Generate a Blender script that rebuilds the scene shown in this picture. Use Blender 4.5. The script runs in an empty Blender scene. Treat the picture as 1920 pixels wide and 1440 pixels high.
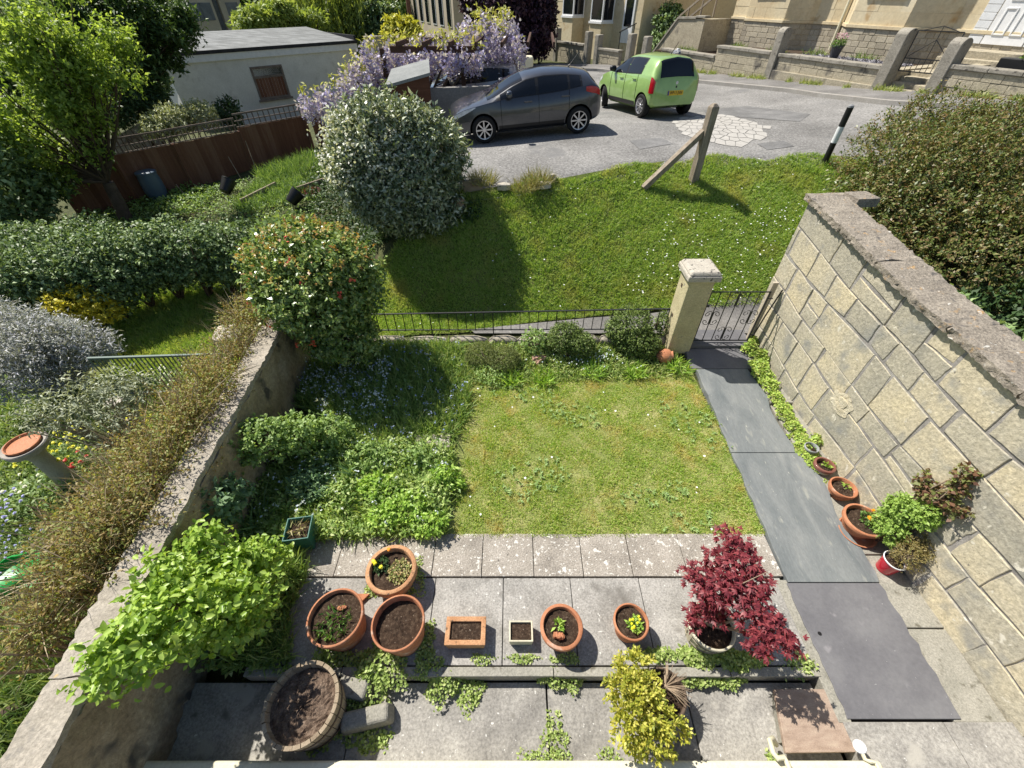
import bpy, math, random
import numpy as np
from mathutils import Vector, Matrix

# ---------------------------------------------------------------- camera, sky, sun, exposure
SC = bpy.context.scene
COL = SC.collection
FPX, PITCH, CAMH = 780.0, math.radians(43.5), 5.0
cam = bpy.data.objects.new("camera", bpy.data.cameras.new("camera"))
COL.objects.link(cam)
cam.location = (0, 0, CAMH)
cam.rotation_euler = (math.pi / 2 - PITCH, 0, 0)
cam.data.sensor_width = 36.0
cam.data.lens = 36.0 * FPX / 1920.0
cam.data.clip_start = 0.05
cam.data.clip_end = 3000
SC.camera = cam

SUN_EL = math.radians(54)
SUN_DIR = Vector((-.81 * math.cos(SUN_EL), .585 * math.cos(SUN_EL), math.sin(SUN_EL))).normalized()
wd = bpy.data.worlds.new("World"); SC.world = wd; wd.use_nodes = True
wn = wd.node_tree.nodes; wl = wd.node_tree.links
for n in list(wn): wn.remove(n)
wo = wn.new("ShaderNodeOutputWorld"); wb = wn.new("ShaderNodeBackground"); ws = wn.new("ShaderNodeTexSky")
ws.sky_type = 'NISHITA'; ws.sun_disc = False
ws.sun_elevation = SUN_EL
ws.sun_rotation = math.atan2(SUN_DIR.x, SUN_DIR.y)
wb.inputs[1].default_value = 0.078
wl.new(ws.outputs[0], wb.inputs[0]); wl.new(wb.outputs[0], wo.inputs[0])
sl = bpy.data.lights.new("sun", 'SUN'); sl.energy = 5.0; sl.angle = math.radians(.55); sl.color = (1, .95, .86)
so = bpy.data.objects.new("sun", sl); COL.objects.link(so); so.location = (-20, 14, 30)
so.rotation_euler = SUN_DIR.to_track_quat('Z', 'Y').to_euler()
SC.view_settings.view_transform = 'Standard'; SC.view_settings.look = 'None'
SC.view_settings.exposure = 0.55; SC.view_settings.gamma = 1.0
try: SC.view_settings.use_curve_mapping = False
except Exception: pass
SC.render.engine = 'CYCLES'
SC.cycles.max_bounces = 6; SC.cycles.transparent_max_bounces = 6
SC.cycles.use_denoising = True
SC.cycles.sample_clamp_indirect = 4

rng = np.random.default_rng(7)
R = random.Random(11)

# ---------------------------------------------------------------- terrain
def sst(x, a, b):
    t = np.clip((x - a) / (b - a), 0, 1); return t * t * (3 - 2 * t)
LX = [-6, -1, .9, 3.9, 6.9, 9, 14]
LY = [8.6, 9.0, 9.3, 10.35, 10.25, 9.9, 9.5]
def road_edge(x): return np.interp(x, LX, LY)
def road_z(x, y):
    return (np.interp(x, [-6, -1, 2, 8, 12, 18], [1.6, 2.05, 2.25, 2.40, 2.75, 3.1])
            - .05 * (np.clip(y, 12.5, 17) - 12.5) - .015 * np.clip(y - 17, 0, 20) - .05 * np.clip(y - 37, 0, 400))
def garden_z(y): return np.interp(y, [1.0, 2.5, 5.3, 6.0, 6.9], [0, .01, .2, .33, .38])
def T(x, y):
    x = np.asarray(x, float); y = np.asarray(y, float)
    ye = road_edge(x); zr = road_z(x, y)
    k = np.clip((y - 6.9) / (ye - 6.9), 0, 1)
    main = np.where(y < 6.9, garden_z(y), garden_z(y) * (1 - k) + zr * k)
    n = np.interp(y, [-5, 6, 9, 12, 16, 24, 60, 300], [0, .05, .3, .6, .8, .3, -3, -12])
    n = n - .05 * np.clip(-7 - x, 0, 10) - .06 * np.clip(-17 - x, 0, 60)
    a = np.interp(y, [6.5, 12, 15, 30], [-4.2, -4.6, -5.2, -7]); b = np.interp(y, [6.5, 12, 15, 30], [-1.2, -1.6, -3.0, -4.5])
    w = sst(x, a, b)
    return n * (1 - w) + main * w
def Tf(x, y): return float(T(x, y))
CT, ST = math.cos(PITCH), math.sin(PITCH)
def ray(px, py):
    a = (px - 960) / FPX; v = (py - 720) / FPX
    return a, CT - v * ST, -(ST + v * CT)
def at(px, py, z=None, up=0.0):
    """world point seen at a place of the photograph: on the plane z, or on the terrain raised by up"""
    d = ray(px, py)
    if z is not None:
        t = (z - CAMH) / d[2]; return Vector((d[0] * t, d[1] * t, z))
    t = 1.5
    while t < 120:
        if CAMH + d[2] * t <= Tf(d[0] * t, d[1] * t) + up: break
        t += .02 if t < 25 else .1
    return Vector((d[0] * t, d[1] * t, Tf(d[0] * t, d[1] * t) + up))
def aty(px, py, y):
    d = ray(px, py); t = y / d[1]
    return Vector((d[0] * t, y, CAMH + d[2] * t))

# ---------------------------------------------------------------- materials
def _nt(name):
    m = bpy.data.materials.new(name); m.use_nodes = True
    nt = m.node_tree
    for n in list(nt.nodes): nt.nodes.remove(n)
    return m, nt, nt.nodes, nt.links
def ramp(nodes, cols, interp='LINEAR'):
    r = nodes.new("ShaderNodeValToRGB"); e = r.color_ramp.elements
    pos = [c[1] if len(c) == 2 and hasattr(c[0], '__len__') else i / max(1, len(cols) - 1) for i, c in enumerate(cols)]
    cc = [c[0] if len(c) == 2 and hasattr(c[0], '__len__') else c for c in cols]
    while len(e) < len(cols): e.new(.5)
    for i in range(len(cols)):
        e[i].position = pos[i]; e[i].color = (*cc[i], 1)
    r.color_ramp.interpolation = interp
    return r
def noise(nodes, links, vec, scale, detail=5, rough=.6, dist=0):
    n = nodes.new("ShaderNodeTexNoise"); n.inputs['Scale'].default_value = scale
    n.inputs['Detail'].default_value = detail; n.inputs['Roughness'].default_value = rough
    n.inputs['Distortion'].default_value = dist
    links.new(vec, n.inputs['Vector']); return n.outputs['Fac']
def mathn(nodes, links, op, a, b):
    n = nodes.new("ShaderNodeMath"); n.operation = op
    for i, q in enumerate((a, b)):
        if isinstance(q, (int, float)): n.inputs[i].default_value = q
        else: links.new(q, n.inputs[i])
    return n.outputs[0]
def mixc(nodes, links, f, a, b, mode='MIX'):
    n = nodes.new("ShaderNodeMix"); n.data_type = 'RGBA'; n.blend_type = mode
    for s, q in ((n.inputs[0], f), (n.inputs[6], a), (n.inputs[7], b)):
        if isinstance(q, (int, float)): s.default_value = q
        elif isinstance(q, tuple): s.default_value = (*q, 1)
        else: links.new(q, s)
    return n.outputs[2]
def M(name, cols, scale=4, rough=.85, bump=.3, bscale=None, spots=(), metal=0.0, spec=.3, island=0.0, fine=.25, fscale=None,
      stretch=None, coat=0.0, dist=0.0, world=False, bdist=.01):
    m, nt, N, L = _nt(name)
    out = N.new("ShaderNodeOutputMaterial"); b = N.new("ShaderNodeBsdfPrincipled"); L.new(b.outputs[0], out.inputs[0])
    if world:
        vec = N.new("ShaderNodeNewGeometry").outputs['Position']
    else:
        vec = N.new("ShaderNodeTexCoord").outputs['Object']
    if stretch:
        mp = N.new("ShaderNodeMapping"); mp.inputs['Scale'].default_value = stretch; L.new(vec, mp.inputs[0]); vec = mp.outputs[0]
    f = noise(N, L, vec, scale, 6, .62, dist)
    mr = N.new("ShaderNodeMapRange"); mr.inputs[1].default_value = .28; mr.inputs[2].default_value = .72; L.new(f, mr.inputs[0]); f = mr.outputs[0]
    if island:
        ri = N.new("ShaderNodeNewGeometry").outputs['Random Per Island']
        f = mathn(N, L, 'ADD', mathn(N, L, 'MULTIPLY', f, 1 - island), mathn(N, L, 'MULTIPLY', ri, island))
    r = ramp(N, cols); L.new(f, r.inputs[0]); c = r.outputs[0]
    ff = noise(N, L, vec, fscale or scale * 14, 4, .7)
    if fine:
        fr = ramp(N, [(1 - fine,) * 3, (1 + fine * .6,) * 3]); fm = N.new("ShaderNodeMapRange")
        fm.inputs[1].default_value = .3; fm.inputs[2].default_value = .7; L.new(ff, fm.inputs[0]); L.new(fm.outputs[0], fr.inputs[0])
        c = mixc(N, L, 1.0, c, fr.outputs[0], 'MULTIPLY')
    for (sc, ss, th, soft) in spots:
        sf = noise(N, L, vec, ss, 3, .55); sm = N.new("ShaderNodeMapRange")
        sm.inputs[1].default_value = th; sm.inputs[2].default_value = th + soft; L.new(sf, sm.inputs[0])
        c = mixc(N, L, sm.outputs[0], c, sc)
    L.new(c, b.inputs['Base Color'])
    b.inputs['Roughness'].default_value = rough; b.inputs['Metallic'].default_value = metal
    b.inputs['Specular IOR Level'].default_value = spec; b.inputs['Coat Weight'].default_value = coat
    if bump:
        bf = noise(N, L, vec, bscale or scale * 8, 5, .7)
        bp = N.new("ShaderNodeBump"); bp.inputs['Strength'].default_value = bump; bp.inputs['Distance'].default_value = bdist
        L.new(bf, bp.inputs['Height']); L.new(bp.outputs[0], b.inputs['Normal'])
    return m
LEAF_GAIN = 1.25
def leafM(name, cols, trans=.3, rough=.5, spec=.35, patch=None, pscale=1.5, interp='LINEAR'):
    m, nt, N, L = _nt(name)
    gain = lambda c: tuple(min(.9, q * LEAF_GAIN) for q in c)
    cols = [gain(c) for c in cols]; patch = (gain(patch[0]),) + tuple(patch[1:]) if patch else None
    out = N.new("ShaderNodeOutputMaterial"); b = N.new("ShaderNodeBsdfPrincipled")
    ri = N.new("ShaderNodeNewGeometry").outputs['Random Per Island']
    r = ramp(N, cols, interp); L.new(ri, r.inputs[0]); c = r.outputs[0]
    if patch:
        pos = N.new("ShaderNodeNewGeometry").outputs['Position']
        f = noise(N, L, pos, pscale, 4, .6); mr = N.new("ShaderNodeMapRange")
        mr.inputs[1].default_value = patch[1]; mr.inputs[2].default_value = patch[2]; L.new(f, mr.inputs[0])
        c = mixc(N, L, mr.outputs[0], c, patch[0])
    L.new(c, b.inputs['Base Color']); b.inputs['Roughness'].default_value = rough; b.inputs['Specular IOR Level'].default_value = spec
    t = N.new("ShaderNodeBsdfTranslucent")
    tc = mixc(N, L, 1.0, c, (1.25, 1.2, .55), 'MULTIPLY'); L.new(tc, t.inputs[0])
    mx = N.new("ShaderNodeMixShader"); mx.inputs[0].default_value = trans
    L.new(b.outputs[0], mx.inputs[1]); L.new(t.outputs[0], mx.inputs[2]); L.new(mx.outputs[0], out.inputs[0])
    return m
def plain(name, col, rough=.5, metal=0.0, spec=.4, coat=0.0):
    return M(name, [tuple(c * .9 for c in col), tuple(min(1, c * 1.08) for c in col)], 6, rough, .05, 60, metal=metal, spec=spec, fine=.08, coat=coat)
def glassM(name, col=(.008, .01, .014), rough=.04):
    m, nt, N, L = _nt(name)
    out = N.new("ShaderNodeOutputMaterial"); b = N.new("ShaderNodeBsdfPrincipled"); L.new(b.outputs[0], out.inputs[0])
    b.inputs['Base Color'].default_value = (*col, 1); b.inputs['Roughness'].default_value = rough; b.inputs['Specular IOR Level'].default_value = .45
    return m

# ---------------------------------------------------------------- objects
def tag(o, label=None, cat=None, group=None, kind=None):
    if label: o['label'] = label
    if cat: o['category'] = cat
    if group: o['group'] = group
    if kind: o['kind'] = kind
    return o
def thing(name, label, cat, loc=(0, 0, 0), rz=0.0, group=None, kind=None):
    o = bpy.data.objects.new(name, None); COL.objects.link(o); o.empty_display_size = .1
    o.location = loc; o.rotation_euler = (0, 0, rz)
    return tag(o, label, cat, group, kind or ('thing' if label else None))
def link(name, me, mats, parent=None):
    o = bpy.data.objects.new(name, me); COL.objects.link(o)
    for m in (mats if isinstance(mats, (list, tuple)) else [mats]): me.materials.append(m)
    if parent: o.parent = parent
    return o
class MB:
    def __init__(s): s.v = []; s.f = []; s.mi = []
    def add(s, v, f, mi=0):
        o = len(s.v); s.v.extend([tuple(map(float, p)) for p in v]); s.f.extend([tuple(i + o for i in q) for q in f]); s.mi.extend([mi] * len(f)); return s
    def box(s, c, d, rz=0.0, mi=0, taper=1.0, rx=0.0, ry=0.0):
        x, y, z = d[0] / 2, d[1] / 2, d[2] / 2
        m = Matrix.Translation(c) @ Matrix.Rotation(rz, 4, 'Z') @ Matrix.Rotation(ry, 4, 'Y') @ Matrix.Rotation(rx, 4, 'X')
        p = [(-x, -y, -z), (x, -y, -z), (x, y, -z), (-x, y, -z), (-x * taper, -y * taper, z), (x * taper, -y * taper, z), (x * taper, y * taper, z), (-x * taper, y * taper, z)]
        return s.add([m @ Vector(q) for q in p], [(0, 3, 2, 1), (4, 5, 6, 7), (0, 1, 5, 4), (1, 2, 6, 5), (2, 3, 7, 6), (3, 0, 4, 7)], mi)
    def bar(s, a, b, w, h, mi=0, up=(0, 0, 1)):
        a = Vector(a); b = Vector(b); d = (b - a).normalized(); u = Vector(up)
        if abs(d.dot(u)) > .98: u = Vector((0, 1, 0))
        sd = d.cross(u).normalized() * (w / 2); uu = sd.cross(d).normalized() * (h / 2)
        p = [a - sd - uu, a + sd - uu, a + sd + uu, a - sd + uu, b - sd - uu, b + sd - uu, b + sd + uu, b - sd + uu]
        return s.add(p, [(0, 1, 2, 3), (7, 6, 5, 4), (0, 4, 5, 1), (1, 5, 6, 2), (2, 6, 7, 3), (3, 7, 4, 0)], mi)
    def tube(s, pts, r, seg=8, mi=0, cap=True):
        pts = [Vector(p) for p in pts]; n = len(pts); rs = r if hasattr(r, '__len__') else [r] * n
        vs = []; ref = Vector((.31, .47, .83))
        for i, p in enumerate(pts):
            d = (pts[min(i + 1, n - 1)] - pts[max(i - 1, 0)]).normalized()
            u = d.cross(ref)
            if u.length < .05: u = d.cross(Vector((1, 0, 0)))
            u.normalize(); w = d.cross(u)
            for k in range(seg):
                a = 2 * math.pi * k / seg; vs.append(p + (u * math.cos(a) + w * math.sin(a)) * rs[i])
        fs = [(i * seg + k, i * seg + (k + 1) % seg, (i + 1) * seg + (k + 1) % seg, (i + 1) * seg + k) for i in range(n - 1) for k in range(seg)]
        if cap: fs += [tuple(range(seg - 1, -1, -1)), tuple((n - 1) * seg + k for k in range(seg))]
        return s.add(vs, fs, mi)
    def lathe(s, prof, seg=32, c=(0, 0, 0), mi=0, sx=1, sy=1, cap0=False, cap1=False, wob=0, seed=1, M=None):
        rr = random.Random(seed); ph = rr.random() * 6; vs = []
        for (r, z) in prof:
            for k in range(seg):
                a = 2 * math.pi * k / seg; q = r * (1 + wob * math.sin(2 * a + ph) + wob * .6 * math.sin(5 * a + ph * 2))
                p = Vector((q * math.cos(a) * sx, q * math.sin(a) * sy, z))
                if M is not None: p = M @ p
                vs.append((p.x + c[0], p.y + c[1], p.z + c[2]))
        n = len(prof)
        fs = [(i * seg + k, i * seg + (k + 1) % seg, (i + 1) * seg + (k + 1) % seg, (i + 1) * seg + k) for i in range(n - 1) for k in range(seg)]
        if cap0: fs.append(tuple(range(seg - 1, -1, -1)))
        if cap1: fs.append(tuple((n - 1) * seg + k for k in range(seg)))
        return s.add(vs, fs, mi)
    def prism(s, poly, z0, z1, mi=0):
        n = len(poly); f0 = z0 if callable(z0) else (lambda x, y: z0); f1 = z1 if callable(z1) else (lambda x, y: z1)
        v = [(p[0], p[1], f0(p[0], p[1])) for p in poly] + [(p[0], p[1], f1(p[0], p[1])) for p in poly]
        return s.add(v, [tuple(range(n - 1, -1, -1)), tuple(range(n, 2 * n))] + [(i, (i + 1) % n, n + (i + 1) % n, n + i) for i in range(n)], mi)
    def rock(s, c, d, seed=0, mi=0, n=10, rough=.18, rz=0.0):
        rr = np.random.default_rng(seed); ph = rr.random((4, 3)) * 6; vs = []; fs = []
        for i in range(n + 1):
            for j in range(2 * n):
                th = math.pi * i / n; a = math.pi * j / n
                p = np.array([math.sin(th) * math.cos(a), math.sin(th) * math.sin(a), math.cos(th)])
                q = np.sign(p) * np.abs(p) ** .7
                k = 1 + rough * sum(math.sin(2.3 * (u + 1) * p[u % 3] + ph[u % 4][u % 3]) for u in range(4)) / 2
                q = q * k * np.array(d) / 2
                vs.append((c[0] + q[0] * math.cos(rz) - q[1] * math.sin(rz), c[1] + q[0] * math.sin(rz) + q[1] * math.cos(rz), c[2] + q[2]))
        for i in range(n):
            for j in range(2 * n):
                k = (j + 1) % (2 * n); fs.append((i * 2 * n + j, (i + 1) * 2 * n + j, (i + 1) * 2 * n + k, i * 2 * n + k))
        return s.add(vs, fs, mi)
    def build(s, name, mats, parent=None, smooth=False, bevel=0.0, world=False, seg=2, angle=None):
        v = s.v
        if world and parent is not None:
            iv = (Matrix.Translation(parent.location) @ Matrix.Rotation(parent.rotation_euler.z, 4, 'Z')).inverted()
            v = [tuple(iv @ Vector(p)) for p in v]
        me = bpy.data.meshes.new(name); me.from_pydata(v, [], s.f); me.validate()
        if len(set(s.mi)) > 1 and len(me.polygons) == len(s.mi): me.polygons.foreach_set("material_index", s.mi)
        if smooth:
            me.polygons.foreach_set("use_smooth", [True] * len(me.polygons))
            try: me.set_sharp_from_angle(angle=angle or math.radians(40))
            except Exception: pass
        me.update(); o = link(name, me, mats, parent)
        if bevel:
            b = o.modifiers.new("bevel", 'BEVEL'); b.width = bevel; b.segments = seg; b.limit_method = 'ANGLE'; b.angle_limit = math.radians(35)
        return o

# ---------------------------------------------------------------- foliage in numpy
def unit(a): return a / np.maximum(np.linalg.norm(a, axis=-1, keepdims=True), 1e-9)
def rdir(n): return unit(rng.normal(size=(n, 3)))
class LV:
    """leaf cloud: quads / fans collected as arrays"""
    def __init__(s): s.V = []; s.F = []; s.n = 0
    def kites(s, P, D, Nn, L, W, fold=.2, curl=.15, mid=.45):
        P = np.asarray(P, float); n = len(P); D = unit(D); S = unit(np.cross(D, Nn)); U = np.cross(S, D)
        L = np.broadcast_to(np.asarray(L, float).reshape(-1, 1), (n, 1)); W = np.broadcast_to(np.asarray(W, float).reshape(-1, 1), (n, 1))
        v = np.empty((n, 4, 3)); m = P + D * L * mid + U * fold * W
        v[:, 0] = P; v[:, 1] = m + S * W / 2; v[:, 2] = P + D * L - U * curl * L; v[:, 3] = m - S * W / 2
        s._q(v); return s
    def ovals(s, P, D, Nn, L, W, fold=.15, curl=.2):
        P = np.asarray(P, float); n = len(P); D = unit(D); S = unit(np.cross(D, Nn)); U = np.cross(S, D)
        L = np.broadcast_to(np.asarray(L, float).reshape(-1, 1), (n, 1)); W = np.broadcast_to(np.asarray(W, float).reshape(-1, 1), (n, 1))
        v = np.empty((n, 6, 3))
        v[:, 0] = P; v[:, 3] = P + D * L - U * curl * L
        a = P + D * L * .3 + U * fold * W; b = P + D * L * .68 + U * (fold * W - curl * L * .4)
        v[:, 1] = a + S * W * .46; v[:, 5] = a - S * W * .46; v[:, 2] = b + S * W * .42; v[:, 4] = b - S * W * .42
        base = np.arange(n)[:, None] * 6 + s.n
        s.V.append(v.reshape(-1, 3)); s.F.append((base + np.array([0, 1, 2, 3])).reshape(-1, 4)); s.F.append((base + np.array([0, 3, 4, 5])).reshape(-1, 4)); s.n += n * 6; return s
    def blades(s, P, D, L, W, bend=.3):
        P = np.asarray(P, float); n = len(P); D = unit(D); h = rdir(n); h[:, 2] = 0; h = unit(h)
        L = np.broadcast_to(np.asarray(L, float).reshape(-1, 1), (n, 1)); W = np.broadcast_to(np.asarray(W, float).reshape(-1, 1), (n, 1))
        S = unit(np.cross(D, h)); B = unit(np.cross(S, D))
        v = np.empty((n, 5, 3)); m = P + D * L * .55 + B * L * bend * .3
        v[:, 0] = P - S * W / 2; v[:, 1] = P + S * W / 2; v[:, 2] = m + S * W * .4; v[:, 4] = m - S * W * .4
        v[:, 3] = P + D * L * .92 + B * L * bend
        base = np.arange(n)[:, None] * 5 + s.n; s.V.append(v.reshape(-1, 3))
        s.F.append((base + np.array([0, 1, 2, 4])).reshape(-1, 4)); s.F.append((base + np.array([4, 2, 3, 3])).reshape(-1, 4)); s.n += n * 5; return s
    def discs(s, P, Nn, r, k=6):
        P = np.asarray(P, float); n = len(P); Nn = unit(Nn); A = unit(np.cross(Nn, rdir(n))); B = np.cross(Nn, A)
        r = np.broadcast_to(np.asarray(r, float).reshape(-1, 1), (n, 1)); v = np.empty((n, 6, 3))
        for i in range(6):
            q = math.pi / 3 * i; v[:, i] = P + (A * math.cos(q) + B * math.sin(q)) * r * (1 if i % 2 else .8)
        base = np.arange(n)[:, None] * 6 + s.n; s.V.append(v.reshape(-1, 3))
        s.F.append((base + np.array([0, 1, 2, 3])).reshape(-1, 4)); s.F.append((base + np.array([0, 3, 4, 5])).reshape(-1, 4)); s.n += n * 6; return s
    def _q(s, v):
        n = len(v); s.V.append(v.reshape(-1, 3)); s.F.append((np.arange(n * 4) + s.n).reshape(-1, 4)); s.n += n * 4
    def build(s, name, mat, parent=None, world=True):
        V = np.concatenate(s.V); F = np.concatenate(s.F)
        if world and parent is not None:
            V = V - np.array(parent.location)
            a = parent.rotation_euler.z
            if a: V = np.stack([V[:, 0] * math.cos(a) + V[:, 1] * math.sin(a), -V[:, 0] * math.sin(a) + V[:, 1] * math.cos(a), V[:, 2]], 1)
        tri = F[:, 2] == F[:, 3]
        cnt = np.where(tri, 3, 4); loops = F.ravel()
        if tri.any():
            mask = np.ones(F.shape, bool); mask[tri, 3] = False; loops = F[mask]
        me = bpy.data.meshes.new(name); me.vertices.add(len(V)); me.vertices.foreach_set("co", V.astype(np.float32).ravel())
        me.loops.add(len(loops)); me.loops.foreach_set("vertex_index", loops.astype(np.int32))
        me.polygons.add(len(F)); st = np.concatenate([[0], np.cumsum(cnt)[:-1]])
        me.polygons.foreach_set("loop_start", st.astype(np.int32)); me.polygons.foreach_set("loop_total", cnt.astype(np.int32))
        me.update(); me.validate(); return link(name, me, mat, parent)
def canopy(c, r, n, r0, r1, flat=.6):
    """many small leafy clumps spread through an ellipsoid crown"""
    out = []
    for i in range(n):
        d = rdir(1)[0]; q = rng.random() ** .45; p = np.array(c) + d * np.array(r) * q; s = rng.uniform(r0, r1); out.append((tuple(p), (s, s, s * flat)))
    return out
def lumps(k=9):
    d = rdir(k); a = rng.uniform(.05, .22, k); w = rng.uniform(2.5, 7, k)
    return d, a, w
def lump(D, lp):
    d, a, w = lp; out = np.ones(len(D))
    for i in range(len(d)): out += a[i] * (np.exp((D @ d[i] - 1) * w[i]) - .25)
    return out
def blob_points(c, r, n, shell=.35, lp=None, low=-1.0):
    """points in the outer shell of a lumpy ellipsoid and their outward directions"""
    D = rdir(int(n * 1.6) + 8); D = D[D[:, 2] > low][:n]
    if lp is None: lp = lumps()
    k = lump(D, lp) * (1 - shell * rng.random(len(D)) ** 1.4) * (1 + np.where(rng.random(len(D)) > .93, .16 * rng.random(len(D)), 0))
    r = np.array(r); return np.array(c) + D * r * k[:, None], unit(D / r)
def sprigs(lv, C, O, per, twig, L, W, up=.3, spread=.9, kind='kite', fold=.2, curl=.15, jl=.5):
    n = len(C); C = np.repeat(C, per, 0); O = np.repeat(unit(O + .45 * rdir(n) + np.array([0, 0, up])), per, 0); m = len(C)
    t = rng.random((m, 1)); P = C + O * twig * (t - .3) + rdir(m) * twig * .12
    D = unit(O * (1 - spread * .6) + rdir(m) * spread); Nn = unit(O * .6 + rdir(m) * .55 + np.array([0, 0, .55]))
    Ls = L * (1 + jl * (rng.random(m) * 2 - 1)); Ws = W * Ls / L
    if kind == 'kite': lv.kites(P, D, Nn, Ls, Ws, fold, curl)
    elif kind == 'oval': lv.ovals(P, D, Nn, Ls, Ws, fold, curl)
    else: lv.blades(P, D, Ls, Ws)
    return lv
def bush(lv, blobs, dens, per, twig, L, W, **k):
    """blobs: (centre, radii); dens: sprigs per square metre of crown surface"""
    low = k.pop('low', -.75); shell = k.pop('shell', .4)
    for c, r in blobs:
        r = np.array(r, float); p = 1.6; ar = 4 * math.pi * (((r[0] * r[1]) ** p + (r[0] * r[2]) ** p + (r[1] * r[2]) ** p) / 3) ** (1 / p)
        C, O = blob_points(c, r, int(dens * ar), shell, None, low); sprigs(lv, C, O, per, twig, L, W, **k)
    return lv
def branches(mb, base, tips, r0, r1, seg=6, sag=.15, seed=3):
    rr = random.Random(seed); b = Vector(base)
    for t in tips:
        t = Vector(t); m = b.lerp(t, .5) + Vector((rr.uniform(-1, 1), rr.uniform(-1, 1), rr.uniform(-.2, 1))) * (t - b).length * sag
        pts = [b.lerp(m, q) * (1 - q) + m.lerp(t, q) * q for q in (0, .2, .4, .6, .8, 1)]
        mb.tube(pts, [r0 + (r1 - r0) * q for q in (0, .2, .4, .6, .8, 1)], seg)
    return mb
def in_poly(x, y, poly):
    c = np.zeros(len(x), bool); n = len(poly)
    for i in range(n):
        x0, y0 = poly[i][0], poly[i][1]; x1, y1 = poly[(i + 1) % n][0], poly[(i + 1) % n][1]
        if y0 == y1: continue
        h = ((y0 > y) != (y1 > y)) & (x < (x1 - x0) * (y - y0) / (y1 - y0) + x0); c ^= h
    return c
def scatter(poly, n, f=None):
    xs = [p[0] for p in poly]; ys = [p[1] for p in poly]; out = []
    X = rng.uniform(min(xs), max(xs), n * 4); Y = rng.uniform(min(ys), max(ys), n * 4)
    k = in_poly(X, Y, poly); X = X[k][:n]; Y = Y[k][:n]
    return np.stack([X, Y, T(X, Y) if f is None else f(X, Y)], 1)
def strip(name, A, B, n, m, dz, mat, parent=None, f=None, jit=0.0, kind='structure', skirt=0.0):
    """a sheet between two polylines that follows the terrain"""
    def res(P, n):
        P = np.array([[p[0], p[1]] for p in P], float); s = np.concatenate([[0], np.cumsum(np.linalg.norm(np.diff(P, axis=0), axis=1))])
        t = np.linspace(0, s[-1], n + 1); return np.stack([np.interp(t, s, P[:, 0]), np.interp(t, s, P[:, 1])], 1)
    a = res(A, n); b = res(B, n)
    if jit: a = a + rng.normal(size=a.shape) * jit; b = b + rng.normal(size=b.shape) * jit
    mb = MB(); V = []
    for j in range(m + 1):
        q = a + (b - a) * (j / m); z = (T(q[:, 0], q[:, 1]) if f is None else f(q[:, 0], q[:, 1])) + dz
        V += [(q[i, 0], q[i, 1], z[i]) for i in range(n + 1)]
    F = [(j * (n + 1) + i, j * (n + 1) + i + 1, (j + 1) * (n + 1) + i + 1, (j + 1) * (n + 1) + i) for j in range(m) for i in range(n)]
    e1 = Vector(V[1]) - Vector(V[0]); e2 = Vector(V[n + 1]) - Vector(V[0])
    if e1.cross(e2).z < 0: F = [tuple(reversed(q)) for q in F]
    if skirt:
        edge = [j * (n + 1) for j in range(m + 1)]; edges = [list(range(n + 1)), [m * (n + 1) + i for i in range(n + 1)], edge, [e + n for e in edge]]
        for ed in edges:
            o = len(V); V += [(V[i][0], V[i][1], V[i][2] - skirt) for i in ed]
            F += [(ed[i], ed[i + 1], o + i + 1, o + i) for i in range(len(ed) - 1)]
    mb.add(V, F); o = mb.build(name, mat, parent, smooth=True, world=parent is not None)
    if parent is None: tag(o, kind=kind)
    return o
# ================================================================ materials of the place
mSoil = M("soil", [(.035, .022, .014), (.075, .05, .032), (.12, .085, .058)], 9, .95, .9, 40, fine=.5, bdist=.03)
mPot_soil = M("potting_soil", [(.022, .013, .008), (.06, .036, .022), (.13, .09, .06)], 30, .95, 1.0, 70, fine=.6, bdist=.02, spots=[((.3, .25, .19), 60, .68, .03)])
mTurf = M("turf", [(.1, .15, .025), (.16, .2, .04), (.26, .25, .09)], 2.2, .95, .9, 60, fine=.5, world=True, bdist=.02)
mTurfdry = M("dry_turf", [(.17, .23, .05), (.28, .3, .1), (.44, .39, .18)], 2.4, .95, .9, 60, fine=.5, world=True, bdist=.02)
mRoad = M("asphalt", [(.165, .16, .152), (.24, .233, .222), (.325, .315, .3)], .55, .92, 1.0, 40, fine=.6, fscale=20, world=True, spots=[((.36, .35, .34), 22, .62, .06), ((.17, .168, .165), .8, .62, .1), ((.12, .118, .115), 40, .66, .05)])
mRepair = M("tarmac_repair", [(.13, .128, .125), (.18, .178, .175), (.24, .235, .23)], 2, .9, .6, 60, fine=.35, fscale=40, world=True)
mPave = M("footway_asphalt", [(.13, .125, .12), (.2, .19, .18), (.27, .26, .25)], .9, .92, .7, 60, fine=.35, fscale=30, world=True, spots=[((.32, .31, .29), 7, .66, .1)])
mKerb = M("kerb_stone", [(.28, .26, .23), (.38, .36, .33)], 3, .9, .4, 40, fine=.3)
mCrack = M("pale_concrete", [(.35, .335, .31), (.46, .44, .405)], 3, .9, .3, 40, fine=.2)
mSlab1 = M("pebble_slab", [(.24, .215, .185), (.35, .315, .27), (.44, .4, .35)], 3, .92, .9, 55, fine=.55, fscale=65, world=True, spots=[((.62, .6, .55), 26, .62, .03), ((.62, .6, .55), 9, .63, .03), ((.1, .09, .08), 14, .68, .06)])
mSlab2 = M("concrete_slab", [(.24, .23, .21), (.33, .315, .29), (.43, .41, .38)], 2.2, .92, .6, 60, fine=.42, fscale=48, world=True, spots=[((.58, .57, .53), 16, .67, .02), ((.5, .49, .46), 45, .68, .03), ((.15, .14, .125), 2.6, .55, .16)])
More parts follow.
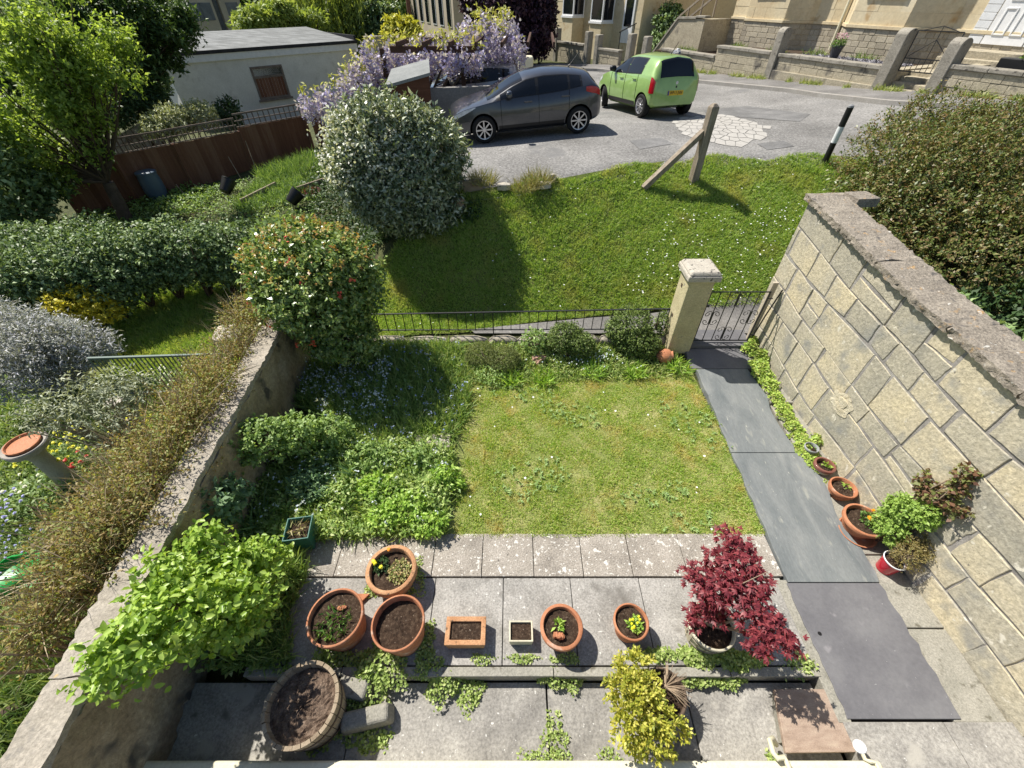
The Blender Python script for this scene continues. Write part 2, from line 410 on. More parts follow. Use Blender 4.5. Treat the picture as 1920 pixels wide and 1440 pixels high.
mSlab3 = M("old_flagstone", [(.19, .18, .165), (.3, .285, .26), (.44, .42, .38)], 1.6, .92, .7, 45, fine=.4, fscale=40, world=True, dist=.6, spots=[((.6, .59, .56), 24, .69, .02), ((.38, .36, .32), 3.5, .6, .1), ((.13, .12, .1), 5, .64, .1)])
mStep = M("step_stone", [(.25, .24, .2), (.36, .34, .29)], 4, .92, .6, 40, fine=.35, world=True, spots=[((.14, .13, .1), 9, .6, .1)])
mSlateB = M("blue_slate", [(.13, .145, .15), (.175, .188, .19), (.23, .24, .235)], 1.7, .6, .25, 25, fine=.14, world=True, stretch=(2.2, .7, 1), dist=.8, spots=[((.27, .275, .25), 4.5, .62, .12), ((.36, .36, .32), 10, .69, .05), ((.5, .5, .48), 60, .72, .02)])
mSlateP = M("purple_slate", [(.118, .116, .126), (.145, .143, .152), (.178, .176, .182)], 2.2, .6, .2, 30, fine=.12, world=True, spots=[((.6, .6, .6), 42, .745, .015), ((.24, .23, .24), 5, .66, .1)])
mRstone = M("bath_stone", [(.3, .285, .24), (.39, .36, .285), (.48, .435, .33), (.56, .49, .345), (.62, .53, .34)], 2.0, .9, .8, 24, island=.55, fine=.35, fscale=28, spots=[((.27, .265, .24), 2.6, .57, .16), ((.64, .6, .5), 9, .66, .06), ((.2, .18, .15), 22, .7, .05)], bdist=.015)
mMortar = M("mortar", [(.2, .185, .17), (.3, .28, .26), (.42, .4, .36)], 4, .95, .8, 30, fine=.3)
mCoping = M("lichen_coping", [(.2, .175, .14), (.31, .27, .22), (.41, .36, .29)], 5, .95, 1.0, 26, fine=.5, fscale=40, island=.15, spots=[((.45, .27, .1), 7, .63, .1), ((.12, .11, .1), 10, .6, .1), ((.55, .53, .48), 14, .67, .05)], bdist=.02)
mRender = M("rough_render", [(.22, .165, .1), (.36, .29, .19), (.47, .4, .28)], 1.6, .95, .9, 16, fine=.35, dist=.5, spots=[((.1, .09, .075), 2.6, .58, .12), ((.48, .43, .34), 5, .68, .06)], bdist=.02)
mCopL = M("pale_coping", [(.27, .235, .19), (.38, .34, .28), (.48, .43, .36)], 3, .95, .8, 30, fine=.35, spots=[((.25, .23, .2), 8, .6, .1), ((.55, .38, .16), 9, .7, .06)], bdist=.015)
mPillar = M("pillar_stone", [(.42, .36, .22), (.52, .46, .28), (.6, .52, .33)], 3, .92, .8, 25, fine=.25, spots=[((.3, .27, .2), 6, .64, .1)], bdist=.012)
mCap = M("pillar_cap_stone", [(.42, .38, .32), (.55, .51, .43)], 6, .95, .9, 26, fine=.35, spots=[((.1, .095, .085), 17, .62, .04)], bdist=.015)
mIron = M("black_iron", [(.012, .012, .014), (.03, .03, .033)], 20, .45, .2, 60, spec=.5)
mWoodgrey = M("weathered_wood", [(.19, .15, .11), (.3, .25, .19), (.4, .34, .27)], 3, .9, .6, 20, fine=.35, stretch=(5, 5, .6))
mWoodbrown = M("brown_fence_wood", [(.11, .045, .028), (.18, .08, .048), (.26, .145, .095)], 3, .85, .5, 20, island=.5, fine=.35, stretch=(6, 6, .5))
mTerra = M("terracotta", [(.33, .13, .065), (.44, .185, .095), (.53, .26, .15)], 5, .88, .35, 40, fine=.22, spots=[((.58, .43, .33), 6, .58, .14), ((.2, .1, .05), 11, .64, .08), ((.26, .24, .13), 4, .68, .1)])
mTerraD = M("aged_terracotta", [(.38, .19, .09), (.5, .27, .14), (.58, .36, .2)], 6, .9, .6, 40, fine=.35, spots=[((.16, .1, .06), 18, .64, .04), ((.6, .5, .36), 9, .66, .1)])
mCream = M("cream_pot", [(.5, .46, .34), (.62, .58, .44)], 4, .7, .2, 30, fine=.15)
mGreenpl = plain("green_plastic", (.03, .13, .1), .4)
mRed = plain("red_enamel", (.5, .012, .03), .25, coat=.5)
mBarrelW = M("barrel_staves", [(.2, .15, .1), (.33, .26, .18), (.46, .38, .28)], 4, .9, .6, 25, island=.4, fine=.3, stretch=(3, 3, .8))
mHoop = M("rusty_hoop", [(.1, .07, .055), (.17, .12, .09)], 9, .7, .3, 30, metal=.4)
mWhite = plain("white_paint", (.72, .73, .74), .45)
mPVC = plain("white_upvc", (.8, .8, .8), .3)
mGrit = M("cream_masonry_paint", [(.62, .58, .42), (.72, .68, .52)], 3, .85, .4, 50, fine=.12)
mBark = M("bark", [(.07, .05, .035), (.15, .11, .08)], 9, .95, .8, 30, fine=.4)
mTwig = M("pale_twig", [(.25, .18, .12), (.4, .31, .22)], 9, .9, .3, 30)
mBlack = plain("black_plastic", (.012, .012, .013), .4)
mGlass = glassM("dark_window_glass")

# ================================================================ ground, road, footway, lawns
xs = np.concatenate([np.linspace(-400, -40, 20)[:-1], np.linspace(-40, -14, 27)[:-1], np.linspace(-14, 16, 151)[:-1], np.linspace(16, 40, 25)[:-1], np.linspace(40, 400, 20)])
ys = np.concatenate([np.linspace(-60, -2, 12)[:-1], np.linspace(-2, 20, 111)[:-1], np.linspace(20, 50, 31)[:-1], np.linspace(50, 900, 30)])
X, Y = np.meshgrid(xs, ys); Z = T(X, Y) - .07 + .012 * np.sin(X * 5.1) * np.sin(Y * 4.3)
Z = np.where((Y < 1.3) & (X > -3.45) & (X < 4.75), -.36, Z)
mb = MB(); nx = len(xs)
mb.add(np.stack([X, Y, Z], -1).reshape(-1, 3), [(j * nx + i, j * nx + i + 1, (j + 1) * nx + i + 1, (j + 1) * nx + i) for j in range(len(ys) - 1) for i in range(nx - 1)])
mGround = M("mossy_ground", [(.04, .038, .017), (.06, .07, .025), (.1, .11, .04), (.09, .065, .04)], 3, .95, .9, 30, fine=.5, world=True, bdist=.03)
tag(mb.build("ground", mGround, smooth=True), kind='structure')

ex = np.linspace(-2.0, 13.5, 60)
RE = [(x, float(road_edge(x))) for x in ex]
KB = [(-9.0, 26.0), (-2.0, 27.5), (3.0, 27.0), (7.0, 24.4)]
k1 = at(1310, 155); k2 = at(1480, 172); k3 = at(1660, 195)
KERB = [(-5.2, 29.5), (0.0, 29.0), (4.5, 26.8), (k1.x, k1.y), (k2.x, k2.y), (k3.x, k3.y), (k3.x + 1.6, k3.y - 2.6), (k3.x + 2.4, k3.y - 6.5)]
strip("road", [(x, y - .25) for x, y in RE], KERB, 90, 60, -.03, mRoad)
dirk = (Vector((k3.x, k3.y)) - Vector((k1.x, k1.y))).normalized(); nk = Vector((-dirk.y, dirk.x))
if nk.x < 0: nk = -nk
def offs(P, d):
    out = []
    for i, p in enumerate(P):
        a = Vector(P[max(i - 1, 0)][:2]); b = Vector(P[min(i + 1, len(P) - 1)][:2]); t = (b - a).normalized(); nn = Vector((-t.y, t.x))
        out.append((p[0] + nn.x * d, p[1] + nn.y * d))
    return out
KO = offs(KERB, .14); PO = offs(KERB, 1.9)
strip("kerb", KERB, KO, 90, 1, .085, mKerb, skirt=.2)
strip("pavement", KO, PO, 90, 6, .08, mPave, jit=0)
# cracked pale patch: a filled-in circle of crazed concrete in the road, tiles with dark gaps
pc = at(1352, 238)
mb = MB(); rr = np.random.default_rng(5)
pa = at(1262, 228); pb = at(1442, 243); pcn = at(1350, 212); pdn = at(1350, 262)
ax = (pb - pa) / 2; ay = (pcn - pdn) / 2; cen = (pa + pb) / 2
pts = [np.array((x + (.5 if j % 2 else 0) + rr.uniform(-.33, .33), y + rr.uniform(-.33, .33))) * np.array((.17, .24)) for j, y in enumerate(range(-5, 6)) for x in range(-8, 9)]
for c_ in pts:   # crazed plates: each a polygon cut by its neighbours
    if np.linalg.norm(c_) > .97 + .06 * math.sin(5 * math.atan2(c_[1], c_[0])): continue
    pl = [np.array(q) for q in ((-2, -2), (2, -2), (2, 2), (-2, 2))]
    for d_ in pts:
        v_ = d_ - c_; l_ = np.linalg.norm(v_)
        if l_ < 1e-9 or l_ > .8: continue
        v_ = v_ / l_; lim = v_ @ c_ + l_ / 2 - .0075; new = []
        for k in range(len(pl)):
            p_, q_ = pl[k], pl[(k + 1) % len(pl)]; dp, dq = v_ @ p_ - lim, v_ @ q_ - lim
            if dp <= 0: new.append(p_)
            if dp * dq < 0: new.append(p_ + (q_ - p_) * (dp / (dp - dq)))
        pl = new
        if len(pl) < 3: break
    if len(pl) < 3: continue
    v = []
    for (u, w) in pl:
        p = cen + ax * u + ay * w; v.append((p.x, p.y, Tf(p.x, p.y) - .02))
    mb.add(v, [tuple(range(len(v)))])
o = mb.build("concrete_patch", mCrack); tag(o, kind='structure')

for pp in (((1320, 205), (1400, 197), (1520, 212), (1500, 226), (1390, 218), (1325, 214)), ((1180, 262), (1240, 256), (1262, 268), (1200, 278)), ((1420, 268), (1470, 262), (1490, 272), (1440, 279))):
    mb = MB(); q = [at(*p) for p in pp]; mb.add([(p.x, p.y, p.z - .022) for p in q], [tuple(range(len(q)))]); tag(mb.build("tarmac_repair", mRepair), kind='structure')
# lawns: turf sheets with blades growing from them
TOPL = [(x, float(road_edge(x)) - .04) for x in np.linspace(-1.35, 8.4, 50)]
BOTL = [(x, 6.95 + .08 * math.sin(x * 2)) for x in np.linspace(-3.4, 4.9, 50)]
BOTL2 = BOTL[:]
BOTL2[-1] = (7.5, 7.2)
strip("upper_lawn", [(-3.7, 6.32), (-1.0, 6.32), (.2, 6.62), (2, 6.9), (4, 7.1), (7.5, 7.3)], [(-2.9, 7.9)] + TOPL, 60, 24, -.035, mTurf)
lawnP = [(-3.6, 6.36), (-.9, 6.34), (.2, 6.62), (1.6, 6.85), (3.2, 7.0), (7.2, 7.2), (8.0, float(road_edge(8.0)) - .05)] + [(x, float(road_edge(x)) - .06 + .09 * math.sin(x * 3.1)) for x in np.linspace(7.5, -1.2, 24)] + [(-2.2, 8.6), (-3.2, 7.7)]
gmat = leafM("lawn_grass", [(.16, .27, .045), (.23, .35, .07), (.31, .42, .11), (.42, .46, .18)], .42, .55, .3, patch=((.38, .38, .13), .5, .72), pscale=1.3)
gmatd = leafM("dry_lawn_grass", [(.2, .33, .05), (.3, .43, .085), (.41, .49, .14), (.56, .52, .25)], .4, .6, .3, patch=((.52, .45, .2), .53, .68), pscale=2.6)
def grass(name, poly, n, L, W, mat, kind='stuff', lean=.55, tuft=None):
    P = scatter(poly, n); P[:, 2] -= .03
    cl = np.sin(P[:, 0] * 7.1 + 2 * np.sin(P[:, 1] * 3.3)) * np.sin(P[:, 1] * 6.3 + np.sin(P[:, 0] * 4.7)) + .8 * np.sin(P[:, 0] * 19 + 3 * np.sin(P[:, 1] * 5)) * np.sin(P[:, 1] * 17 + 2 * np.sin(P[:, 0] * 6))
    D = np.stack([rng.normal(size=n) * lean, rng.normal(size=n) * lean, np.ones(n)], 1)[:len(P)]
    lv = LV(); lv.blades(P, D, (L * (.7 + .5 * rng.random(len(P))) * np.clip(1 + .34 * cl, .35, 2)), W, .3)
    return tag(lv.build(name, mat), kind=kind)
grass("upper_lawn_grass", lawnP, 130000, .08, .011, gmat, lean=.9)
LAWN = [(-.72, 2.47), (3.24, 2.5), (3.28, 3.7), (3.16, 4.6), (3.08, 5.35), (2.2, 5.22), (1.2, 5.2), (.2, 5.15), (-.6, 5.15), (-1.0, 4.9), (-.85, 4.4), (-.7, 3.7), (-.85, 3.1)]
mb = MB(); mb.prism(LAWN, lambda x, y: Tf(x, y) - .15, lambda x, y: Tf(x, y) + .0)
strip("lawn", [(-1.3, 2.47), (3.22, 2.5)], [(-1.3, 5.5), (3.12, 5.45)], 24, 24, -.02, mTurfdry)
grass("lawn_grass", LAWN, 95000, .055, .009, gmatd, lean=1.1)
# the low rosette weeds and daisies in both lawns
lv = LV(); P = scatter(LAWN, 900); P = P[np.sin(P[:, 0] * 3.1 + 1.7 * np.sin(P[:, 1] * 2.7)) + np.sin(P[:, 1] * 4.2 + P[:, 0]) > .75]; P[:, 2] += .005
D = rdir(len(P) * 6); D[:, 2] = np.abs(D[:, 2]) * .5 + .1; Pw = np.repeat(P, 6, 0)
lv.kites(Pw, D, np.tile([0, 0, 1.], (len(Pw), 1)), .035 + .03 * rng.random(len(Pw)), .018, .1, .1)
tag(lv.build("lawn_weeds", leafM("weed_leaf", [(.13, .22, .06), (.22, .32, .1), (.3, .4, .16)], .25)), kind='stuff')
lv = LV(); P = np.concatenate([scatter(LAWN, 22), scatter(lawnP, 90), scatter([(2.2, 7.2), (6.2, 7.4), (6.6, 9.2), (3.4, 9.0)], 190)]); P[:, 2] += .055
lv.discs(P, rdir(len(P)) * .3 + np.array([0, -.1, 1]), .012 + .008 * rng.random(len(P)))
tag(lv.build("daisies", leafM("daisy_petal", [(.75, .75, .72), (.85, .85, .82)], .2)), kind='stuff')

# neighbour's lawn on the left
nb = [at(215, 722), at(430, 722), at(470, 600), at(520, 520), at(250, 545), at(210, 610)]
NBP = [(p.x, p.y) for p in nb]
cx_ = sum(p[0] for p in NBP) / 6; cy_ = sum(p[1] for p in NBP) / 6
strip("side_lawn", [(NBP[0][0] - .6, NBP[0][1]), (NBP[1][0] + .4, NBP[1][1])], [(NBP[4][0] - .5, NBP[4][1] + .3), (NBP[3][0] + .4, NBP[3][1] + .3)], 16, 14, -.03, mTurf)
grass("side_lawn_grass", NBP, 26000, .1, .012, gmat)

# ================================================================ patio and path
patio = thing("patio", None, None, (0, 0, 0), kind='structure')
def slabs(name, xsl, y0, y1, z, mat, th=.07, gap=.008, jz=.003, ragged=0.0):
    mb = MB()
    for i in range(len(xsl) - 1):
        mb.box(((xsl[i] + xsl[i + 1]) / 2, (y0 + y1) / 2, z - th / 2 + R.uniform(-jz, jz)), (xsl[i + 1] - xsl[i] - gap, y1 - y0 - gap, th), rz=R.uniform(-.004, .004))
    return mb.build(name, mat, patio, bevel=.006)
slabs("pebbled_slabs", [-2.62, -2.1, -1.54, -.95, -.36, .26, .845, 1.43, 2.08, 2.66, 3.19], 1.985, 2.52, 0, mSlab1)
slabs("concrete_slabs", [-2.65, -1.68, -.89, -.1, .68, 1.48, 2.26, 3.14], 1.10, 1.975, -.004, mSlab2)
slabs("step_edge", [-2.7, -1.72, -.9, .42, 1.2, 2.2, 3.1], 1.0, 1.09, .012, mStep, th=.2, jz=.006)
slabs("lower_flagstones", [-3.5, -1.55, .35, 1.75, 3.06], -1.6, .99, -.15, mSlab3, th=.1, gap=.012, jz=.004)
slabs("corner_flagstones", [3.1, 4.05, 4.75], -1.6, .655, .008, mSlab3, th=.2, gap=.012)
slabs("cement_edging", [3.07, 3.2], .64, 1.95, .004, mStep, th=.2)
mb = MB()
for i in range(7):
    y0 = .64 + i * .8; z = Tf(0, y0 + .4)
    mb.box((4.42, y0 + .4, z - .05), (.5, .79, .1), rz=R.uniform(-.01, .01))
mb.build("wall_foot_strip", mStep, patio, bevel=.01)
gpath = thing("garden_path", None, None, (0, 0, 0), kind='structure')
for (x0, x1, y0, y1, mt, ex0) in ((3.17, 4.25, .67, 1.905, mSlateP, 0), (3.2, 4.25, 1.915, 3.70, mSlateB, 0), (3.2, 4.12, 3.71, 5.40, mSlateB, 0), (3.1, 4.2, 5.41, 5.86, mSlateP, 0), (3.1, 4.3, 5.875, 6.3, mSlateP, .05)):
    mb = MB(); za = Tf(0, y0) + .016 + ex0; zb = Tf(0, y1) + .016 + ex0; n = 14
    L_ = [(x0 + R.uniform(-.012, .012), y0 + (y1 - y0) * i / n) for i in range(n + 1)]; Rr = [(x1 + R.uniform(-.02, .02) + (.03 * math.sin(i * .8) if mt is mSlateB else 0), y0 + (y1 - y0) * i / n) for i in range(n, -1, -1)]
    zz = lambda x, y, za=za, zb=zb, y0=y0, y1=y1: za + (zb - za) * (y - y0) / (y1 - y0)
    mb.prism(L_ + Rr, lambda x, y: zz(x, y) - .12, zz); mb.build("slate_slab", mt, gpath, bevel=.004)
mb = MB(); mb.lathe([(.022, 0), (.022, .001)], 12, (0, 0, 0), cap1=True)
q = at(1537, 1188, .02); mb2 = MB(); mb2.lathe([(.02, .0), (.02, .0035)], 14, (q.x, q.y, .0185), cap1=True); mb2.build("drain_hole", mBlack, gpath)
# public footway outside the gate
strip("footway", [(-.7, 6.3), (4.9, 6.3), (9, 6.2)], [(-.8, 6.42), (.4, 6.6), (1.6, 6.78), (2.6, 6.88), (4.9, 7.25), (9, 7.4)], 40, 6, -.015, mPave)

# ================================================================ walls round the garden
def wall_loft(mb, A, B, thick, zb, zt, n=60, nz=8, amp=.012, seed=1, mi=0, side=1):
    A = np.array(A); B = np.array(B); d = B - A; Ln = np.linalg.norm(d); e = d / Ln; nn = np.array([-e[1], e[0]]) * side
    rr = np.random.default_rng(seed); ring = [(0, j / nz) for j in range(nz + 1)] + [(.33, 1), (.66, 1)] + [(1, j / nz) for j in range(nz, -1, -1)]
    V = []; k = len(ring)
    for i in range(n + 1):
        s = i / n; z0, z1 = zb(s * Ln), zt(s * Ln)
        for (o, h) in ring:
            p = A + e * s * Ln + nn * thick * o; j = rr.normal(size=3) * amp
            V.append((p[0] + j[0], p[1] + j[1], z0 + (z1 - z0) * h + j[2] * .6))
    F = [(i * k + a, i * k + a + 1, (i + 1) * k + a + 1, (i + 1) * k + a) for i in range(n) for a in range(k - 1)]
    F += [tuple(range(k)), tuple(n * k + a for a in range(k - 1, -1, -1))]
    return mb.add(V, F, mi)
# right wall: dressed stones laid in courses in front of a mortar core
WA = np.array([4.44, 6.38]); WB = np.array([4.80, -1.4]); WL = float(np.linalg.norm(WB - WA)); we = (WB - WA) / WL; wn_ = np.array([we[1], -we[0]])
if wn_[0] > 0: wn_ = -wn_
def wtop(s): return float(np.interp(WA[1] + we[1] * s, [-2, 2.4, 4.1, 6.4], [2.3, 2.3, 2.45, 2.72]))
def wbot(s): return Tf(0, WA[1] + we[1] * s) - .12
rwall = thing("stone_wall", "tall cream stone wall of big squared blocks beside the slate path", "wall", (4.6, 2.5, 0))
mb = MB(); wall_loft(mb, WA - wn_ * .004, WB - wn_ * .004, .4, wbot, wtop, 40, 6, .004, 3, side=-1 if np.dot(np.array([-we[1], we[0]]), wn_) > 0 else 1)
mb.build("mortar", mMortar, rwall, world=True)
mb = MB(); rs = random.Random(21); NC = 6
hs = [0] + list(np.cumsum([1.05, 1.15, .9, 1.2, .95, 1.1])); hs = [h / hs[-1] for h in hs]
hole_s, hole_c = None, None
hp = aty(1578, 757, 4.0)
for c in range(NC):
    s = -rs.random() * .3
    while s < WL:
        l = rs.uniform(.36, .85) * (1.25 if rs.random() < .3 else .85); s1 = min(s + l, WL + .05); s0 = max(s, 0)
        if s1 - s0 > .08:
            parts = [(0, 1)] if rs.random() > .1 else [(0, .5), (.5, 1)]
            for (p0, p1) in parts:
                h0 = hs[c] + (hs[c + 1] - hs[c]) * p0; h1 = hs[c] + (hs[c + 1] - hs[c]) * p1; g = .015
                cor = []
                for (ss, hh, sg, hg) in ((s0, h0, 1, 1), (s1, h0, -1, 1), (s1, h1, -1, -1), (s0, h1, 1, -1)):
                    zz = wbot(ss) + (wtop(ss) - wbot(ss)) * hh + (0 if hh in (0, 1) else .035 * math.sin(ss * 1.1 + hh * 17) + .02 * math.sin(ss * 2.9 + hh * 31)); cor.append((ss + sg * g + rs.uniform(-.014, .018), zz + hg * g + rs.uniform(-.012, .012)))
                mids = []
                for i in range(4):
                    a, b = cor[i], cor[(i + 1) % 4]; mids.append(a)
                    for t in (.33, .66): mids.append((a[0] + (b[0] - a[0]) * t + rs.uniform(-.008, .008), a[1] + (b[1] - a[1]) * t + rs.uniform(-.007, .007)))
                cs = sum(m_[0] for m_ in mids) / 12; cz = sum(m_[1] for m_ in mids) / 12
                wy = WA[1] + we[1] * cs
                is_hole = abs(wy - 4.05) < .2 and abs(cz - (.95)) < .2 and hole_s is None
                dep = rs.uniform(.003, .011)
                if is_hole: hole_s = cs; dep = -.006
                V = []
                for (lay, ins, dd) in ((0, 0, -.02), (1, .0, dep - .006), (2, .006, dep)):
                    for (a, z) in mids:
                        a2 = a + (cs - a) / max(abs(cs - a), 1e-4) * min(ins, abs(cs - a)); z2 = z + (cz - z) / max(abs(cz - z), 1e-4) * min(ins, abs(cz - z))
                        P = WA + we * a2 + wn_ * dd; V.append((P[0], P[1], z2))
                V2 = []
                for (a, z) in mids:   # rough inner ring of the face
                    a2 = cs + (a - cs) * .5; z2 = cz + (z - cz) * .5; P = WA + we * a2 + wn_ * (dep + rs.uniform(-.003, .004)); V2.append((P[0], P[1], z2))
                P = WA + we * cs + wn_ * (dep + rs.uniform(-.002, .004)); V += V2 + [(P[0], P[1], cz)]
                F = [(q * 12 + i, q * 12 + (i + 1) % 12, (q + 1) * 12 + (i + 1) % 12, (q + 1) * 12 + i) for q in range(3) for i in range(12)] + [(36 + i, 36 + (i + 1) % 12, 48) for i in range(12)]
                mb.add(V, F)
        s = s1
mb.build("stones", mRstone, rwall, world=True, smooth=True, angle=math.radians(12))
sh_ = (WA[1] - 3.97) / -we[1]; ph_ = WA + we * sh_ + wn_ * .0; mb = MB(); mb.rock((ph_[0], ph_[1], .86), (.05, .34, .27), 12, rough=.3, n=16, rz=math.atan2(we[1], we[0]) + math.pi / 2)
tag(mb.build("broken_stone", M("fresh_broken_stone", [(.5, .42, .27), (.64, .57, .42), (.72, .66, .52)], 9, .95, 1.0, 25, fine=.4, bdist=.03), rwall, world=True), "pale broken stone with a rough crumbled face")
mb = MB(); s = -.06; rs = random.Random(4); k = 0
sd = -1 if np.dot(np.array([-we[1], we[0]]), wn_) > 0 else 1
while s < WL - .1:
    l = rs.uniform(.8, 1.3); s1 = min(s + l, WL); a = WA + we * s + wn_ * (.075 + rs.uniform(-.01, .01)); b = WA + we * (s1 - .008) + wn_ * (.075 + rs.uniform(-.01, .01)); dz = rs.uniform(-.006, .01)
    wall_loft(mb, a, b, .56, lambda q, s=s, dz=dz: wtop(s + q) + dz, lambda q, s=s, dz=dz: wtop(s + q) + .085 + dz, 26, 3, .009, k, side=sd); s = s1; k += 1
q0 = WA - wn_ * .52 + we * .12
mb.box((q0[0] + .14, q0[1], wtop(0) + .05), (.34, .3, .12), .1)
mb.build("coping", mCoping, rwall, world=True, smooth=True, angle=math.radians(50))

# left wall: rough rendered rubble with flat pale coping
LA = np.array([-3.64, 6.0]); LB = np.array([-3.07, -1.0])
lw = thing("garden_wall", "low rough rendered wall with pale flat coping on the garden's shaded side", "wall", (-3.55, 2.5, 0))
mb = MB(); wall_loft(mb, LA, LB, .32, lambda s: -.3, lambda s: 1.13, 90, 12, .014, 8, side=-1); mb.build("body", mRender, lw, world=True, smooth=True, angle=math.radians(50))
mb = MB(); s = 0; Lf = float(np.linalg.norm(LB - LA)); le = (LB - LA) / Lf; rs = random.Random(9); k = 0
while s < Lf - .05:
    s1 = min(Lf, s + rs.uniform(.7, 1.2)); jn = np.array([1, .07]) * rs.uniform(.0, .02)
    wall_loft(mb, LA + le * s + jn, LA + le * (s1 - .006) + jn, .31, lambda q: 1.132, lambda q: 1.205 + .004 * (k % 3), 18, 2, .007, 40 + k, side=-1); s = s1; k += 1
mb.build("coping", mCopL, lw, world=True, smooth=True, angle=math.radians(50))

# ================================================================ gate, pillar, railing
pl_ = thing("gate_pillar", "square yellow stone gate pillar with flat overhanging cap", "pillar", (2.97, 6.0, .3))
mb = MB(); mb.box((0, 0, .68), (.4, .42, 1.46)); sh = mb.build("shaft", mPillar, pl_, bevel=.018)
mb = MB(); mb.box((0, 0, 1.46), (.52, .54, .1)); mb.box((0, 0, 1.54), (.5, .52, .06), taper=.86); mb.build("cap", mCap, pl_, bevel=.022)
for z in (1.2, .62): MB().box((-.203, .03, z), (.006, .05, .06)).build("iron_fixing", mHoop, pl_)
gate = thing("metal_gate", "black wrought iron gate with scrolls between pillar and wall", "gate", (3.26, 5.97, .42))
GW, GH = .97, .99
mb = MB()
for x in (0, GW): mb.box((x, 0, GH / 2), (.022, .022, GH + .02))
for z in (0, GH): mb.box((GW / 2, 0, z), (GW + .022, .02, .016))
mb.build("frame", mIron, gate)
mb = MB(); bx_ = [GW * i / 6 for i in range(1, 6)]
for x in bx_: MB().box((x, 0, GH / 2), (.012, .012, GH)).build("bar", mIron, gate)
def scroll(mb, cx, cz, h, side, r=.006):
    pts = []
    for i in range(26):
        t = i / 25; a = math.pi * 2.3 * (1 - t); rad = .018 + .044 * t; pts.append((a, rad))
    c = [];
    for (a, rad) in pts: c.append((cx + side * (.076 - rad * math.cos(a - .2)), 0, cz + h / 2 - .064 + rad * math.sin(a + .2)))
    c2 = [(x, y, 2 * cz - z) for (x, y, z) in reversed(c)]
    mb.tube(c + [(cx + side * .013, 0, cz)] + c2, r, 6)
for (i, z) in ((2, GH - .155), (2, .155), (0, GH * .48), (4, GH * .5)):
    for sd_ in (-1, 1): mb = MB(); scroll(mb, bx_[i], z, .29, sd_); mb.build("scroll", mIron, gate, smooth=True)
mb = MB(); mb.box((.02, 0, .72), (.06, .03, .03)); mb.box((-.03, -.01, .74), (.05, .05, .09)); mb.build("latch", mIron, gate)
for z in (.12, .86): MB().tube([(GW, 0, z), (GW + .05, .01, z), (GW + .09, .01, z)], .012, 8).build("hinge", mIron, gate)
gp = thing("timber_post", "pale planed timber gate post against the end of the stone wall", "post", (4.31, 6.07, .35))
mb = MB(); mb.box((0, 0, .58), (.09, .05, 1.2)); mb.build("post", M("pale_timber", [(.4, .34, .26), (.52, .46, .37)], 4, .85, .3, 20, stretch=(6, 6, .5)), gp, bevel=.004)
mb = MB(); mb.tube([(.02, -.05, .1), (.06, -.06, .6), (.12, -.07, 1.08)], .012, 6); mb.build("iron_stay", mIron, gp)

RX0, RX1, RY0, RY1 = -3.1, 2.74, 6.3, 6.12
def rl(t): return RX0 + (RX1 - RX0) * t, RY0 + (RY1 - RY0) * t
def rz_top(x): return float(np.interp(x, [-3.1, -2.3, 2.8], [.76, .77, .99]))
def rz_bot(x): return float(np.interp(x, [-3.1, -2.3, 2.8], [.4, .4, .56]))
rail = thing("railing", "low black iron railing along the back flower bed beside the pillar", "railing", (0, 6.2, .4))
mb = MB(); mb.bar((RX0, RY0, rz_top(RX0)), (-2.3, 6.28, rz_top(-2.3)), .028, .014); mb.bar((-2.3, 6.28, rz_top(-2.3)), (RX1, RY1, rz_top(RX1)), .028, .014); mb.build("top_rail", mIron, rail, world=True)
mb = MB(); mb.bar((RX0, RY0, rz_bot(RX0)), (RX1, RY1, rz_bot(RX1)), .024, .012); mb.build("bottom_rail", mIron, rail, world=True)
n = 36
for i in range(n + 1):
    mb = MB(); x, y = rl(i / n); mb.bar((x, y, rz_bot(x) - (.12 if i % 7 == 3 else 0)), (x, y, rz_top(x)), .012 if i % 7 != 3 else .018, .012)
    mb.build("baluster", mIron, rail, world=True)
kw = thing("low_stone_kerb", "row of pale rough kerb stones under the black railing", "kerb", (0, 6.2, .2))
mb = MB(); x = -3.2; i = 0
while x < 2.7:
    l = R.uniform(.35, .8); t = (x - RX0) / (RX1 - RX0); y = RY0 + (RY1 - RY0) * t
    mb.rock((x + l / 2, y - .07, rz_bot(x) - .24), (l + .03, .2, .3), 60 + i, rough=.05); x += l; i += 1
mb.build("kerb_stones", mCopL, kw, world=True, smooth=True)
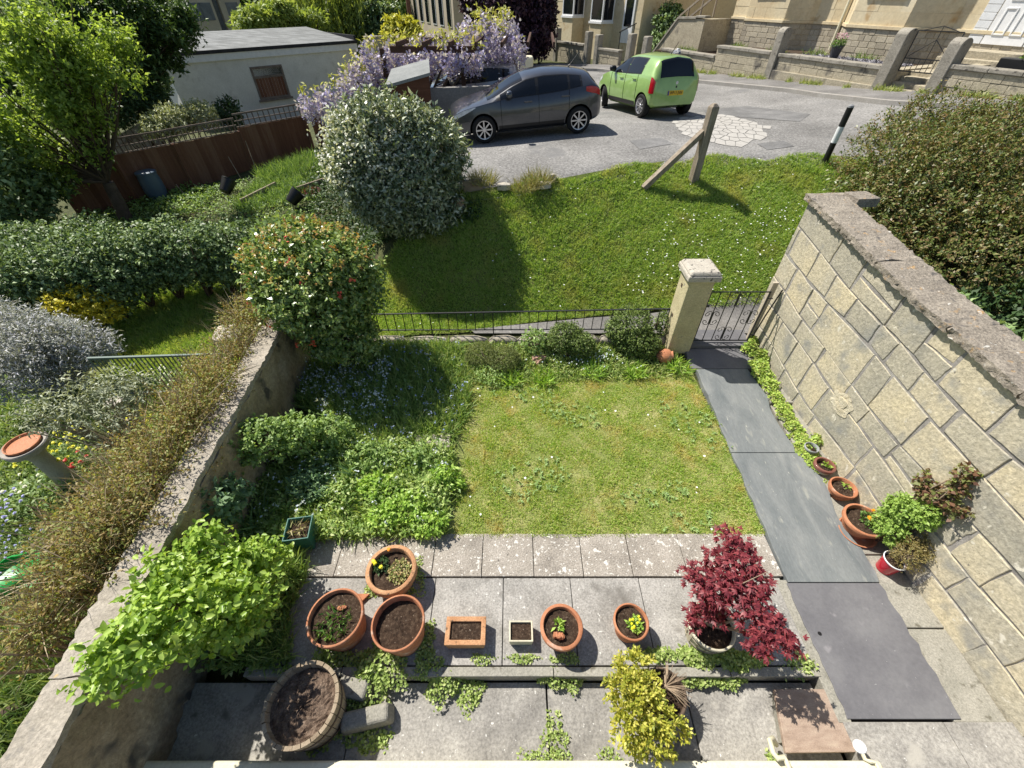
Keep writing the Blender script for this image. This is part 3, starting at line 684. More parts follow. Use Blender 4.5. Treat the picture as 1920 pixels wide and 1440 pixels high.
# ================================================================ pots and their plants
def pot(name, label, c, rt, rb, h, mat, rim_w=.025, rim_h=.05, soil=.04, group=None, sx=1, rz=0.0, cat="plant pot", tilt=None, soil_mat=None, seg=40):
    t = thing(name, label, cat, (c.x, c.y, c.z - h), rz, group)
    w = rim_w * .8
    mb = MB(); mb.lathe([(rb * .9, 0), (rb, .004), (rt - rim_w * .35 - (rt - rb) * rim_h / h, h - rim_h), (rt - w - .004, h - rim_h), (rt - w - .004, h - rim_h - .05)], seg, sx=sx, cap0=True, wob=.004)
    mb.build("body", mat, t, smooth=True, angle=math.radians(50))
    mb = MB(); mb.lathe([(rt - rim_w * .4, h - rim_h - .002), (rt, h - rim_h), (rt + .003, h - .008), (rt - .004, h), (rt - rim_w + .006, h), (rt - rim_w, h - .008), (rt - rim_w - .008, h - rim_h - soil - .03)], seg, sx=sx, wob=.004)
    mb.build("rim", mat, t, smooth=True, angle=math.radians(50))
    mb = MB(); rr = np.random.default_rng(int(abs(c.x) * 1000 + abs(c.y) * 100)); ri = rt - rim_w - .002; zs = h - rim_h * .5 - soil
    rings = 9; V = [(0, 0, zs + .01)]; F = []
    for i in range(1, rings + 1):
        for k in range(28):
            a = 2 * math.pi * k / 28; q = ri * i / rings; V.append((q * math.cos(a) * sx, q * math.sin(a), zs + rr.normal() * .006 + .012 * (1 - i / rings)))
    F += [(0, 1 + k, 1 + (k + 1) % 28) for k in range(28)]
    for i in range(rings - 1): F += [(1 + i * 28 + k, 1 + (i + 1) * 28 + k, 1 + (i + 1) * 28 + (k + 1) % 28, 1 + i * 28 + (k + 1) % 28) for k in range(28)]
    mb.add(V, F); mb.build("soil", soil_mat or mPot_soil, t, smooth=True)
    t['_z'] = c.z - h + zs
    return t
def soil_z(t): return t['_z']
gLeaf = leafM("mid_green_leaf", [(.05, .12, .025), (.09, .19, .04), (.15, .26, .06), (.22, .32, .1)], .3)
gFresh = leafM("fresh_green_leaf", [(.16, .29, .04), (.24, .39, .06), (.34, .48, .1), (.42, .55, .14)], .35, .4)
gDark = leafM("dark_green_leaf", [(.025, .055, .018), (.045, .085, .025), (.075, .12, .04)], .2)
gYellowF = leafM("yellow_petal", [(.8, .6, .02), (.9, .72, .05)], .3)
gOrangeF = leafM("orange_petal", [(.85, .25, .01), (.9, .35, .02)], .3)
gStraw = leafM("straw_stem", [(.3, .24, .13), (.45, .38, .22), (.25, .28, .1)], .2)
gSucc = leafM("succulent_leaf", [(.16, .22, .06), (.3, .33, .12), (.42, .3, .16), (.38, .42, .2)], .2)
def small_plant(name, label, cat, c, r, h, n, L, W, mat, flowers=(), kind='kite', group=None, up=.8, petal=.018):
    """low leafy plant rooted at c with flower heads as a part"""
    t = thing(name, label, cat, tuple(c), 0, group)
    lv = LV(); a = rng.random(n) * 6.283; q = r * np.sqrt(rng.random(n))
    P = np.stack([c[0] + q * np.cos(a), c[1] + q * np.sin(a), c[2] + h * rng.random(n) * (1 - .5 * q / r)], 1)
    D = rdir(n) + np.stack([np.cos(a) * .5, np.sin(a) * .5, np.full(n, up)], 1)
    Nn = rdir(n) * .6 + np.array([0, 0, 1.])
    if kind == 'blade': lv.blades(P, D, L * (.6 + .6 * rng.random(n)), W)
    elif kind == 'oval': lv.ovals(P, D, Nn, L * (.6 + .6 * rng.random(n)), W)
    else: lv.kites(P, D, Nn, L * (.6 + .6 * rng.random(n)), W)
    lv.build("leaves", mat, t)
    if flowers:
        for (fm, pts) in flowers:
            P = np.array(pts, float)
            for grp in ([P] if len(P) > 40 else [P[i:i + 1] for i in range(len(P))]):
                lv = LV()
                for k in range(3): lv.discs(grp + np.array([0, 0, .006 * k]), rdir(len(grp)) * .35 + np.array([0, -.25, 1.]), petal * (1 - .22 * k))
                o = lv.build("flower_head" if len(grp) == 1 else "flower_heads", fm, t)
                if len(grp) > 1: o['kind'] = 'stuff'
    return t
def near(c, r, n, dz=.03): return [(c[0] + R.uniform(-r, r), c[1] + R.uniform(-r, r), c[2] + dz + R.uniform(0, .03)) for _ in range(n)]

# --- the round terracotta pots on the patio
pA = pot("terracotta_pot", "round terracotta pot with thick rim and pansies, furthest of the three big round pots", at(733, 1066, .33), .275, .2, .33, mTerraD, .045, .1, .03)
c = at(715, 1060, soil_z(pA)); sp = "winter pansies and sedum filling the furthest round terracotta pot"
small_plant("pansy", "dark leaved pansies with yellow and orange flowers in round terracotta pot", "flower", c, .09, .07, 160, .045, .026, gDark,
            [(gYellowF, [at(700, 1052, .36), at(714, 1063, .36), at(703, 1056, .365)]), (gOrangeF, [at(729, 1030, .37)])], petal=.026)
c = at(750, 1072, soil_z(pA)); small_plant("sedum", "pale reddish sedum rosettes on the sunny side of the pansy pot", "plant", c, .13, .05, 420, .035, .02, gSucc)
pB = pot("terracotta_pot", "wide terracotta pot with a clay ornament and sparse weeds, leftmost on the patio", at(628, 1156, .42), .275, .21, .42, mTerra, .022, .06, .03)
c = at(625, 1170, soil_z(pB)); small_plant("weeds", "straggly weeds and dry stalks growing in the leftmost wide terracotta pot", "plant", c, .16, .06, 170, .07, .018, gLeaf, kind='blade', up=.3)
c = at(640, 1142, soil_z(pB)); t = thing("clay_snail", "small orange clay snail lying on soil among weeds in wide pot", "ornament", tuple(c)); mb = MB()
mb.rock((0, 0, .025), (.06, .045, .05), 5); mb.rock((.035, .01, .02), (.05, .03, .035), 6); mb.build("body", mTerra, t, smooth=True)
pC = pot("terracotta_pot", "deep terracotta pot holding only bare soil, nearest the ivy clump", at(746, 1166, .44), .26, .2, .44, mTerra, .02, .05, .08)
# flat triangular tile beside the leftmost pot
c = at(672, 1135, .03); t = thing("clay_tile", "flat triangular terracotta tile sticking out behind the leftmost pot", "tile", tuple(c)); mb = MB()
mb.prism([(-.12, -.14), (.1, .12), (-.12, .12)], -.02, .012); mb.build("tile", mTerra, t, bevel=.004)
pF = pot("terracotta_pot", "medium terracotta bowl pot with clay figure and a green shoot, beside small cream trough", at(1053, 1174, .3), .215, .14, .3, mTerra, .035, .06, .02)
c = at(1046, 1193, soil_z(pF)); t = thing("clay_frog", "small round orange clay frog sitting on soil beside a green shoot", "ornament", tuple(c)); mb = MB()
mb.rock((-.02, 0, .03), (.06, .06, .06), 15); mb.rock((.03, -.01, .03), (.065, .06, .06), 16); mb.rock((0, -.02, .055), (.04, .04, .04), 17); mb.build("body", mTerra, t, smooth=True)
c = at(1047, 1174, soil_z(pF)); small_plant("seedling", "leafy green shoot coming up in the bowl pot with clay frog", "plant", c, .035, .05, 26, .07, .03, gFresh)
pG = pot("terracotta_pot", "smaller terracotta pot with little yellow flowers, right of the clay frog pot", at(1184, 1165, .28), .178, .125, .28, mTerra, .02, .05, .02)
c = at(1190, 1172, soil_z(pG)); small_plant("primula", "small yellow flowering primula planted in the middle of smaller pot", "flower", c, .07, .05, 110, .05, .025, gFresh, [(gYellowF, near(c, .06, 9, .06))], petal=.016)
def trough(name, label, px, py, z, w, d, h, mat, rim, rz=0.0):
    c = at(px, py, z); t = thing(name, label, "trough", (c.x, c.y, 0), rz); mb = MB(); i = rim
    o_ = [(-w / 2, -d / 2), (w / 2, -d / 2), (w / 2, d / 2), (-w / 2, d / 2)]; f = .9
    V = [(x * f, y * f, 0) for x, y in o_] + [(x, y, h) for x, y in o_] + [(x * (w - 2 * i) / w, y * (d - 2 * i) / d, h) for x, y in o_] + [(x * (w - 2 * i) / w, y * (d - 2 * i) / d, h - .07) for x, y in o_]
    F = [(3, 2, 1, 0)] + [(q * 4 + k, q * 4 + (k + 1) % 4, q * 4 + 4 + (k + 1) % 4, q * 4 + 4 + k) for q in range(3) for k in range(4)]
    mb.add(V, F); mb.build("body", mat, t, bevel=.007)
    mb = MB(); nx_, ny_ = 14, 9; V = [((a / nx_ - .5) * (w - 2 * i), (b / ny_ - .5) * (d - 2 * i), h - .03 + R.uniform(-.006, .006)) for b in range(ny_ + 1) for a in range(nx_ + 1)]
    mb.add(V, [(b * (nx_ + 1) + a, b * (nx_ + 1) + a + 1, (b + 1) * (nx_ + 1) + a + 1, (b + 1) * (nx_ + 1) + a) for b in range(ny_) for a in range(nx_)]); mb.build("soil", mPot_soil, t, smooth=True)
    return t
trough("terracotta_trough", "rectangular aged terracotta trough filled with bare soil", 873, 1182, .17, .42, .27, .17, mTerraD, .05)
trough("cream_trough", "small rectangular cream ceramic trough filled with bare soil", 977, 1183, .15, .25, .2, .15, mCream, .018)
# --- oak half barrel
BH = .55; c = at(564, 1318, .4); bl = thing("half_barrel", "large wooden half barrel planter full of brown soil on lower paving", "barrel planter", (c.x, c.y, -.15))
NS = 26; bs = rng.uniform(.85, 1.15, NS); bs = np.concatenate([[0], np.cumsum(bs)]); bs = bs / bs[-1] * 2 * math.pi; mb = MB()
def brad(z): return .262 + .062 * (z / BH) ** .8
for i in range(NS):
    a0, a1 = bs[i] + .008, bs[i + 1] - .008; V = []; dz = R.uniform(-.008, .008)
    for z in (0, BH * .35, BH * .7, BH + dz):
        for a in (a0, (a0 + a1) / 2, a1): V.append((brad(z) * math.cos(a), brad(z) * math.sin(a), z))
    for z in (BH + dz, BH * .6):
        for a in (a0, (a0 + a1) / 2, a1): V.append(((brad(z) - .032) * math.cos(a), (brad(z) - .032) * math.sin(a), z))
    mb.add(V, [(q * 3 + k, q * 3 + k + 1, q * 3 + k + 4, q * 3 + k + 3) for q in range(5) for k in range(2)])
mb.build("staves", mBarrelW, bl)
for z in (.12, .4): mb = MB(); mb.lathe([(brad(z - .02) + .002, z - .02), (brad(z - .02) + .006, z - .02), (brad(z + .02) + .006, z + .02), (brad(z + .02) + .002, z + .02)], 40); mb.build("hoop", mHoop, bl)
mb = MB(); V = [(0, 0, BH - .07)]; F = []
for i in range(1, 15):
    for k in range(48):
        a = k * math.pi / 24; q = (brad(BH * .9) - .03) * i / 14; V.append((q * math.cos(a), q * math.sin(a), BH - .085 + R.uniform(-.014, .014) + .02 * (1 - i / 14)))
F += [(0, 1 + k, 1 + (k + 1) % 48) for k in range(48)]
for i in range(13): F += [(1 + i * 48 + k, 1 + (i + 1) * 48 + k, 1 + (i + 1) * 48 + (k + 1) % 48, 1 + i * 48 + (k + 1) % 48) for k in range(48)]
mb.add(V, F); mb.build("soil", M("barrel_soil", [(.085, .055, .038), (.18, .125, .09), (.29, .215, .16)], 14, .95, 1.0, 45, fine=.55, fscale=70, bdist=.03), bl)
# --- two carved stone blocks by the barrel
for nm, lb, px, py, d, rz in (("stone_block", "broken weathered stone block under ivy, further of two by the barrel", 660, 1287, (.34, .2, .2), -.15), ("stone_block", "long worn stone block lying beside the barrel, nearer of two", 683, 1343, (.5, .17, .2), .2)):
    c = at(px, py, .05); t = thing(nm, lb, "stone", (c.x, c.y, -.15), rz); mb = MB(); mb.box((0, 0, .1), d, taper=.86); mb.build("stone", mStep, t, bevel=.035, seg=3)
# --- green square planter
c = at(558, 990, .36); t = thing("green_planter", "square green plastic planter of dead stalks at the flower bed edge", "planter", (c.x, c.y, 0), .15); mb = MB(); w, h = .3, .36
o_ = [(-1, -1), (1, -1), (1, 1), (-1, 1)]; V = [(x * w * .36, y * w * .36, 0) for x, y in o_] + [(x * w / 2, y * w / 2, h) for x, y in o_] + [(x * (w / 2 - .018), y * (w / 2 - .018), h) for x, y in o_] + [(x * (w / 2 - .03), y * (w / 2 - .03), h - .1) for x, y in o_]
mb.add(V, [(3, 2, 1, 0)] + [(q * 4 + k, q * 4 + (k + 1) % 4, q * 4 + 4 + (k + 1) % 4, q * 4 + 4 + k) for q in range(3) for k in range(4)]); mb.build("body", mGreenpl, t, bevel=.008)
mb = MB(); mb.box((0, 0, h - .085), (.255, .255, .02)); mb.build("soil", mPot_soil, t)
c = at(558, 990, .3); small_plant("dead_stalks", "dry brown leaves and straw stalks left in green planter", "plant", c, .1, .03, 46, .12, .014, gStraw, kind='blade', up=.5)
# --- pots along the right wall
def pot_r(name, label, px, py, z, rt, rb, h, mat, **k): return pot(name, label, at(px, py, z) - Vector((.03, 0, 0)), rt, rb, h, mat, **k)
mGreypot = plain("grey_pot", (.3, .31, .31), .6)
p1 = pot_r("small_pot", "tiny grey pot half hidden by greenery, furthest along the stone wall", 1527, 838, .2, .095, .075, .15, mGreypot, rim_w=.014, rim_h=.03)
c = at(1527, 838, soil_z(p1)); small_plant("seedling", "few green seedlings in the tiny grey pot by the wall", "plant", c, .05, .03, 20, .05, .018, gLeaf)
mBowl = M("brown_glaze", [(.16, .06, .045), (.24, .1, .075)], 5, .35, .1, 30, fine=.1, coat=.3)
p2 = pot_r("glazed_bowl", "cream bowl pot with glossy brown rim between two pots along wall", 1552, 871, .2, .135, .085, .18, mCream, rim_w=.03, rim_h=.05)
p2.children[1].data.materials[0] = mBowl; tag(p2.children[1], "glossy brown rim")
c = at(1553, 872, soil_z(p2)); small_plant("strawberry_plant", "light green leafy seedling growing in the glazed bowl", "plant", c, .07, .03, 34, .06, .04, gFresh)
p3 = pot_r("terracotta_bowl", "plain terracotta bowl with one seedling, between glazed bowl and marigold bowl", 1587, 913, .2, .165, .1, .2, mTerra, rim_w=.022, rim_h=.05)
c = at(1587, 912, soil_z(p3)); small_plant("seedling", "single star shaped green seedling in plain terracotta bowl", "plant", c, .03, .03, 16, .06, .02, gFresh)
p4 = pot_r("terracotta_bowl", "large tilted terracotta bowl with marigolds, largest of the pots along wall", 1626, 974, .25, .225, .14, .25, mTerra, rim_w=.03, rim_h=.05)
c = at(1634, 980, soil_z(p4)); small_plant("marigold", "orange and yellow marigolds with feathery leaves in large terracotta bowl", "flower", c, .13, .06, 260, .05, .014, gLeaf,
            [(gOrangeF, [at(1630, 970, .3), at(1638, 957, .3), at(1631, 973, .3)]), (gYellowF, [at(1664, 975, .3)])], petal=.026)
c = at(1597, 1005, .03); t = thing("saucer", "terracotta saucer under the large marigold bowl", "saucer", (c.x + .09, c.y + .05, .02)); mb = MB()
mb.lathe([(.15, 0), (.19, .0), (.215, .035), (.2, .035), (.18, .012)], 36, cap0=True); mb.build("dish", mTerra, t, smooth=True)
rb_ = pot_r("red_bucket", "glossy red bucket holding a brown heather at the wall foot", 1685, 1050, .24, .115, .085, .23, mRed, rim_w=.01, rim_h=.02, cat="bucket")
rb_.children[1].data.materials[0] = mWhite
gHeath = leafM("heather_leaf", [(.13, .1, .035), (.2, .16, .05), (.28, .22, .09), (.14, .15, .05)], .2)
gHeathg = leafM("dark_heather", [(.05, .07, .025), (.09, .11, .035), (.12, .15, .05)], .2)
def shrub(name, label, cat, base, blobs, mat, dens, per, twig, L, W, wood=True, bmat=None, group=None, part="foliage", nb=14, **k):
    t = thing(name, label, cat, tuple(base), 0, group)
    lv = LV(); bush(lv, blobs, dens, per, twig, L, W, **k); lv.build(part, mat, t)
    if wood:
        tips = []
        for c_, r_ in blobs:
            C, O = blob_points(c_, np.array(r_) * .8, max(4, nb // len(blobs)), .5); tips += [tuple(p) for p in C if p[2] > base[2]]
        mb = MB(); branches(mb, base, tips, .012 + .012 * max(r_[2] for _, r_ in blobs), .004); mb.build("branches", bmat or mBark, t, world=True, smooth=True)
    return t
c = at(1685, 1050, .24); cc = c + Vector((.06, .03, .12))
shrub("heather", "brown bushy heather spilling out of the red bucket", "plant", c, [(cc, (.16, .17, .2)), (cc + Vector((.1, .14, .12)), (.14, .15, .17)), (cc + Vector((.14, .0, .12)), (.12, .12, .15))], gHeath, 700, 9, .07, .022, .007, low=-1, nb=10)
c = Vector((4.52, 2.4, .03))
shrub("wall_shrub", "bright green small leaved shrub against the stone wall behind bucket", "shrub", c, [((4.5, 2.48, .62), (.14, .22, .26)), ((4.52, 2.3, .82), (.1, .16, .18)), ((4.46, 2.36, .4), (.12, .18, .18))], leafM("lime_small_leaf", [(.16, .26, .05), (.24, .36, .07), (.33, .44, .12)], .3), 520, 9, .07, .035, .02, low=-1)
c = Vector((4.55, 1.9, .5))
shrub("climber", "reddish leaved climber trailing over stone wall above the green shrub", "climbing plant", (4.56, 2.45, .5), [((4.55, 2.42, 1.0), (.08, .2, .13)), ((4.57, 2.25, 1.12), (.07, .16, .09)), ((4.57, 2.36, 1.3), (.07, .1, .13)), ((4.57, 2.4, 1.48), (.06, .07, .12)), ((4.55, 2.58, 1.08), (.06, .08, .16))],
      leafM("bronze_leaf", [(.1, .05, .035), (.17, .09, .05), (.16, .17, .06), (.22, .26, .08)], .3), 260, 6, .07, .045, .03, low=-1, bmat=mTwig)

# --- the red maple in its cream tub
pM = pot("maple_tub", "round cream barrel patterned tub under the red maple", at(1335, 1172, .34), .23, .17, .34, mCream, .02, .04, .03)
mb = MB()
for i in range(16):
    a = i * math.pi / 8; mb.bar((.172 * math.cos(a), .172 * math.sin(a), .01), (.224 * math.cos(a), .224 * math.sin(a), .29), .006, .006)
for z, r_ in ((.1, .192), (.24, .218)): mb.lathe([(r_ - .004, z - .008), (r_ + .005, z), (r_ - .004, z + .008)], 36)
mb.build("stave_lines", M("cream_groove", [(.2, .17, .12), (.3, .27, .2)], 5), pM)
mapt = thing("red_maple", "dark red japanese maple with lobed leaves in cream tub", "tree", (pM.location.x, pM.location.y, .3))
mbase = Vector((pM.location.x + .02, pM.location.y, .3))
mcl = [(at(1375, 1015, .95), .17), (at(1400, 1050, .92), .17), (at(1355, 1055, .85), .2), (at(1310, 1085, .8), .17), (at(1330, 1110, .8), .17), (at(1375, 1095, .85), .22), (at(1420, 1090, .85), .18), (at(1335, 1145, .6), .16), (at(1405, 1140, .8), .22), (at(1450, 1180, .85), .16), (at(1425, 1205, .75), .14), (at(1480, 1205, .8), .11), (at(1300, 1160, .55), .1)]
mb = MB(); branches(mb, mbase, [tuple(p) for p, r in mcl], .018, .005, 7, .12, 5); mb.tube([mbase + Vector((0, 0, .35)), mbase + Vector((.12, .18, .6)), mbase + Vector((.36, .25, .72))], [.008, .005, .003], 6)
mb.build("branches", mTwig, mapt, world=True, smooth=True)
lv = LV()
for c, r in mcl:
    n = int(88 * (r / .16) ** 2); r *= 1.2; P, O = blob_points(c, (r, r, r * .7), n, .8, None, -1)
    D0 = unit(O * .5 + rdir(len(P)) * .6 + np.array([0, 0, -.25])); Nn = unit(rdir(len(P)) * .35 + np.array([0, 0, 1.])); S = unit(np.cross(D0, Nn)); D0 = np.cross(Nn, S)
    for an, sc in ((0, 1), (.62, .86), (-.62, .86), (1.25, .6), (-1.25, .6)):
        lv.kites(P, D0 * math.cos(an) + S * math.sin(an), Nn, .058 * sc * (.6 + .7 * rng.random(len(P))), .017, .1, .2, .5)
lv.build("leaves", leafM("maple_leaf", [(.075, .014, .02), (.14, .023, .033), (.215, .039, .05), (.3, .07, .075)], .35, .45), mapt)
# --- golden conifer
pK = pot("brown_pot", "brown plastic pot leaning under the golden conifer", at(1245, 1300, .22), .21, .17, .36, M("brown_pot_plastic", [(.1, .07, .05), (.16, .115, .085)], 5, .6), .02, .04, .02)
kcl = [(at(1185, 1260, .45), .13), (at(1200, 1290, .5), .13), (at(1180, 1310, .5), .14), (at(1210, 1330, .5), .15), (at(1180, 1350, .45), .14), (at(1215, 1375, .42), .14), (at(1250, 1360, .42), .1), (at(1230, 1395, .36), .1), (at(1165, 1285, .45), .09), (at(1195, 1242, .36), .08), (at(1268, 1358, .36), .06)]
kt = thing("golden_conifer", "bright yellow feathery conifer spreading over a brown pot", "shrub", (pK.location.x, pK.location.y, .15))
lv = LV()
for c, r in kcl:
    C, O = blob_points(c, (r, r, r * .8), int(30 * (r / .13) ** 2), .3, None, -.5); n = len(C)
    for j in range(15):
        s_ = (j + .5) / 15; D = unit(O + .3 * rdir(n) + np.array([0, 0, .35])); side = unit(np.cross(D, rdir(n)))
        lv.kites(C + D * (.1 * s_), unit(D * .8 + side * (.75 if j % 2 else -.75)), rdir(n) * .6 + np.array([0, 0, .8]), .06 * (1.1 - .6 * s_), .021, .1, 0)
lv.build("foliage", leafM("golden_needle", [(.14, .18, .025), (.28, .3, .04), (.42, .4, .06), (.56, .52, .14)], .3), kt)
mb = MB()
for i in range(60):
    a = R.uniform(-1.0, 1.4); l = R.uniform(.15, .26); z = .2 + R.uniform(0, .05); b = Vector((pK.location.x + .02, pK.location.y + .05, z)); e = b + Vector((math.cos(a) * l, math.sin(a) * l * .9, R.uniform(-.03, .08))); mb.tube([b, b.lerp(e, .5) + Vector((0, 0, .03)), e], [.004, .003, .002], 4)
mb.build("bare_twigs", mTwig, kt, world=True)
# --- stone step, waste pipes and the painted ledge at the foot of the house
c0 = at(1452, 1292, .0); c1 = at(1555, 1292, .0); c2 = at(1616, 1410, .0); c3 = at(1474, 1412, .0)
t = thing("stone_step", "brown sandstone slab raised as a step beside the purple slate", "step", ((c0.x + c2.x) / 2, (c0.y + c2.y) / 2, -.15)); mb = MB()
mb.prism([(c3.x, c3.y), (c2.x, c2.y), (c1.x, c1.y), (c0.x, c0.y)], -.05, .0); mb.build("tread", M("brown_sandstone", [(.25, .18, .135), (.36, .27, .21), (.44, .35, .27)], 4, .9, .4, 40, fine=.35, world=True, stretch=(1.5, 4, 1)), t, world=True, bevel=.006)
mb = MB(); mb.prism([(c3.x + .03, c3.y + .08), (c2.x - .03, c2.y + .08), (c1.x - .02, c1.y - .02), (c0.x + .02, c0.y - .02)], -.15, -.052); mb.build("riser", mStep, t, world=True)
tg = thing("painted_ledge", "cream painted masonry ledge along the foot of the house", "ledge", (0, .1, -.15)); mb = MB()
a = at(240, 1426, .12); b = at(1652, 1432, .12); mb.box(((a.x + b.x) / 2, a.y - .3, .0), (b.x - a.x, .6, .28)); mb.build("ledge", mGrit, tg, world=True, bevel=.03, seg=3)
mPipe = plain("cream_pipe", (.62, .58, .42), .45)
t = thing("waste_pipe", "bent cream plastic waste pipe rising over painted ledge, left of two", "pipe", tuple(at(1447, 1386, .05))); mb = MB()
P = [at(1455, 1396, -.02), at(1449, 1384, .1), at(1443, 1388, .16), at(1450, 1412, .2), at(1458, 1422, .2), at(1470, 1420, .2), at(1476, 1430, .2), at(1484, 1452, .22)]
mb.tube(P, [.022] * 8, 10); mb.build("pipe", mPipe, t, world=True, smooth=True)
t = thing("white_gully_cap", "round white plastic cap on a short pipe at step corner", "pipe", tuple(at(1612, 1402, .05))); mb = MB()
c = at(1612, 1400, .16); mb.lathe([(.0, .012), (.045, .01), (.05, .0), (.045, -.008)], 24, tuple(c), M=Matrix.Rotation(-.3, 3, 'Y')); mb.build("cap", mWhite, t, world=True, smooth=True)
mb = MB(); mb.tube([c + Vector((0, 0, -.005)), at(1622, 1424, .14), at(1632, 1428, .16), at(1642, 1430, .16), at(1652, 1450, .16)], .017, 10); mb.build("pipe", mPipe, t, world=True, smooth=True)
# ================================================================ planting in the front garden
def px_blob(px, py, z, rx, ry=None, rz=None): p = at(px, py, z); return ((p.x, p.y, p.z), (rx, ry or rx, rz or rx * .8))
gRose = leafM("rose_leaf", [(.16, .27, .035), (.23, .35, .055), (.32, .44, .085), (.4, .52, .14)], .36, .38)
rb = [px_blob(430, 1090, .75, .42, .45, .4), px_blob(330, 1150, 1.2, .4, .4, .3), px_blob(420, 1150, .9, .38, .35, .35), px_blob(260, 1215, 1.4, .3, .3, .22), px_blob(215, 1240, 1.45, .2, .24, .18), px_blob(490, 1060, .55, .26, .3, .3), px_blob(380, 1035, 1.0, .28, .3, .22), px_blob(300, 1085, 1.3, .2, .25, .15), px_blob(470, 1140, .55, .28, .26, .3)]
base = at(420, 1180, 0); shrub("rose_shrub", "large light green rounded leaved shrub leaning over the rendered wall", "shrub", (base.x, base.y + .15, 0), rb, gRose, 110, 7, .17, .056, .036, kind='oval', up=.3, low=-.6, nb=26, spread=1.15, shell=.55)
gSoft = leafM("soft_green_leaf", [(.12, .2, .05), (.18, .28, .075), (.27, .38, .12), (.34, .45, .17)], .32)
base = at(500, 880); shrub("rose_bush", "loose light green bush beside the wall behind the iris leaves", "shrub", (base.x, base.y, .05), [px_blob(490, 825, .75, .42, .4, .36), px_blob(440, 850, .7, .26, .3, .28), px_blob(560, 815, .6, .34, .3, .3), px_blob(620, 810, .4, .3, .3, .26)], gSoft, 150, 8, .1, .05, .028, up=.4, nb=20)
gBlueg = leafM("blue_green_leaf", [(.1, .18, .08), (.16, .26, .12), (.25, .36, .19)], .25)
base = at(400, 985); shrub("tree_peony", "blue green leafy shrub close to rendered wall above the rose shrub", "shrub", (base.x, base.y, .03), [px_blob(395, 945, .75, .3, .32, .34), px_blob(430, 935, .6, .24, .26, .3)], gBlueg, 150, 8, .1, .06, .034, up=.4)
# cotoneaster on the corner
gCot = leafM("glossy_leaf", [(.05, .1, .025), (.1, .17, .04), (.17, .26, .065), (.28, .37, .12), (.36, .4, .14)], .25, .3, .55)
gOr = leafM("orange_tip", [(.28, .14, .05), (.36, .2, .06), (.36, .3, .08), (.34, .36, .1)], .3, .4)
cc = Vector((-2.95, 5.65, 1.72)); base = (-2.9, 5.55, .1)
t = shrub("clipped_bush", "round topped glossy bush with orange new shoots at the wall corner", "bush", base, [(cc, (1.1, 1.0, .9)), (cc + Vector((.12, -.12, -.75)), (.76, .7, .62)), (cc + Vector((-.1, .05, .28)), (1.0, .9, .72))], gCot, 185, 8, .13, .06, .032, shell=.45, low=-.95, nb=34)
lv = LV(); C, O = blob_points(cc + Vector((0, 0, .2)), (1.08, 1.0, .86), 430, .14, None, .25); sprigs(lv, C, O, 4, .1, .05, .026, up=.6, spread=.7); lv.build("new_shoots", gOr, t)
mBerry = leafM("red_berry", [(.4, .03, .03), (.5, .1, .06)], .1)
C, O = blob_points(cc, (1.12, 1.02, .92), 20, .06, None, -.5)
for c_, o_ in zip(C, O): lv = LV(); lv.discs(c_[None] + rng.normal(size=(6, 3)) * .025, o_[None] + rdir(6) * .5, .022); lv.build("berry_cluster", mBerry, t)
# the small evergreen mounds by the railing
gBox = leafM("box_leaf", [(.05, .085, .022), (.09, .14, .032), (.15, .21, .05), (.23, .29, .09)], .22)
for lb, bl_, b0 in (("rounded dark green evergreen bush close against the gate pillar", [px_blob(1180, 618, .62, .5, .42, .42), px_blob(1245, 608, .6, .2, .2, .26), px_blob(1200, 640, .5, .4, .3, .3)], (1190, 660)),
                    ("small rounded evergreen bush in front of railing, left of pillar bush", [px_blob(1058, 632, .55, .36, .32, .32), px_blob(1085, 645, .5, .3, .26, .26)], (1065, 668))):
    b = at(*b0); shrub("evergreen_bush", lb, "bush", tuple(b), bl_, gBox, 480, 8, .07, .03, .016, shell=.3, group="evergreen mounds by the railing")
gHg = leafM("heath_green", [(.06, .085, .022), (.1, .13, .03), (.16, .19, .05), (.22, .24, .08)], .2)
b = at(920, 690); shrub("low_heath", "low clipped heath mound of fine needles in front of railing", "bush", tuple(b), [px_blob(900, 665, .33, .3, .3, .2), px_blob(945, 675, .33, .33, .32, .22)], gHg, 1300, 8, .05, .02, .006, shell=.2)
b = at(925, 710); small_plant("leafy_clump", "pale green leafy clump at the lawn edge before heath mound", "plant", (b.x - .05, b.y + .05, b.z), .26, .2, 420, .05, .03, gSoft)
b = at(985, 650); shrub("young_shrub", "small sparse light green shrub between heath mound and evergreen bush", "shrub", tuple(b), [px_blob(1005, 640, .45, .24, .24, .26)], gSoft, 220, 7, .07, .04, .02)
for lb, px, py in (("strappy yellow green clump at lawn edge under pillar bush", 1190, 700), ("strappy clump by the broken clay pot at lawn edge", 1020, 712), ("strappy lily clump at lawn edge near the heath mound", 960, 712), ("pale strappy clump between rounded bushes and lawn edge", 1110, 700), ("yellowish strappy clump close to the slate path", 1270, 690)):
    b = at(px, py); small_plant("lily_clump", lb, "plant", b, .17, .05, 130, .2, .02, gFresh, kind='blade', group="strappy clumps along the back border", up=.7)
gBlue = leafM("bluebell", [(.24, .3, .62), (.36, .42, .72), (.55, .6, .82)], .3)
gPaleF = leafM("pale_blue_flower", [(.5, .58, .74), (.7, .75, .84)], .3)
def bedpoly(pp): return [(at(x, y).x, at(x, y).y) for x, y in pp]
b = at(1110, 670); small_plant("forget_me_not", "pale blue forget me nots under the rounded evergreen bushes", "flower", b, .4, .1, 300, .05, .02, gLeaf, [(gPaleF, [tuple(at(1110 + R.gauss(0, 40), 668 + R.gauss(0, 10), .33)) for _ in range(90)])], petal=.014)
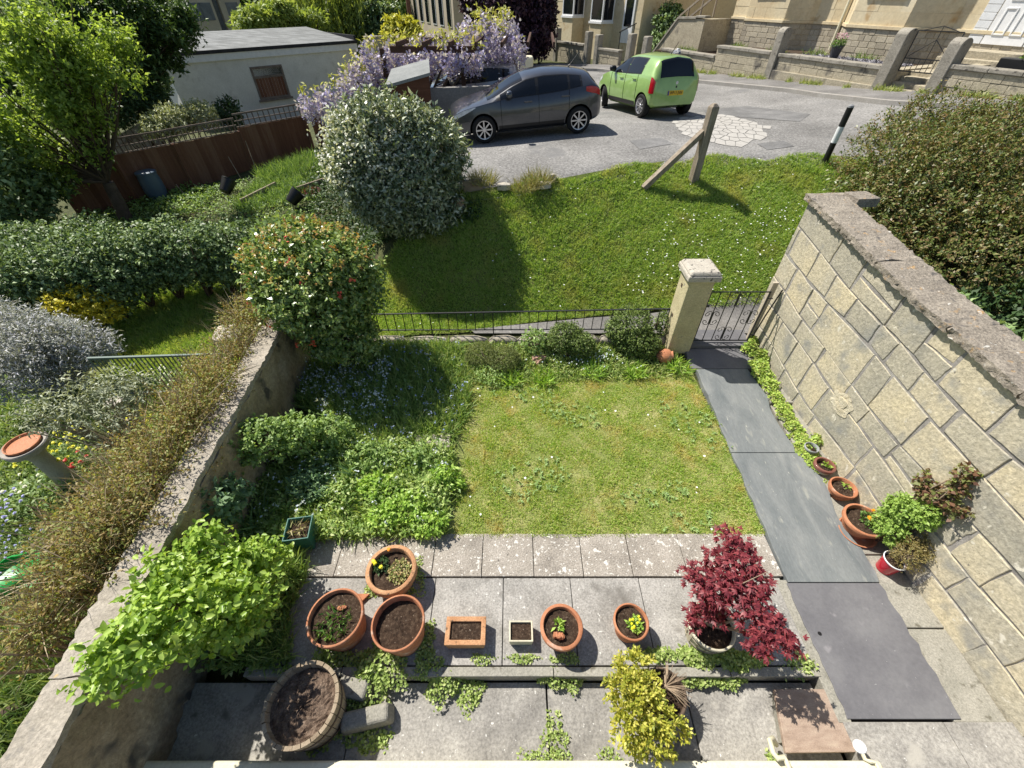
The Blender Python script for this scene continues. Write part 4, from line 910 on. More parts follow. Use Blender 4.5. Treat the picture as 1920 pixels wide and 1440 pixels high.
c = at(1246, 668, .33); t = thing("clay_jar", "round orange clay jar lying on its side by pillar", "jar", tuple(c)); mb = MB()
Mx = Matrix.Rotation(1.2, 3, 'Y') @ Matrix.Rotation(.2, 3, 'X'); mb.lathe([(.0, -.13), (.06, -.125), (.12, -.06), (.135, .02), (.11, .09), (.07, .12), (.075, .15), (.055, .15), (.05, .11), (.0, .05)], 28, (0, 0, 0), M=Mx); mb.build("body", mTerra, t, smooth=True)
c = at(1003, 680, .2); t = thing("broken_pot", "broken pinkish clay pot pieces leaning together in border", "pot", tuple(c)); mb = MB()
for i, (x, y, z, r) in enumerate(((0, 0, .05, .4), (.12, .03, .07, -.5), (.05, -.06, .04, .9))): mb.rock((x, y, z), (.13, .07, .14), 30 + i, rough=.3, rz=r)
mb.build("shards", M("pink_clay", [(.42, .24, .19), (.55, .35, .28)], 5), t, smooth=True)
# ---- uncountable bed planting
def cover(name, polys, mat, flower=None, nf=0, fz=.2, fr=.014):
    lv = LV()
    for (pp, n, L, W, lean, kd, *hz) in polys:
        P = scatter(bedpoly(pp), n); P[:, 2] -= .02
        D = np.stack([rng.normal(size=len(P)) * lean, rng.normal(size=len(P)) * lean, np.ones(len(P))], 1)
        l = L * (.5 + .8 * rng.random(len(P)))
        if kd == 'b': lv.blades(P, D, l, W, .45)
        else:
            P[:, 2] += (hz[0] * (.35 + .65 * np.abs(np.sin(P[:, 0] * 5.3 + 1) * np.sin(P[:, 1] * 4.7))) if hz else L * 1.3) * rng.random(len(P)); lv.kites(P, D + rdir(len(P)) * 1.2, rdir(len(P)) * .6 + np.array([0, 0, 1.]), l, W * l / L, .2, .2)
    o = lv.build(name, mat); tag(o, kind='stuff')
    if flower:
        P = np.concatenate([scatter(bedpoly(pp), nf // len(polys)) for (pp, *_) in polys]); P[:, 2] += fz * (.6 + .6 * rng.random(len(P))); lv = LV()
        Q = np.concatenate([P + rng.normal(size=P.shape) * .018 for _ in range(4)]); lv.discs(Q, rdir(len(Q)) + np.array([0, 0, .6]), fr * (.7 + .6 * rng.random(len(Q))))
        tag(lv.build(name + "_flowers", flower), kind='stuff')
gBed = leafM("strap_leaf", [(.11, .19, .05), (.18, .28, .075), (.27, .37, .11), (.4, .45, .18)], .35, .42)
cover("bluebell_bed", [([(560, 690), (700, 650), (860, 650), (885, 760), (850, 830), (690, 835), (560, 760)], 12000, .26, .016, .55, 'b'), ([(560, 690), (700, 650), (800, 650), (840, 760), (800, 830), (690, 835), (560, 760)], 4000, .05, .025, 1, 'k', .22)], gBed, gBlue, 240, .2, .013)
cover("bluebells", [([(560, 690), (650, 660), (740, 690), (730, 780), (640, 800), (560, 750)], 600, .26, .012, .5, 'b')], gBed, gPaleF, 210, .25, .014)
cover("border_planting", [([(700, 652), (1240, 648), (1290, 690), (1285, 706), (880, 722), (860, 690)], 5200, .13, .018, .7, 'b'), ([(700, 652), (1240, 648), (1280, 700), (880, 716)], 3400, .05, .026, 1, 'k')], leafM("border_leaf", [(.12, .2, .05), (.2, .29, .07), (.32, .4, .13), (.44, .46, .2)], .3))
cover("flower_bed_planting", [([(480, 880), (640, 820), (850, 842), (850, 880), (835, 1000), (600, 1012), (480, 1010)], 6500, .22, .018, .8, 'b'), ([(450, 900), (640, 800), (850, 850), (840, 1000), (560, 1020), (430, 1030)], 17000, .06, .028, 1, 'k', .3)],
      leafM("bed_leaf", [(.15, .24, .065), (.23, .34, .09), (.34, .44, .14), (.46, .52, .22)], .35), gPaleF, 90, .25, .013)
cover("wall_foot_planting", [([(500, 1010), (570, 1020), (575, 1080), (545, 1150), (540, 1240), (430, 1250), (440, 1150)], 3000, .22, .016, .7, 'b'), ([(340, 1180), (540, 1130), (560, 1260), (350, 1262)], 1300, .05, .028, 1, 'k')], gBed)
for lb, px, py, r, n, L, W in (("upright iris clump with broad sword leaves near green planter", 470, 985, .18, 42, .5, .035), ("tall narrow iris blades standing in the middle of flower bed", 658, 900, .1, 24, .5, .03), ("broad leaved tulip clump with a white bud in flower bed", 650, 945, .15, 40, .28, .05), ("grassy day lily clump spilling beside the rose shrub", 530, 1085, .2, 150, .38, .018)):
    b = at(px, py); small_plant("iris_clump", lb, "plant", (b.x, b.y, b.z - .02), r, .05, n, L, W, gBlueg if 'iris' in lb else gBed, kind='blade', up=1.6)
b = at(775, 950); shrub("geranium_clump", "bushy fresh green clump at flower bed corner touching the patio", "plant", tuple(b), [px_blob(760, 955, .14, .32, .26, .17), px_blob(800, 985, .12, .28, .2, .15), px_blob(720, 975, .12, .25, .22, .16)], gFresh, 260, 8, .07, .04, .026, wood=False)
for lb, px, py, r, mt in (("soft light green perennial mound at the bed's middle, nearest the bluebells", 700, 870, .26, gSoft), ("fresh green leafy perennial between iris blades and geranium clump", 715, 925, .24, gFresh), ("blue green leafy perennial beside the rose bush, above green planter", 585, 920, .27, gBlueg), ("pale leafy perennial spilling over the pinkish edging slab", 790, 872, .22, gSoft), ("low fresh green mound where the bed meets lawn", 835, 905, .2, gFresh), ("loose leafy perennial in the bed above the rose shrub", 600, 860, .25, gSoft)):
    b = at(px, py); shrub("perennial_clump", lb, "plant", tuple(b), [((b.x, b.y, b.z + r * .55), (r, r * .9, r * .7)), ((b.x + r * .6, b.y - r * .3, b.z + r * .35), (r * .7, r * .6, r * .5))], mt, 190, 8, .1, .055, .026, wood=False, up=.5)
# edging slabs at the bed's front
for lb, px, py, w in (("pinkish paving slab sunk at the bluebell bed edge, nearer the lawn", 812, 833, .52), ("small pinkish paving slab half buried behind the flower bed", 712, 832, .38)):
    c = at(px, py); t = thing("edging_slab", lb, "slab", tuple(c), R.uniform(-.1, .1)); mb = MB(); mb.box((0, 0, .03), (w, .26, .09)); mb.build("slab", mSlab1, t, bevel=.015)
# ivy-like ground cover in the cracks of the patio
gCov = leafM("creeping_leaf", [(.15, .22, .05), (.23, .31, .08), (.33, .42, .13), (.42, .46, .2)], .3)
lv = LV()
def patch(px, py, z, r, n, L=.028, h=.05, ry=None):
    c = at(px, py, z); m = int(n); a = rng.random(m) * 6.283; q = np.sqrt(rng.random(m)); k = 1 + .25 * np.sin(3 * a + px) + .15 * np.sin(7 * a)
    P = np.stack([c.x + r * q * k * np.cos(a), c.y + (ry or r) * q * k * np.sin(a), z + h * (1 - q ** 2) * (.3 + .7 * rng.random(m)) + .004], 1)
    lv.ovals(P, rdir(m) + np.array([0, 0, .1]), rdir(m) * .5 + np.array([0, -.1, 1.]), L * (.6 + .7 * rng.random(m)), L * .8, .05, .1)
for a_ in ((720, 1240, 0, .26, 900, .035, .14), (690, 1275, -.1, .3, 900, .032, .16), (790, 1200, 0, .16, 500), (770, 1085, 0, .18, 480, .026, .05, .22), (700, 1105, 0, .1, 220), (630, 1235, -.02, .3, 600, .035, .08, .12), (650, 1320, -.12, .22, 620, .03, .13, .16), (690, 1385, -.15, .25, 420, .03, .05, .1), (590, 1390, -.15, .2, 260, .03, .1, .08),
           (830, 1275, -.1, .2, 620, .03, .12), (880, 1300, -.15, .15, 420, .028, .07), (800, 1245, 0, .14, 380), (905, 1237, 0, .12, 140, .022, .03, .05), (980, 1235, 0, .16, 180, .022, .03, .04), (1035, 1268, -.1, .16, 420, .026, .1, .1), (1075, 1270, -.12, .12, 240, .026, .08), (1060, 1235, 0, .15, 200, .022, .03, .05),
           (1040, 1388, -.15, .14, 420, .024, .04, .2), (1000, 1420, -.15, .16, 160, .022, .03, .06), (1140, 1420, -.15, .12, 120, .022, .03, .06), (1230, 1228, 0, .2, 420, .03, .06, .06), (1320, 1232, 0, .3, 800, .034, .08, .09), (1390, 1240, 0, .24, 620, .034, .08, .09), (1310, 1272, -.1, .3, 640, .034, .08, .09), (1370, 1268, -.1, .2, 420, .032, .08, .08), (1480, 1250, -.05, .12, 200, .03, .08), (1510, 1245, 0, .1, 140, .03, .06), (1445, 1418, -.15, .05, 50, .03, .03)):
    patch(*a_)
tag(lv.build("creeping_ground_cover", gCov), kind='stuff')
lv = LV()
for a_ in ((1425, 668, .33, .14, 520, .04, .12), (1430, 700, .26, .16, 560, .04, .14), (1455, 745, .2, .12, 300, .03, .1), (1475, 780, .16, .14, 360, .03, .09), (1500, 820, .12, .14, 520, .03, .06), (1515, 855, .1, .14, 560, .03, .05, .22), (1535, 825, .14, .1, 260, .032, .1), (1410, 640, .36, .1, 260, .04, .1), (1405, 655, .34, .12, 420, .045, .16), (1422, 690, .28, .14, 420, .045, .16), (1440, 722, .23, .15, 480, .036, .12), (1466, 765, .18, .13, 360, .032, .1), (1487, 800, .14, .13, 380, .03, .09), (1508, 838, .11, .13, 460, .03, .07), (1528, 880, .06, .1, 260, .03, .05), (1545, 905, .05, .06, 90, .026, .04)): patch(*a_)
tag(lv.build("path_edge_plants", leafM("lime_creeper", [(.2, .3, .06), (.3, .42, .08), (.42, .52, .12), (.3, .3, .1)], .3)), kind='stuff')
# ================================================================ neighbour's garden on the left
gBrown = leafM("coppery_leaf", [(.17, .11, .04), (.25, .18, .065), (.31, .26, .09), (.26, .29, .085), (.16, .21, .05)], .35)
hb = []
for (px, py, z, r) in ((500, 560, 1.3, .42), (470, 600, 1.2, .45), (435, 650, 1.2, .4), (400, 705, 1.25, .45), (370, 760, 1.25, .42), (330, 800, 1.2, .42), (300, 850, 1.2, .45), (260, 900, 1.2, .42), (235, 950, 1.2, .42), (190, 985, 1.2, .4), (175, 1040, 1.1, .36), (110, 1060, 1.0, .36), (225, 1010, 1.0, .36), (130, 1110, .95, .3), (60, 1165, 1.0, .3)):
    p = at(px - 12, py, z + .12); hb.append(((p.x + .03, p.y, z + .0), (r * (.75 + .5 * R.random()), r * (.8 + .5 * R.random()), r * (.8 + .4 * R.random()))))
for (px, py, z, r) in ((150, 960, .9, .3), (120, 1010, .85, .32), (210, 900, 1.0, .3), (255, 840, 1.1, .3), (330, 745, 1.0, .3), (90, 1110, .8, .28), (445, 590, 1.2, .25), (380, 690, 1.1, .25), (50, 1200, .8, .25)):
    p = at(px, py, z); hb.append(((p.x, p.y, z), (r, r, r * .8)))
t = thing("twiggy_hedge", "coppery brown twiggy hedge running along the outer side of the low wall", "hedge", (-4.1, 3, 0))
lv = LV(); bush(lv, hb, 120, 9, .2, .036, .015, up=.5, shell=.95, low=-.8, spread=1.0); lv.build("foliage", gBrown, t)
lv = LV()
for c_, r_ in hb:
    C, O = blob_points(c_, np.array(r_) * .85, 90, .9, None, -.9); lv.blades(C, O + .4 * rdir(len(C)) + np.array([.1, 0, .5]), .28 + .25 * rng.random(len(C)), .008, .12)
lv.build("twigs", leafM("hedge_twig", [(.3, .24, .15), (.42, .35, .24), (.2, .15, .09)], .05), t)
mb = MB()
for c_, r_ in hb:
    b = Vector((c_[0] + .05, c_[1], .0)); branches(mb, b, [(c_[0] + R.uniform(-.3, .3), c_[1] + R.uniform(-.3, .3), c_[2] + R.uniform(0, .3)) for _ in range(4)], .022, .006, 5, .1, R.randint(0, 99))
mb.build("stems", mTwig, t, world=True, smooth=True)
gGrey = leafM("silver_leaf", [(.14, .16, .13), (.26, .28, .25), (.38, .39, .4), (.5, .5, .56), (.16, .18, .11)], .15, .55)
b = at(80, 740); shrub("rosemary_bush", "large grey lilac rosemary like bush at the left edge", "bush", tuple(b), [px_blob(60, 640, .95, .7, .65, .5), px_blob(130, 650, .85, .55, .5, .42), px_blob(20, 700, .8, .6, .55, .5), px_blob(185, 655, .75, .3, .3, .2), px_blob(20, 610, 1.05, .35, .35, .35), px_blob(110, 700, .5, .5, .5, .35)], gGrey, 130, 10, .24, .06, .014, up=.9, spread=.7, shell=.5)
gOlive = leafM("olive_leaf", [(.14, .17, .1), (.22, .25, .15), (.34, .37, .25), (.44, .47, .36)], .2, .5)
b = at(255, 850); shrub("olive_tree", "airy silver green small tree with pale forked branches near birdbath", "tree", tuple(b), [px_blob(180, 745, 1.35, .5, .5, .3), px_blob(240, 730, 1.3, .4, .4, .28), px_blob(110, 770, 1.35, .45, .4, .25), px_blob(190, 800, 1.15, .45, .35, .22), px_blob(60, 790, 1.3, .25, .25, .15)], gOlive, 60, 8, .22, .05, .013, shell=.75, up=.4, bmat=M("olive_bark", [(.2, .18, .13), (.34, .31, .24)], 9), nb=60, low=-1)
b = at(150, 620); shrub("golden_shrub", "bright yellow variegated shrub behind the grey rosemary like bush", "shrub", tuple(b), [px_blob(140, 575, .75, .5, .45, .38), px_blob(190, 585, .6, .4, .35, .3), px_blob(105, 560, .8, .3, .3, .25)], leafM("golden_leaf", [(.4, .34, .02), (.55, .48, .04), (.65, .58, .08), (.25, .27, .03)], .3), 150, 8, .12, .05, .03, low=-.6)
# pale green railing on the left, leaning
ra = at(165, 672, .95); rb2 = at(415, 664, .95)
t = thing("garden_railing", "grey green metal railing with slanting thin bars in neighbour's garden", "railing", (float((ra.x + rb2.x) / 2), float(ra.y), .1))
mRailg = plain("railing_paint", (.09, .14, .12), .5)
MB().bar(ra, rb2, .035, .03).build("top_rail", mRailg, t, world=True)
MB().bar(Vector((ra.x, ra.y, .2)), Vector((rb2.x, rb2.y, .2)), .03, .02).build("bottom_rail", mRailg, t, world=True)
for i in range(30):
    p = ra.lerp(rb2, i / 29); MB().bar((p.x, p.y, .08), (p.x, p.y, .95), .013, .013).build("bar", mRailg, t, world=True)
# birdbath
c = at(46, 835, .85); t = thing("birdbath", "round stone birdbath holding a terracotta dish of water on column", "birdbath", (c.x, c.y, 0)); mB = M("birdbath_stone", [(.3, .28, .25), (.45, .42, .37)], 6, .95, .7, 30)
mb = MB(); mb.lathe([(.17, 0), (.17, .08), (.12, .12), (.1, .4), (.09, .62), (.12, .72), (.13, .74)], 24, cap0=True); mb.build("column", mB, t, smooth=True)
mb = MB(); mb.lathe([(.12, .73), (.22, .79), (.235, .86), (.225, .875), (.18, .86)], 32); mb.build("bowl", mB, t, smooth=True)
mb = MB(); mb.lathe([(.17, .85), (.185, .9), (.172, .9), (.16, .865)], 32); mb.build("dish", mTerra, t, smooth=True)
mb = MB(); mb.lathe([(.0, .872), (.165, .872)], 28); mb.build("water", M("dish_water", [(.5, .21, .11), (.58, .27, .15)], 4, .15, .02), t)
c = at(212, 752, .5); t = thing("stone_pedestal", "short weathered pedestal with pale round top among flowers", "pedestal", (c.x, c.y, 0)); mb = MB()
mb.lathe([(.11, 0), (.09, .05), (.075, .4), (.1, .45)], 18, cap0=True); mb.build("column", mB, t, smooth=True); mb = MB(); mb.lathe([(.1, .45), (.125, .46), (.125, .5), (.0, .505)], 20); mb.build("top", mCap, t, smooth=True)
c = at(432, 628, .3); t = thing("boulder", "pale rounded boulder beside neighbour's lawn under the hedge", "rock", tuple(c)); mb = MB(); mb.rock((0, 0, -.08), (.62, .5, .45), 3, rough=.12, n=14); mb.build("rock", M("pale_rock", [(.45, .4, .32), (.58, .52, .43)], 3, .95, .7, 20), t, smooth=True)
# flowers of the neighbour's border
def fp(lb, px, py, r, h, n, L, W, mat, fl, nfl, fz, petal, kind='kite', name="flowering_plant", up=.8):
    b = at(px, py); P = [(b.x + R.gauss(0, r * .55), b.y + R.gauss(0, r * .55), b.z + fz * R.uniform(.75, 1.2)) for _ in range(nfl)]
    return small_plant(name, lb, "plant", tuple(b), r, h, n, L, W, mat, [(fl, P)] if fl else (), kind, petal=petal, up=up)
gLY = leafM("lime_flower", [(.5, .5, .03), (.65, .62, .05)], .3); gViolet = leafM("violet_flower", [(.3, .3, .6), (.45, .45, .75)], .3); gRedF = leafM("red_flower", [(.45, .03, .03), (.6, .08, .05)], .3); gWh = leafM("cream_flower", [(.7, .7, .55), (.8, .8, .7)], .3)
gMint = leafM("mint_leaf", [(.16, .25, .1), (.25, .35, .14), (.36, .45, .22)], .3)
fp("lime yellow spurge flowering beside the birdbath", 150, 865, .36, .3, 500, .08, .02, gMint, gLY, 46, .42, .03)
fp("yellow flowered spurge below pedestal near the copper hedge", 265, 840, .32, .25, 380, .08, .02, gFresh, gLY, 30, .38, .026)
fp("small yellow flowers in front of slanting railing", 265, 735, .3, .15, 260, .1, .02, gMint, gLY, 22, .3, .024)
fp("clump of small red flowers beside dark leaves", 150, 893, .16, .12, 160, .06, .025, gLeaf, gRedF, 18, .25, .028)
fp("violet blue flowering clump at the left edge of photo", 30, 985, .28, .2, 360, .08, .02, gMint, gViolet, 46, .36, .024)
fp("cream flowered light green bush under the birdbath", 85, 935, .34, .35, 520, .08, .03, gMint, gWh, 12, .45, .026)
fp("greyish blue small flowered mat between hedge and green tub", 45, 1040, .3, .15, 420, .06, .012, gMint, gViolet, 40, .22, .016)
fp("spiky grey green sword leaved rosette beside copper hedge", 265, 915, .26, .05, 90, .42, .035, gMint, None, 0, .3, .02, 'blade', "sword_leaved_plant", 1.0)
fp("white and violet mixed flowers at foot of slanting railing", 320, 725, .3, .15, 300, .1, .02, gMint, gWh, 22, .3, .02)
cover("neighbour_border", [([(0, 720), (180, 735), (400, 735), (420, 740), (330, 900), (200, 1100), (60, 1330), (0, 1360)], 7000, .22, .016, .6, 'b'), ([(0, 700), (120, 720), (390, 738), (330, 900), (100, 1250), (0, 1300)], 12000, .07, .032, 1, 'k'), ([(0, 1180), (110, 1180), (230, 1100), (60, 1400), (0, 1440)], 3000, .34, .022, .6, 'b')],
      leafM("border_mix", [(.06, .11, .035), (.12, .2, .05), (.2, .29, .08), (.32, .4, .13), (.22, .27, .16)], .3))
c = at(55, 1085, .25); t = thing("green_tub", "crumpled bright green plastic garden sack under the copper hedge", "garden sack", tuple(at(55, 1085, 0)))
mb = MB(); mb.lathe([(.2, 0), (.25, .12), (.24, .24), (.2, .26), (.18, .18), (0, .14)], 22, wob=.12, cap0=True); mb.lathe([(.18, .02), (.2, .1), (.15, .2), (0, .18)], 18, (.3, -.05, 0), wob=.15); mb.build("sack", plain("bright_green_plastic", (.01, .28, .05), .35), t, smooth=True)
# brushwood at the lower left
b = at(20, 1345, .1); t = thing("rough_log", "dark rough log lying at the bottom left beside wall", "log", tuple(b)); mb = MB(); mb.tube([(-.5, -.1, .06), (0, .0, .08), (.12, .1, .06)], [.06, .07, .06], 9); mb.build("log", mBark, t, smooth=True)

# ================================================================ hedge, round bush and vegetable plot
gHedge = leafM("hedge_leaf", [(.04, .075, .03), (.08, .13, .045), (.14, .21, .08), (.22, .31, .13), (.3, .38, .2)], .25, .48, .35)
hx = []
for (px, py, z, r) in ((430, 430, 1.6, .75), (375, 425, 1.65, .8), (320, 430, 1.65, .8), (260, 435, 1.65, .8), (200, 450, 1.6, .8), (140, 465, 1.6, .75), (80, 475, 1.55, .75), (20, 490, 1.5, .8), (-40, 500, 1.5, .8), (60, 430, 1.5, .8), (0, 440, 1.6, .8), (150, 420, 1.3, .7)):
    p = at(px, py, z); hx.append(((p.x, p.y, z - .55), (r, .75, .8)))
t = thing("garden_hedge", "long loose green hedge between neighbour's lawn and vegetable plot", "hedge", (-8, 8.3, .2))
lv = LV(); bush(lv, hx, 115, 8, .16, .06, .034, up=.4, shell=.5, low=-.95); lv.build("foliage", gHedge, t)
mb = MB()
for c_, r_ in hx: branches(mb, (c_[0], c_[1], .1), [(c_[0] + R.uniform(-.6, .6), c_[1] + R.uniform(-.5, .5), c_[2] + R.uniform(0, .6)) for _ in range(5)], .03, .008, 5, .1, R.randint(0, 99))
mb.build("stems", mBark, t, world=True, smooth=True)
gVib = leafM("viburnum_leaf", [(.05, .08, .04), (.11, .15, .075), (.2, .25, .14), (.36, .4, .28), (.5, .53, .42)], .2, .38, .5)
wc = Vector((-2.28, 8.65, 2.68)); t = shrub("round_bush", "big round white flecked evergreen bush beside the dark grey car", "bush", (-2.3, 8.7, 1.1), [(wc, (1.28, 1.12, 1.12)), (wc + Vector((0, 0, -.7)), (1.3, 1.08, .95)), (wc + Vector((0, 0, -.3)), (1.34, 1.15, 1.0))], gVib, 150, 9, .17, .085, .034, shell=.3, up=.25, low=-.95, nb=20)
lv = LV(); C, O = blob_points(wc, (1.27, 1.16, 1.16), 1000, .12, None, -.3); C = C[C[:, 0] < 99]; lv.discs(np.repeat(C, 3, 0) + rng.normal(size=(len(C) * 3, 3)) * .03, rdir(len(C) * 3) + np.array([0, -.2, .8]), .024)
lv.build("white_blossom", gWh if False else leafM("white_blossom", [(.5, .5, .42), (.66, .66, .58)], .25), t)
# timber-edged beds
mEdge = M("timber_edging", [(.2, .16, .12), (.34, .28, .21)], 4, .9, .5, 20, stretch=(3, 3, 3))
for lb, p0, p1 in (("weathered board edging the bed next to the round bush", (560, 362), (610, 345)), ("weathered board edging the bed behind black pots", (455, 385), (520, 352)), ("short board holding the lawn edge beside round bush", (868, 358), (905, 350))):
    a_ = at(*p0); b_ = at(*p1); t = thing("bed_edging", lb, "edging board", tuple((a_ + b_) / 2)); MB().bar(a_ + Vector((0, 0, .06)), b_ + Vector((0, 0, .06)), .05, .22).build("board", mEdge, t, world=True)
for i, (px, py, s) in enumerate(((945, 352, .3), (1018, 350, .34), (1035, 335, .18))):
    c = at(px, py); t = thing("edging_stone", ["pale flat stone on the lawn's upper edge, nearest the board", "pale flat stone at the road edge under dry grass tuft", "small pale stone where lawn meets road, beyond the tuft"][i], "stone", tuple(c)); mb = MB(); mb.rock((0, 0, .02), (s, s * .6, .14), 70 + i, rough=.1); mb.build("stone", mCap, t, smooth=True)
gDryT = leafM("dry_tuft", [(.2, .19, .08), (.3, .26, .13), (.18, .22, .07)], .3)
for lb, px, py in (("dry tan grass tuft at the top corner of lawn", 985, 358), ("dry grass tuft growing between pale stones at road edge", 1010, 345), ("tall grass tuft beside the board near round bush", 905, 345)):
    b = at(px, py); small_plant("grass_tuft", lb, "plant", tuple(b), .26, .05, 260, .3, .012, gDryT, kind='blade', up=1.3)
for lb, px, py, rz in (("black plastic pot lying on its side behind hedge", 425, 368, 1.2), ("black plastic pot tipped over beside board edging", 548, 388, .6)):
    c = at(px, py); t = thing("black_pot", lb, "plant pot", tuple(c)); mb = MB(); Mx = Matrix.Rotation(rz, 3, 'Z') @ Matrix.Rotation(.9, 3, 'Y'); mb.lathe([(0, -.02), (.14, 0), (.19, .36), (.2, .36), (.2, .38), (.185, .38), (.175, .3), (.13, .04), (0, .03)], 26, (0, 0, .12), M=Mx); mb.build("body", mBlack, t, smooth=True)
c = at(300, 372); t = thing("water_butt", "blue grey plastic water butt standing by the brown fence", "water butt", tuple(c)); mB2 = plain("blue_plastic", (.09, .13, .18), .4)
mb = MB(); mb.lathe([(.22, 0), (.27, .2), (.275, .45), (.25, .66), (.25, .7)], 28, cap0=True); mb.build("body", mB2, t, smooth=True); mb = MB(); mb.lathe([(.265, .69), (.265, .74), (.22, .76), (.0, .765)], 28); mb.build("lid", mB2, t, smooth=True)
for lb, a_, b_ in (("thin bamboo cane leaning towards fence, nearest round bush", (482, 322), (460, 264)), ("thin bamboo cane leaning across the plot in middle", (452, 335), (428, 294)), ("long thin bamboo cane lying low by water butt", (375, 335), (338, 317)), ("short thin bamboo cane nearest the hedge", (352, 372), (330, 346))):
    p = at(*a_); q = aty(*b_, p.y + .35); t = thing("bamboo_cane", lb, "cane", tuple(p), group="canes in the vegetable plot"); MB().tube([p, q], .011, 6).build("cane", mTwig, t, world=True)
cover("vegetable_plot", [([(440, 395), (480, 345), (600, 300), (610, 330), (560, 375), (470, 400)], 3000, .26, .022, .6, 'b'), ([(330, 400), (420, 350), (600, 300), (605, 400), (460, 430)], 5200, .07, .035, 1, 'k'), ([(480, 330), (590, 290), (605, 320), (500, 345)], 2600, .34, .02, .5, 'b'), ([(120, 450), (160, 400), (340, 352), (440, 350), (360, 400), (250, 440)], 4200, .09, .045, 1, 'k', .25)], leafM("plot_leaf", [(.08, .14, .04), (.14, .23, .06), (.22, .33, .09), (.34, .44, .17)], .3))
b = at(585, 362); small_plant("red_lettuce", "dark red leafy clump beside the round bush", "plant", tuple(b), .3, .14, 260, .08, .035, leafM("red_lettuce_leaf", [(.1, .02, .03), (.16, .04, .05), (.1, .07, .03)], .3))
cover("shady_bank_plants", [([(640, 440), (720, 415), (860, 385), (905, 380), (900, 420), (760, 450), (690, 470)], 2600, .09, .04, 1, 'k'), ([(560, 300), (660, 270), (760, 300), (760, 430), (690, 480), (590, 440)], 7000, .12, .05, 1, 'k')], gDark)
c = at(860, 388); t = thing("tree_stump", "small sawn tree stump in shade of the round bush", "stump", tuple(c)); mb = MB(); mb.lathe([(.16, 0), (.13, .1), (.12, .16), (.0, .165)], 18, wob=.06); mb.build("stump", M("stump_wood", [(.25, .17, .1), (.4, .3, .2)], 6), t, smooth=True)
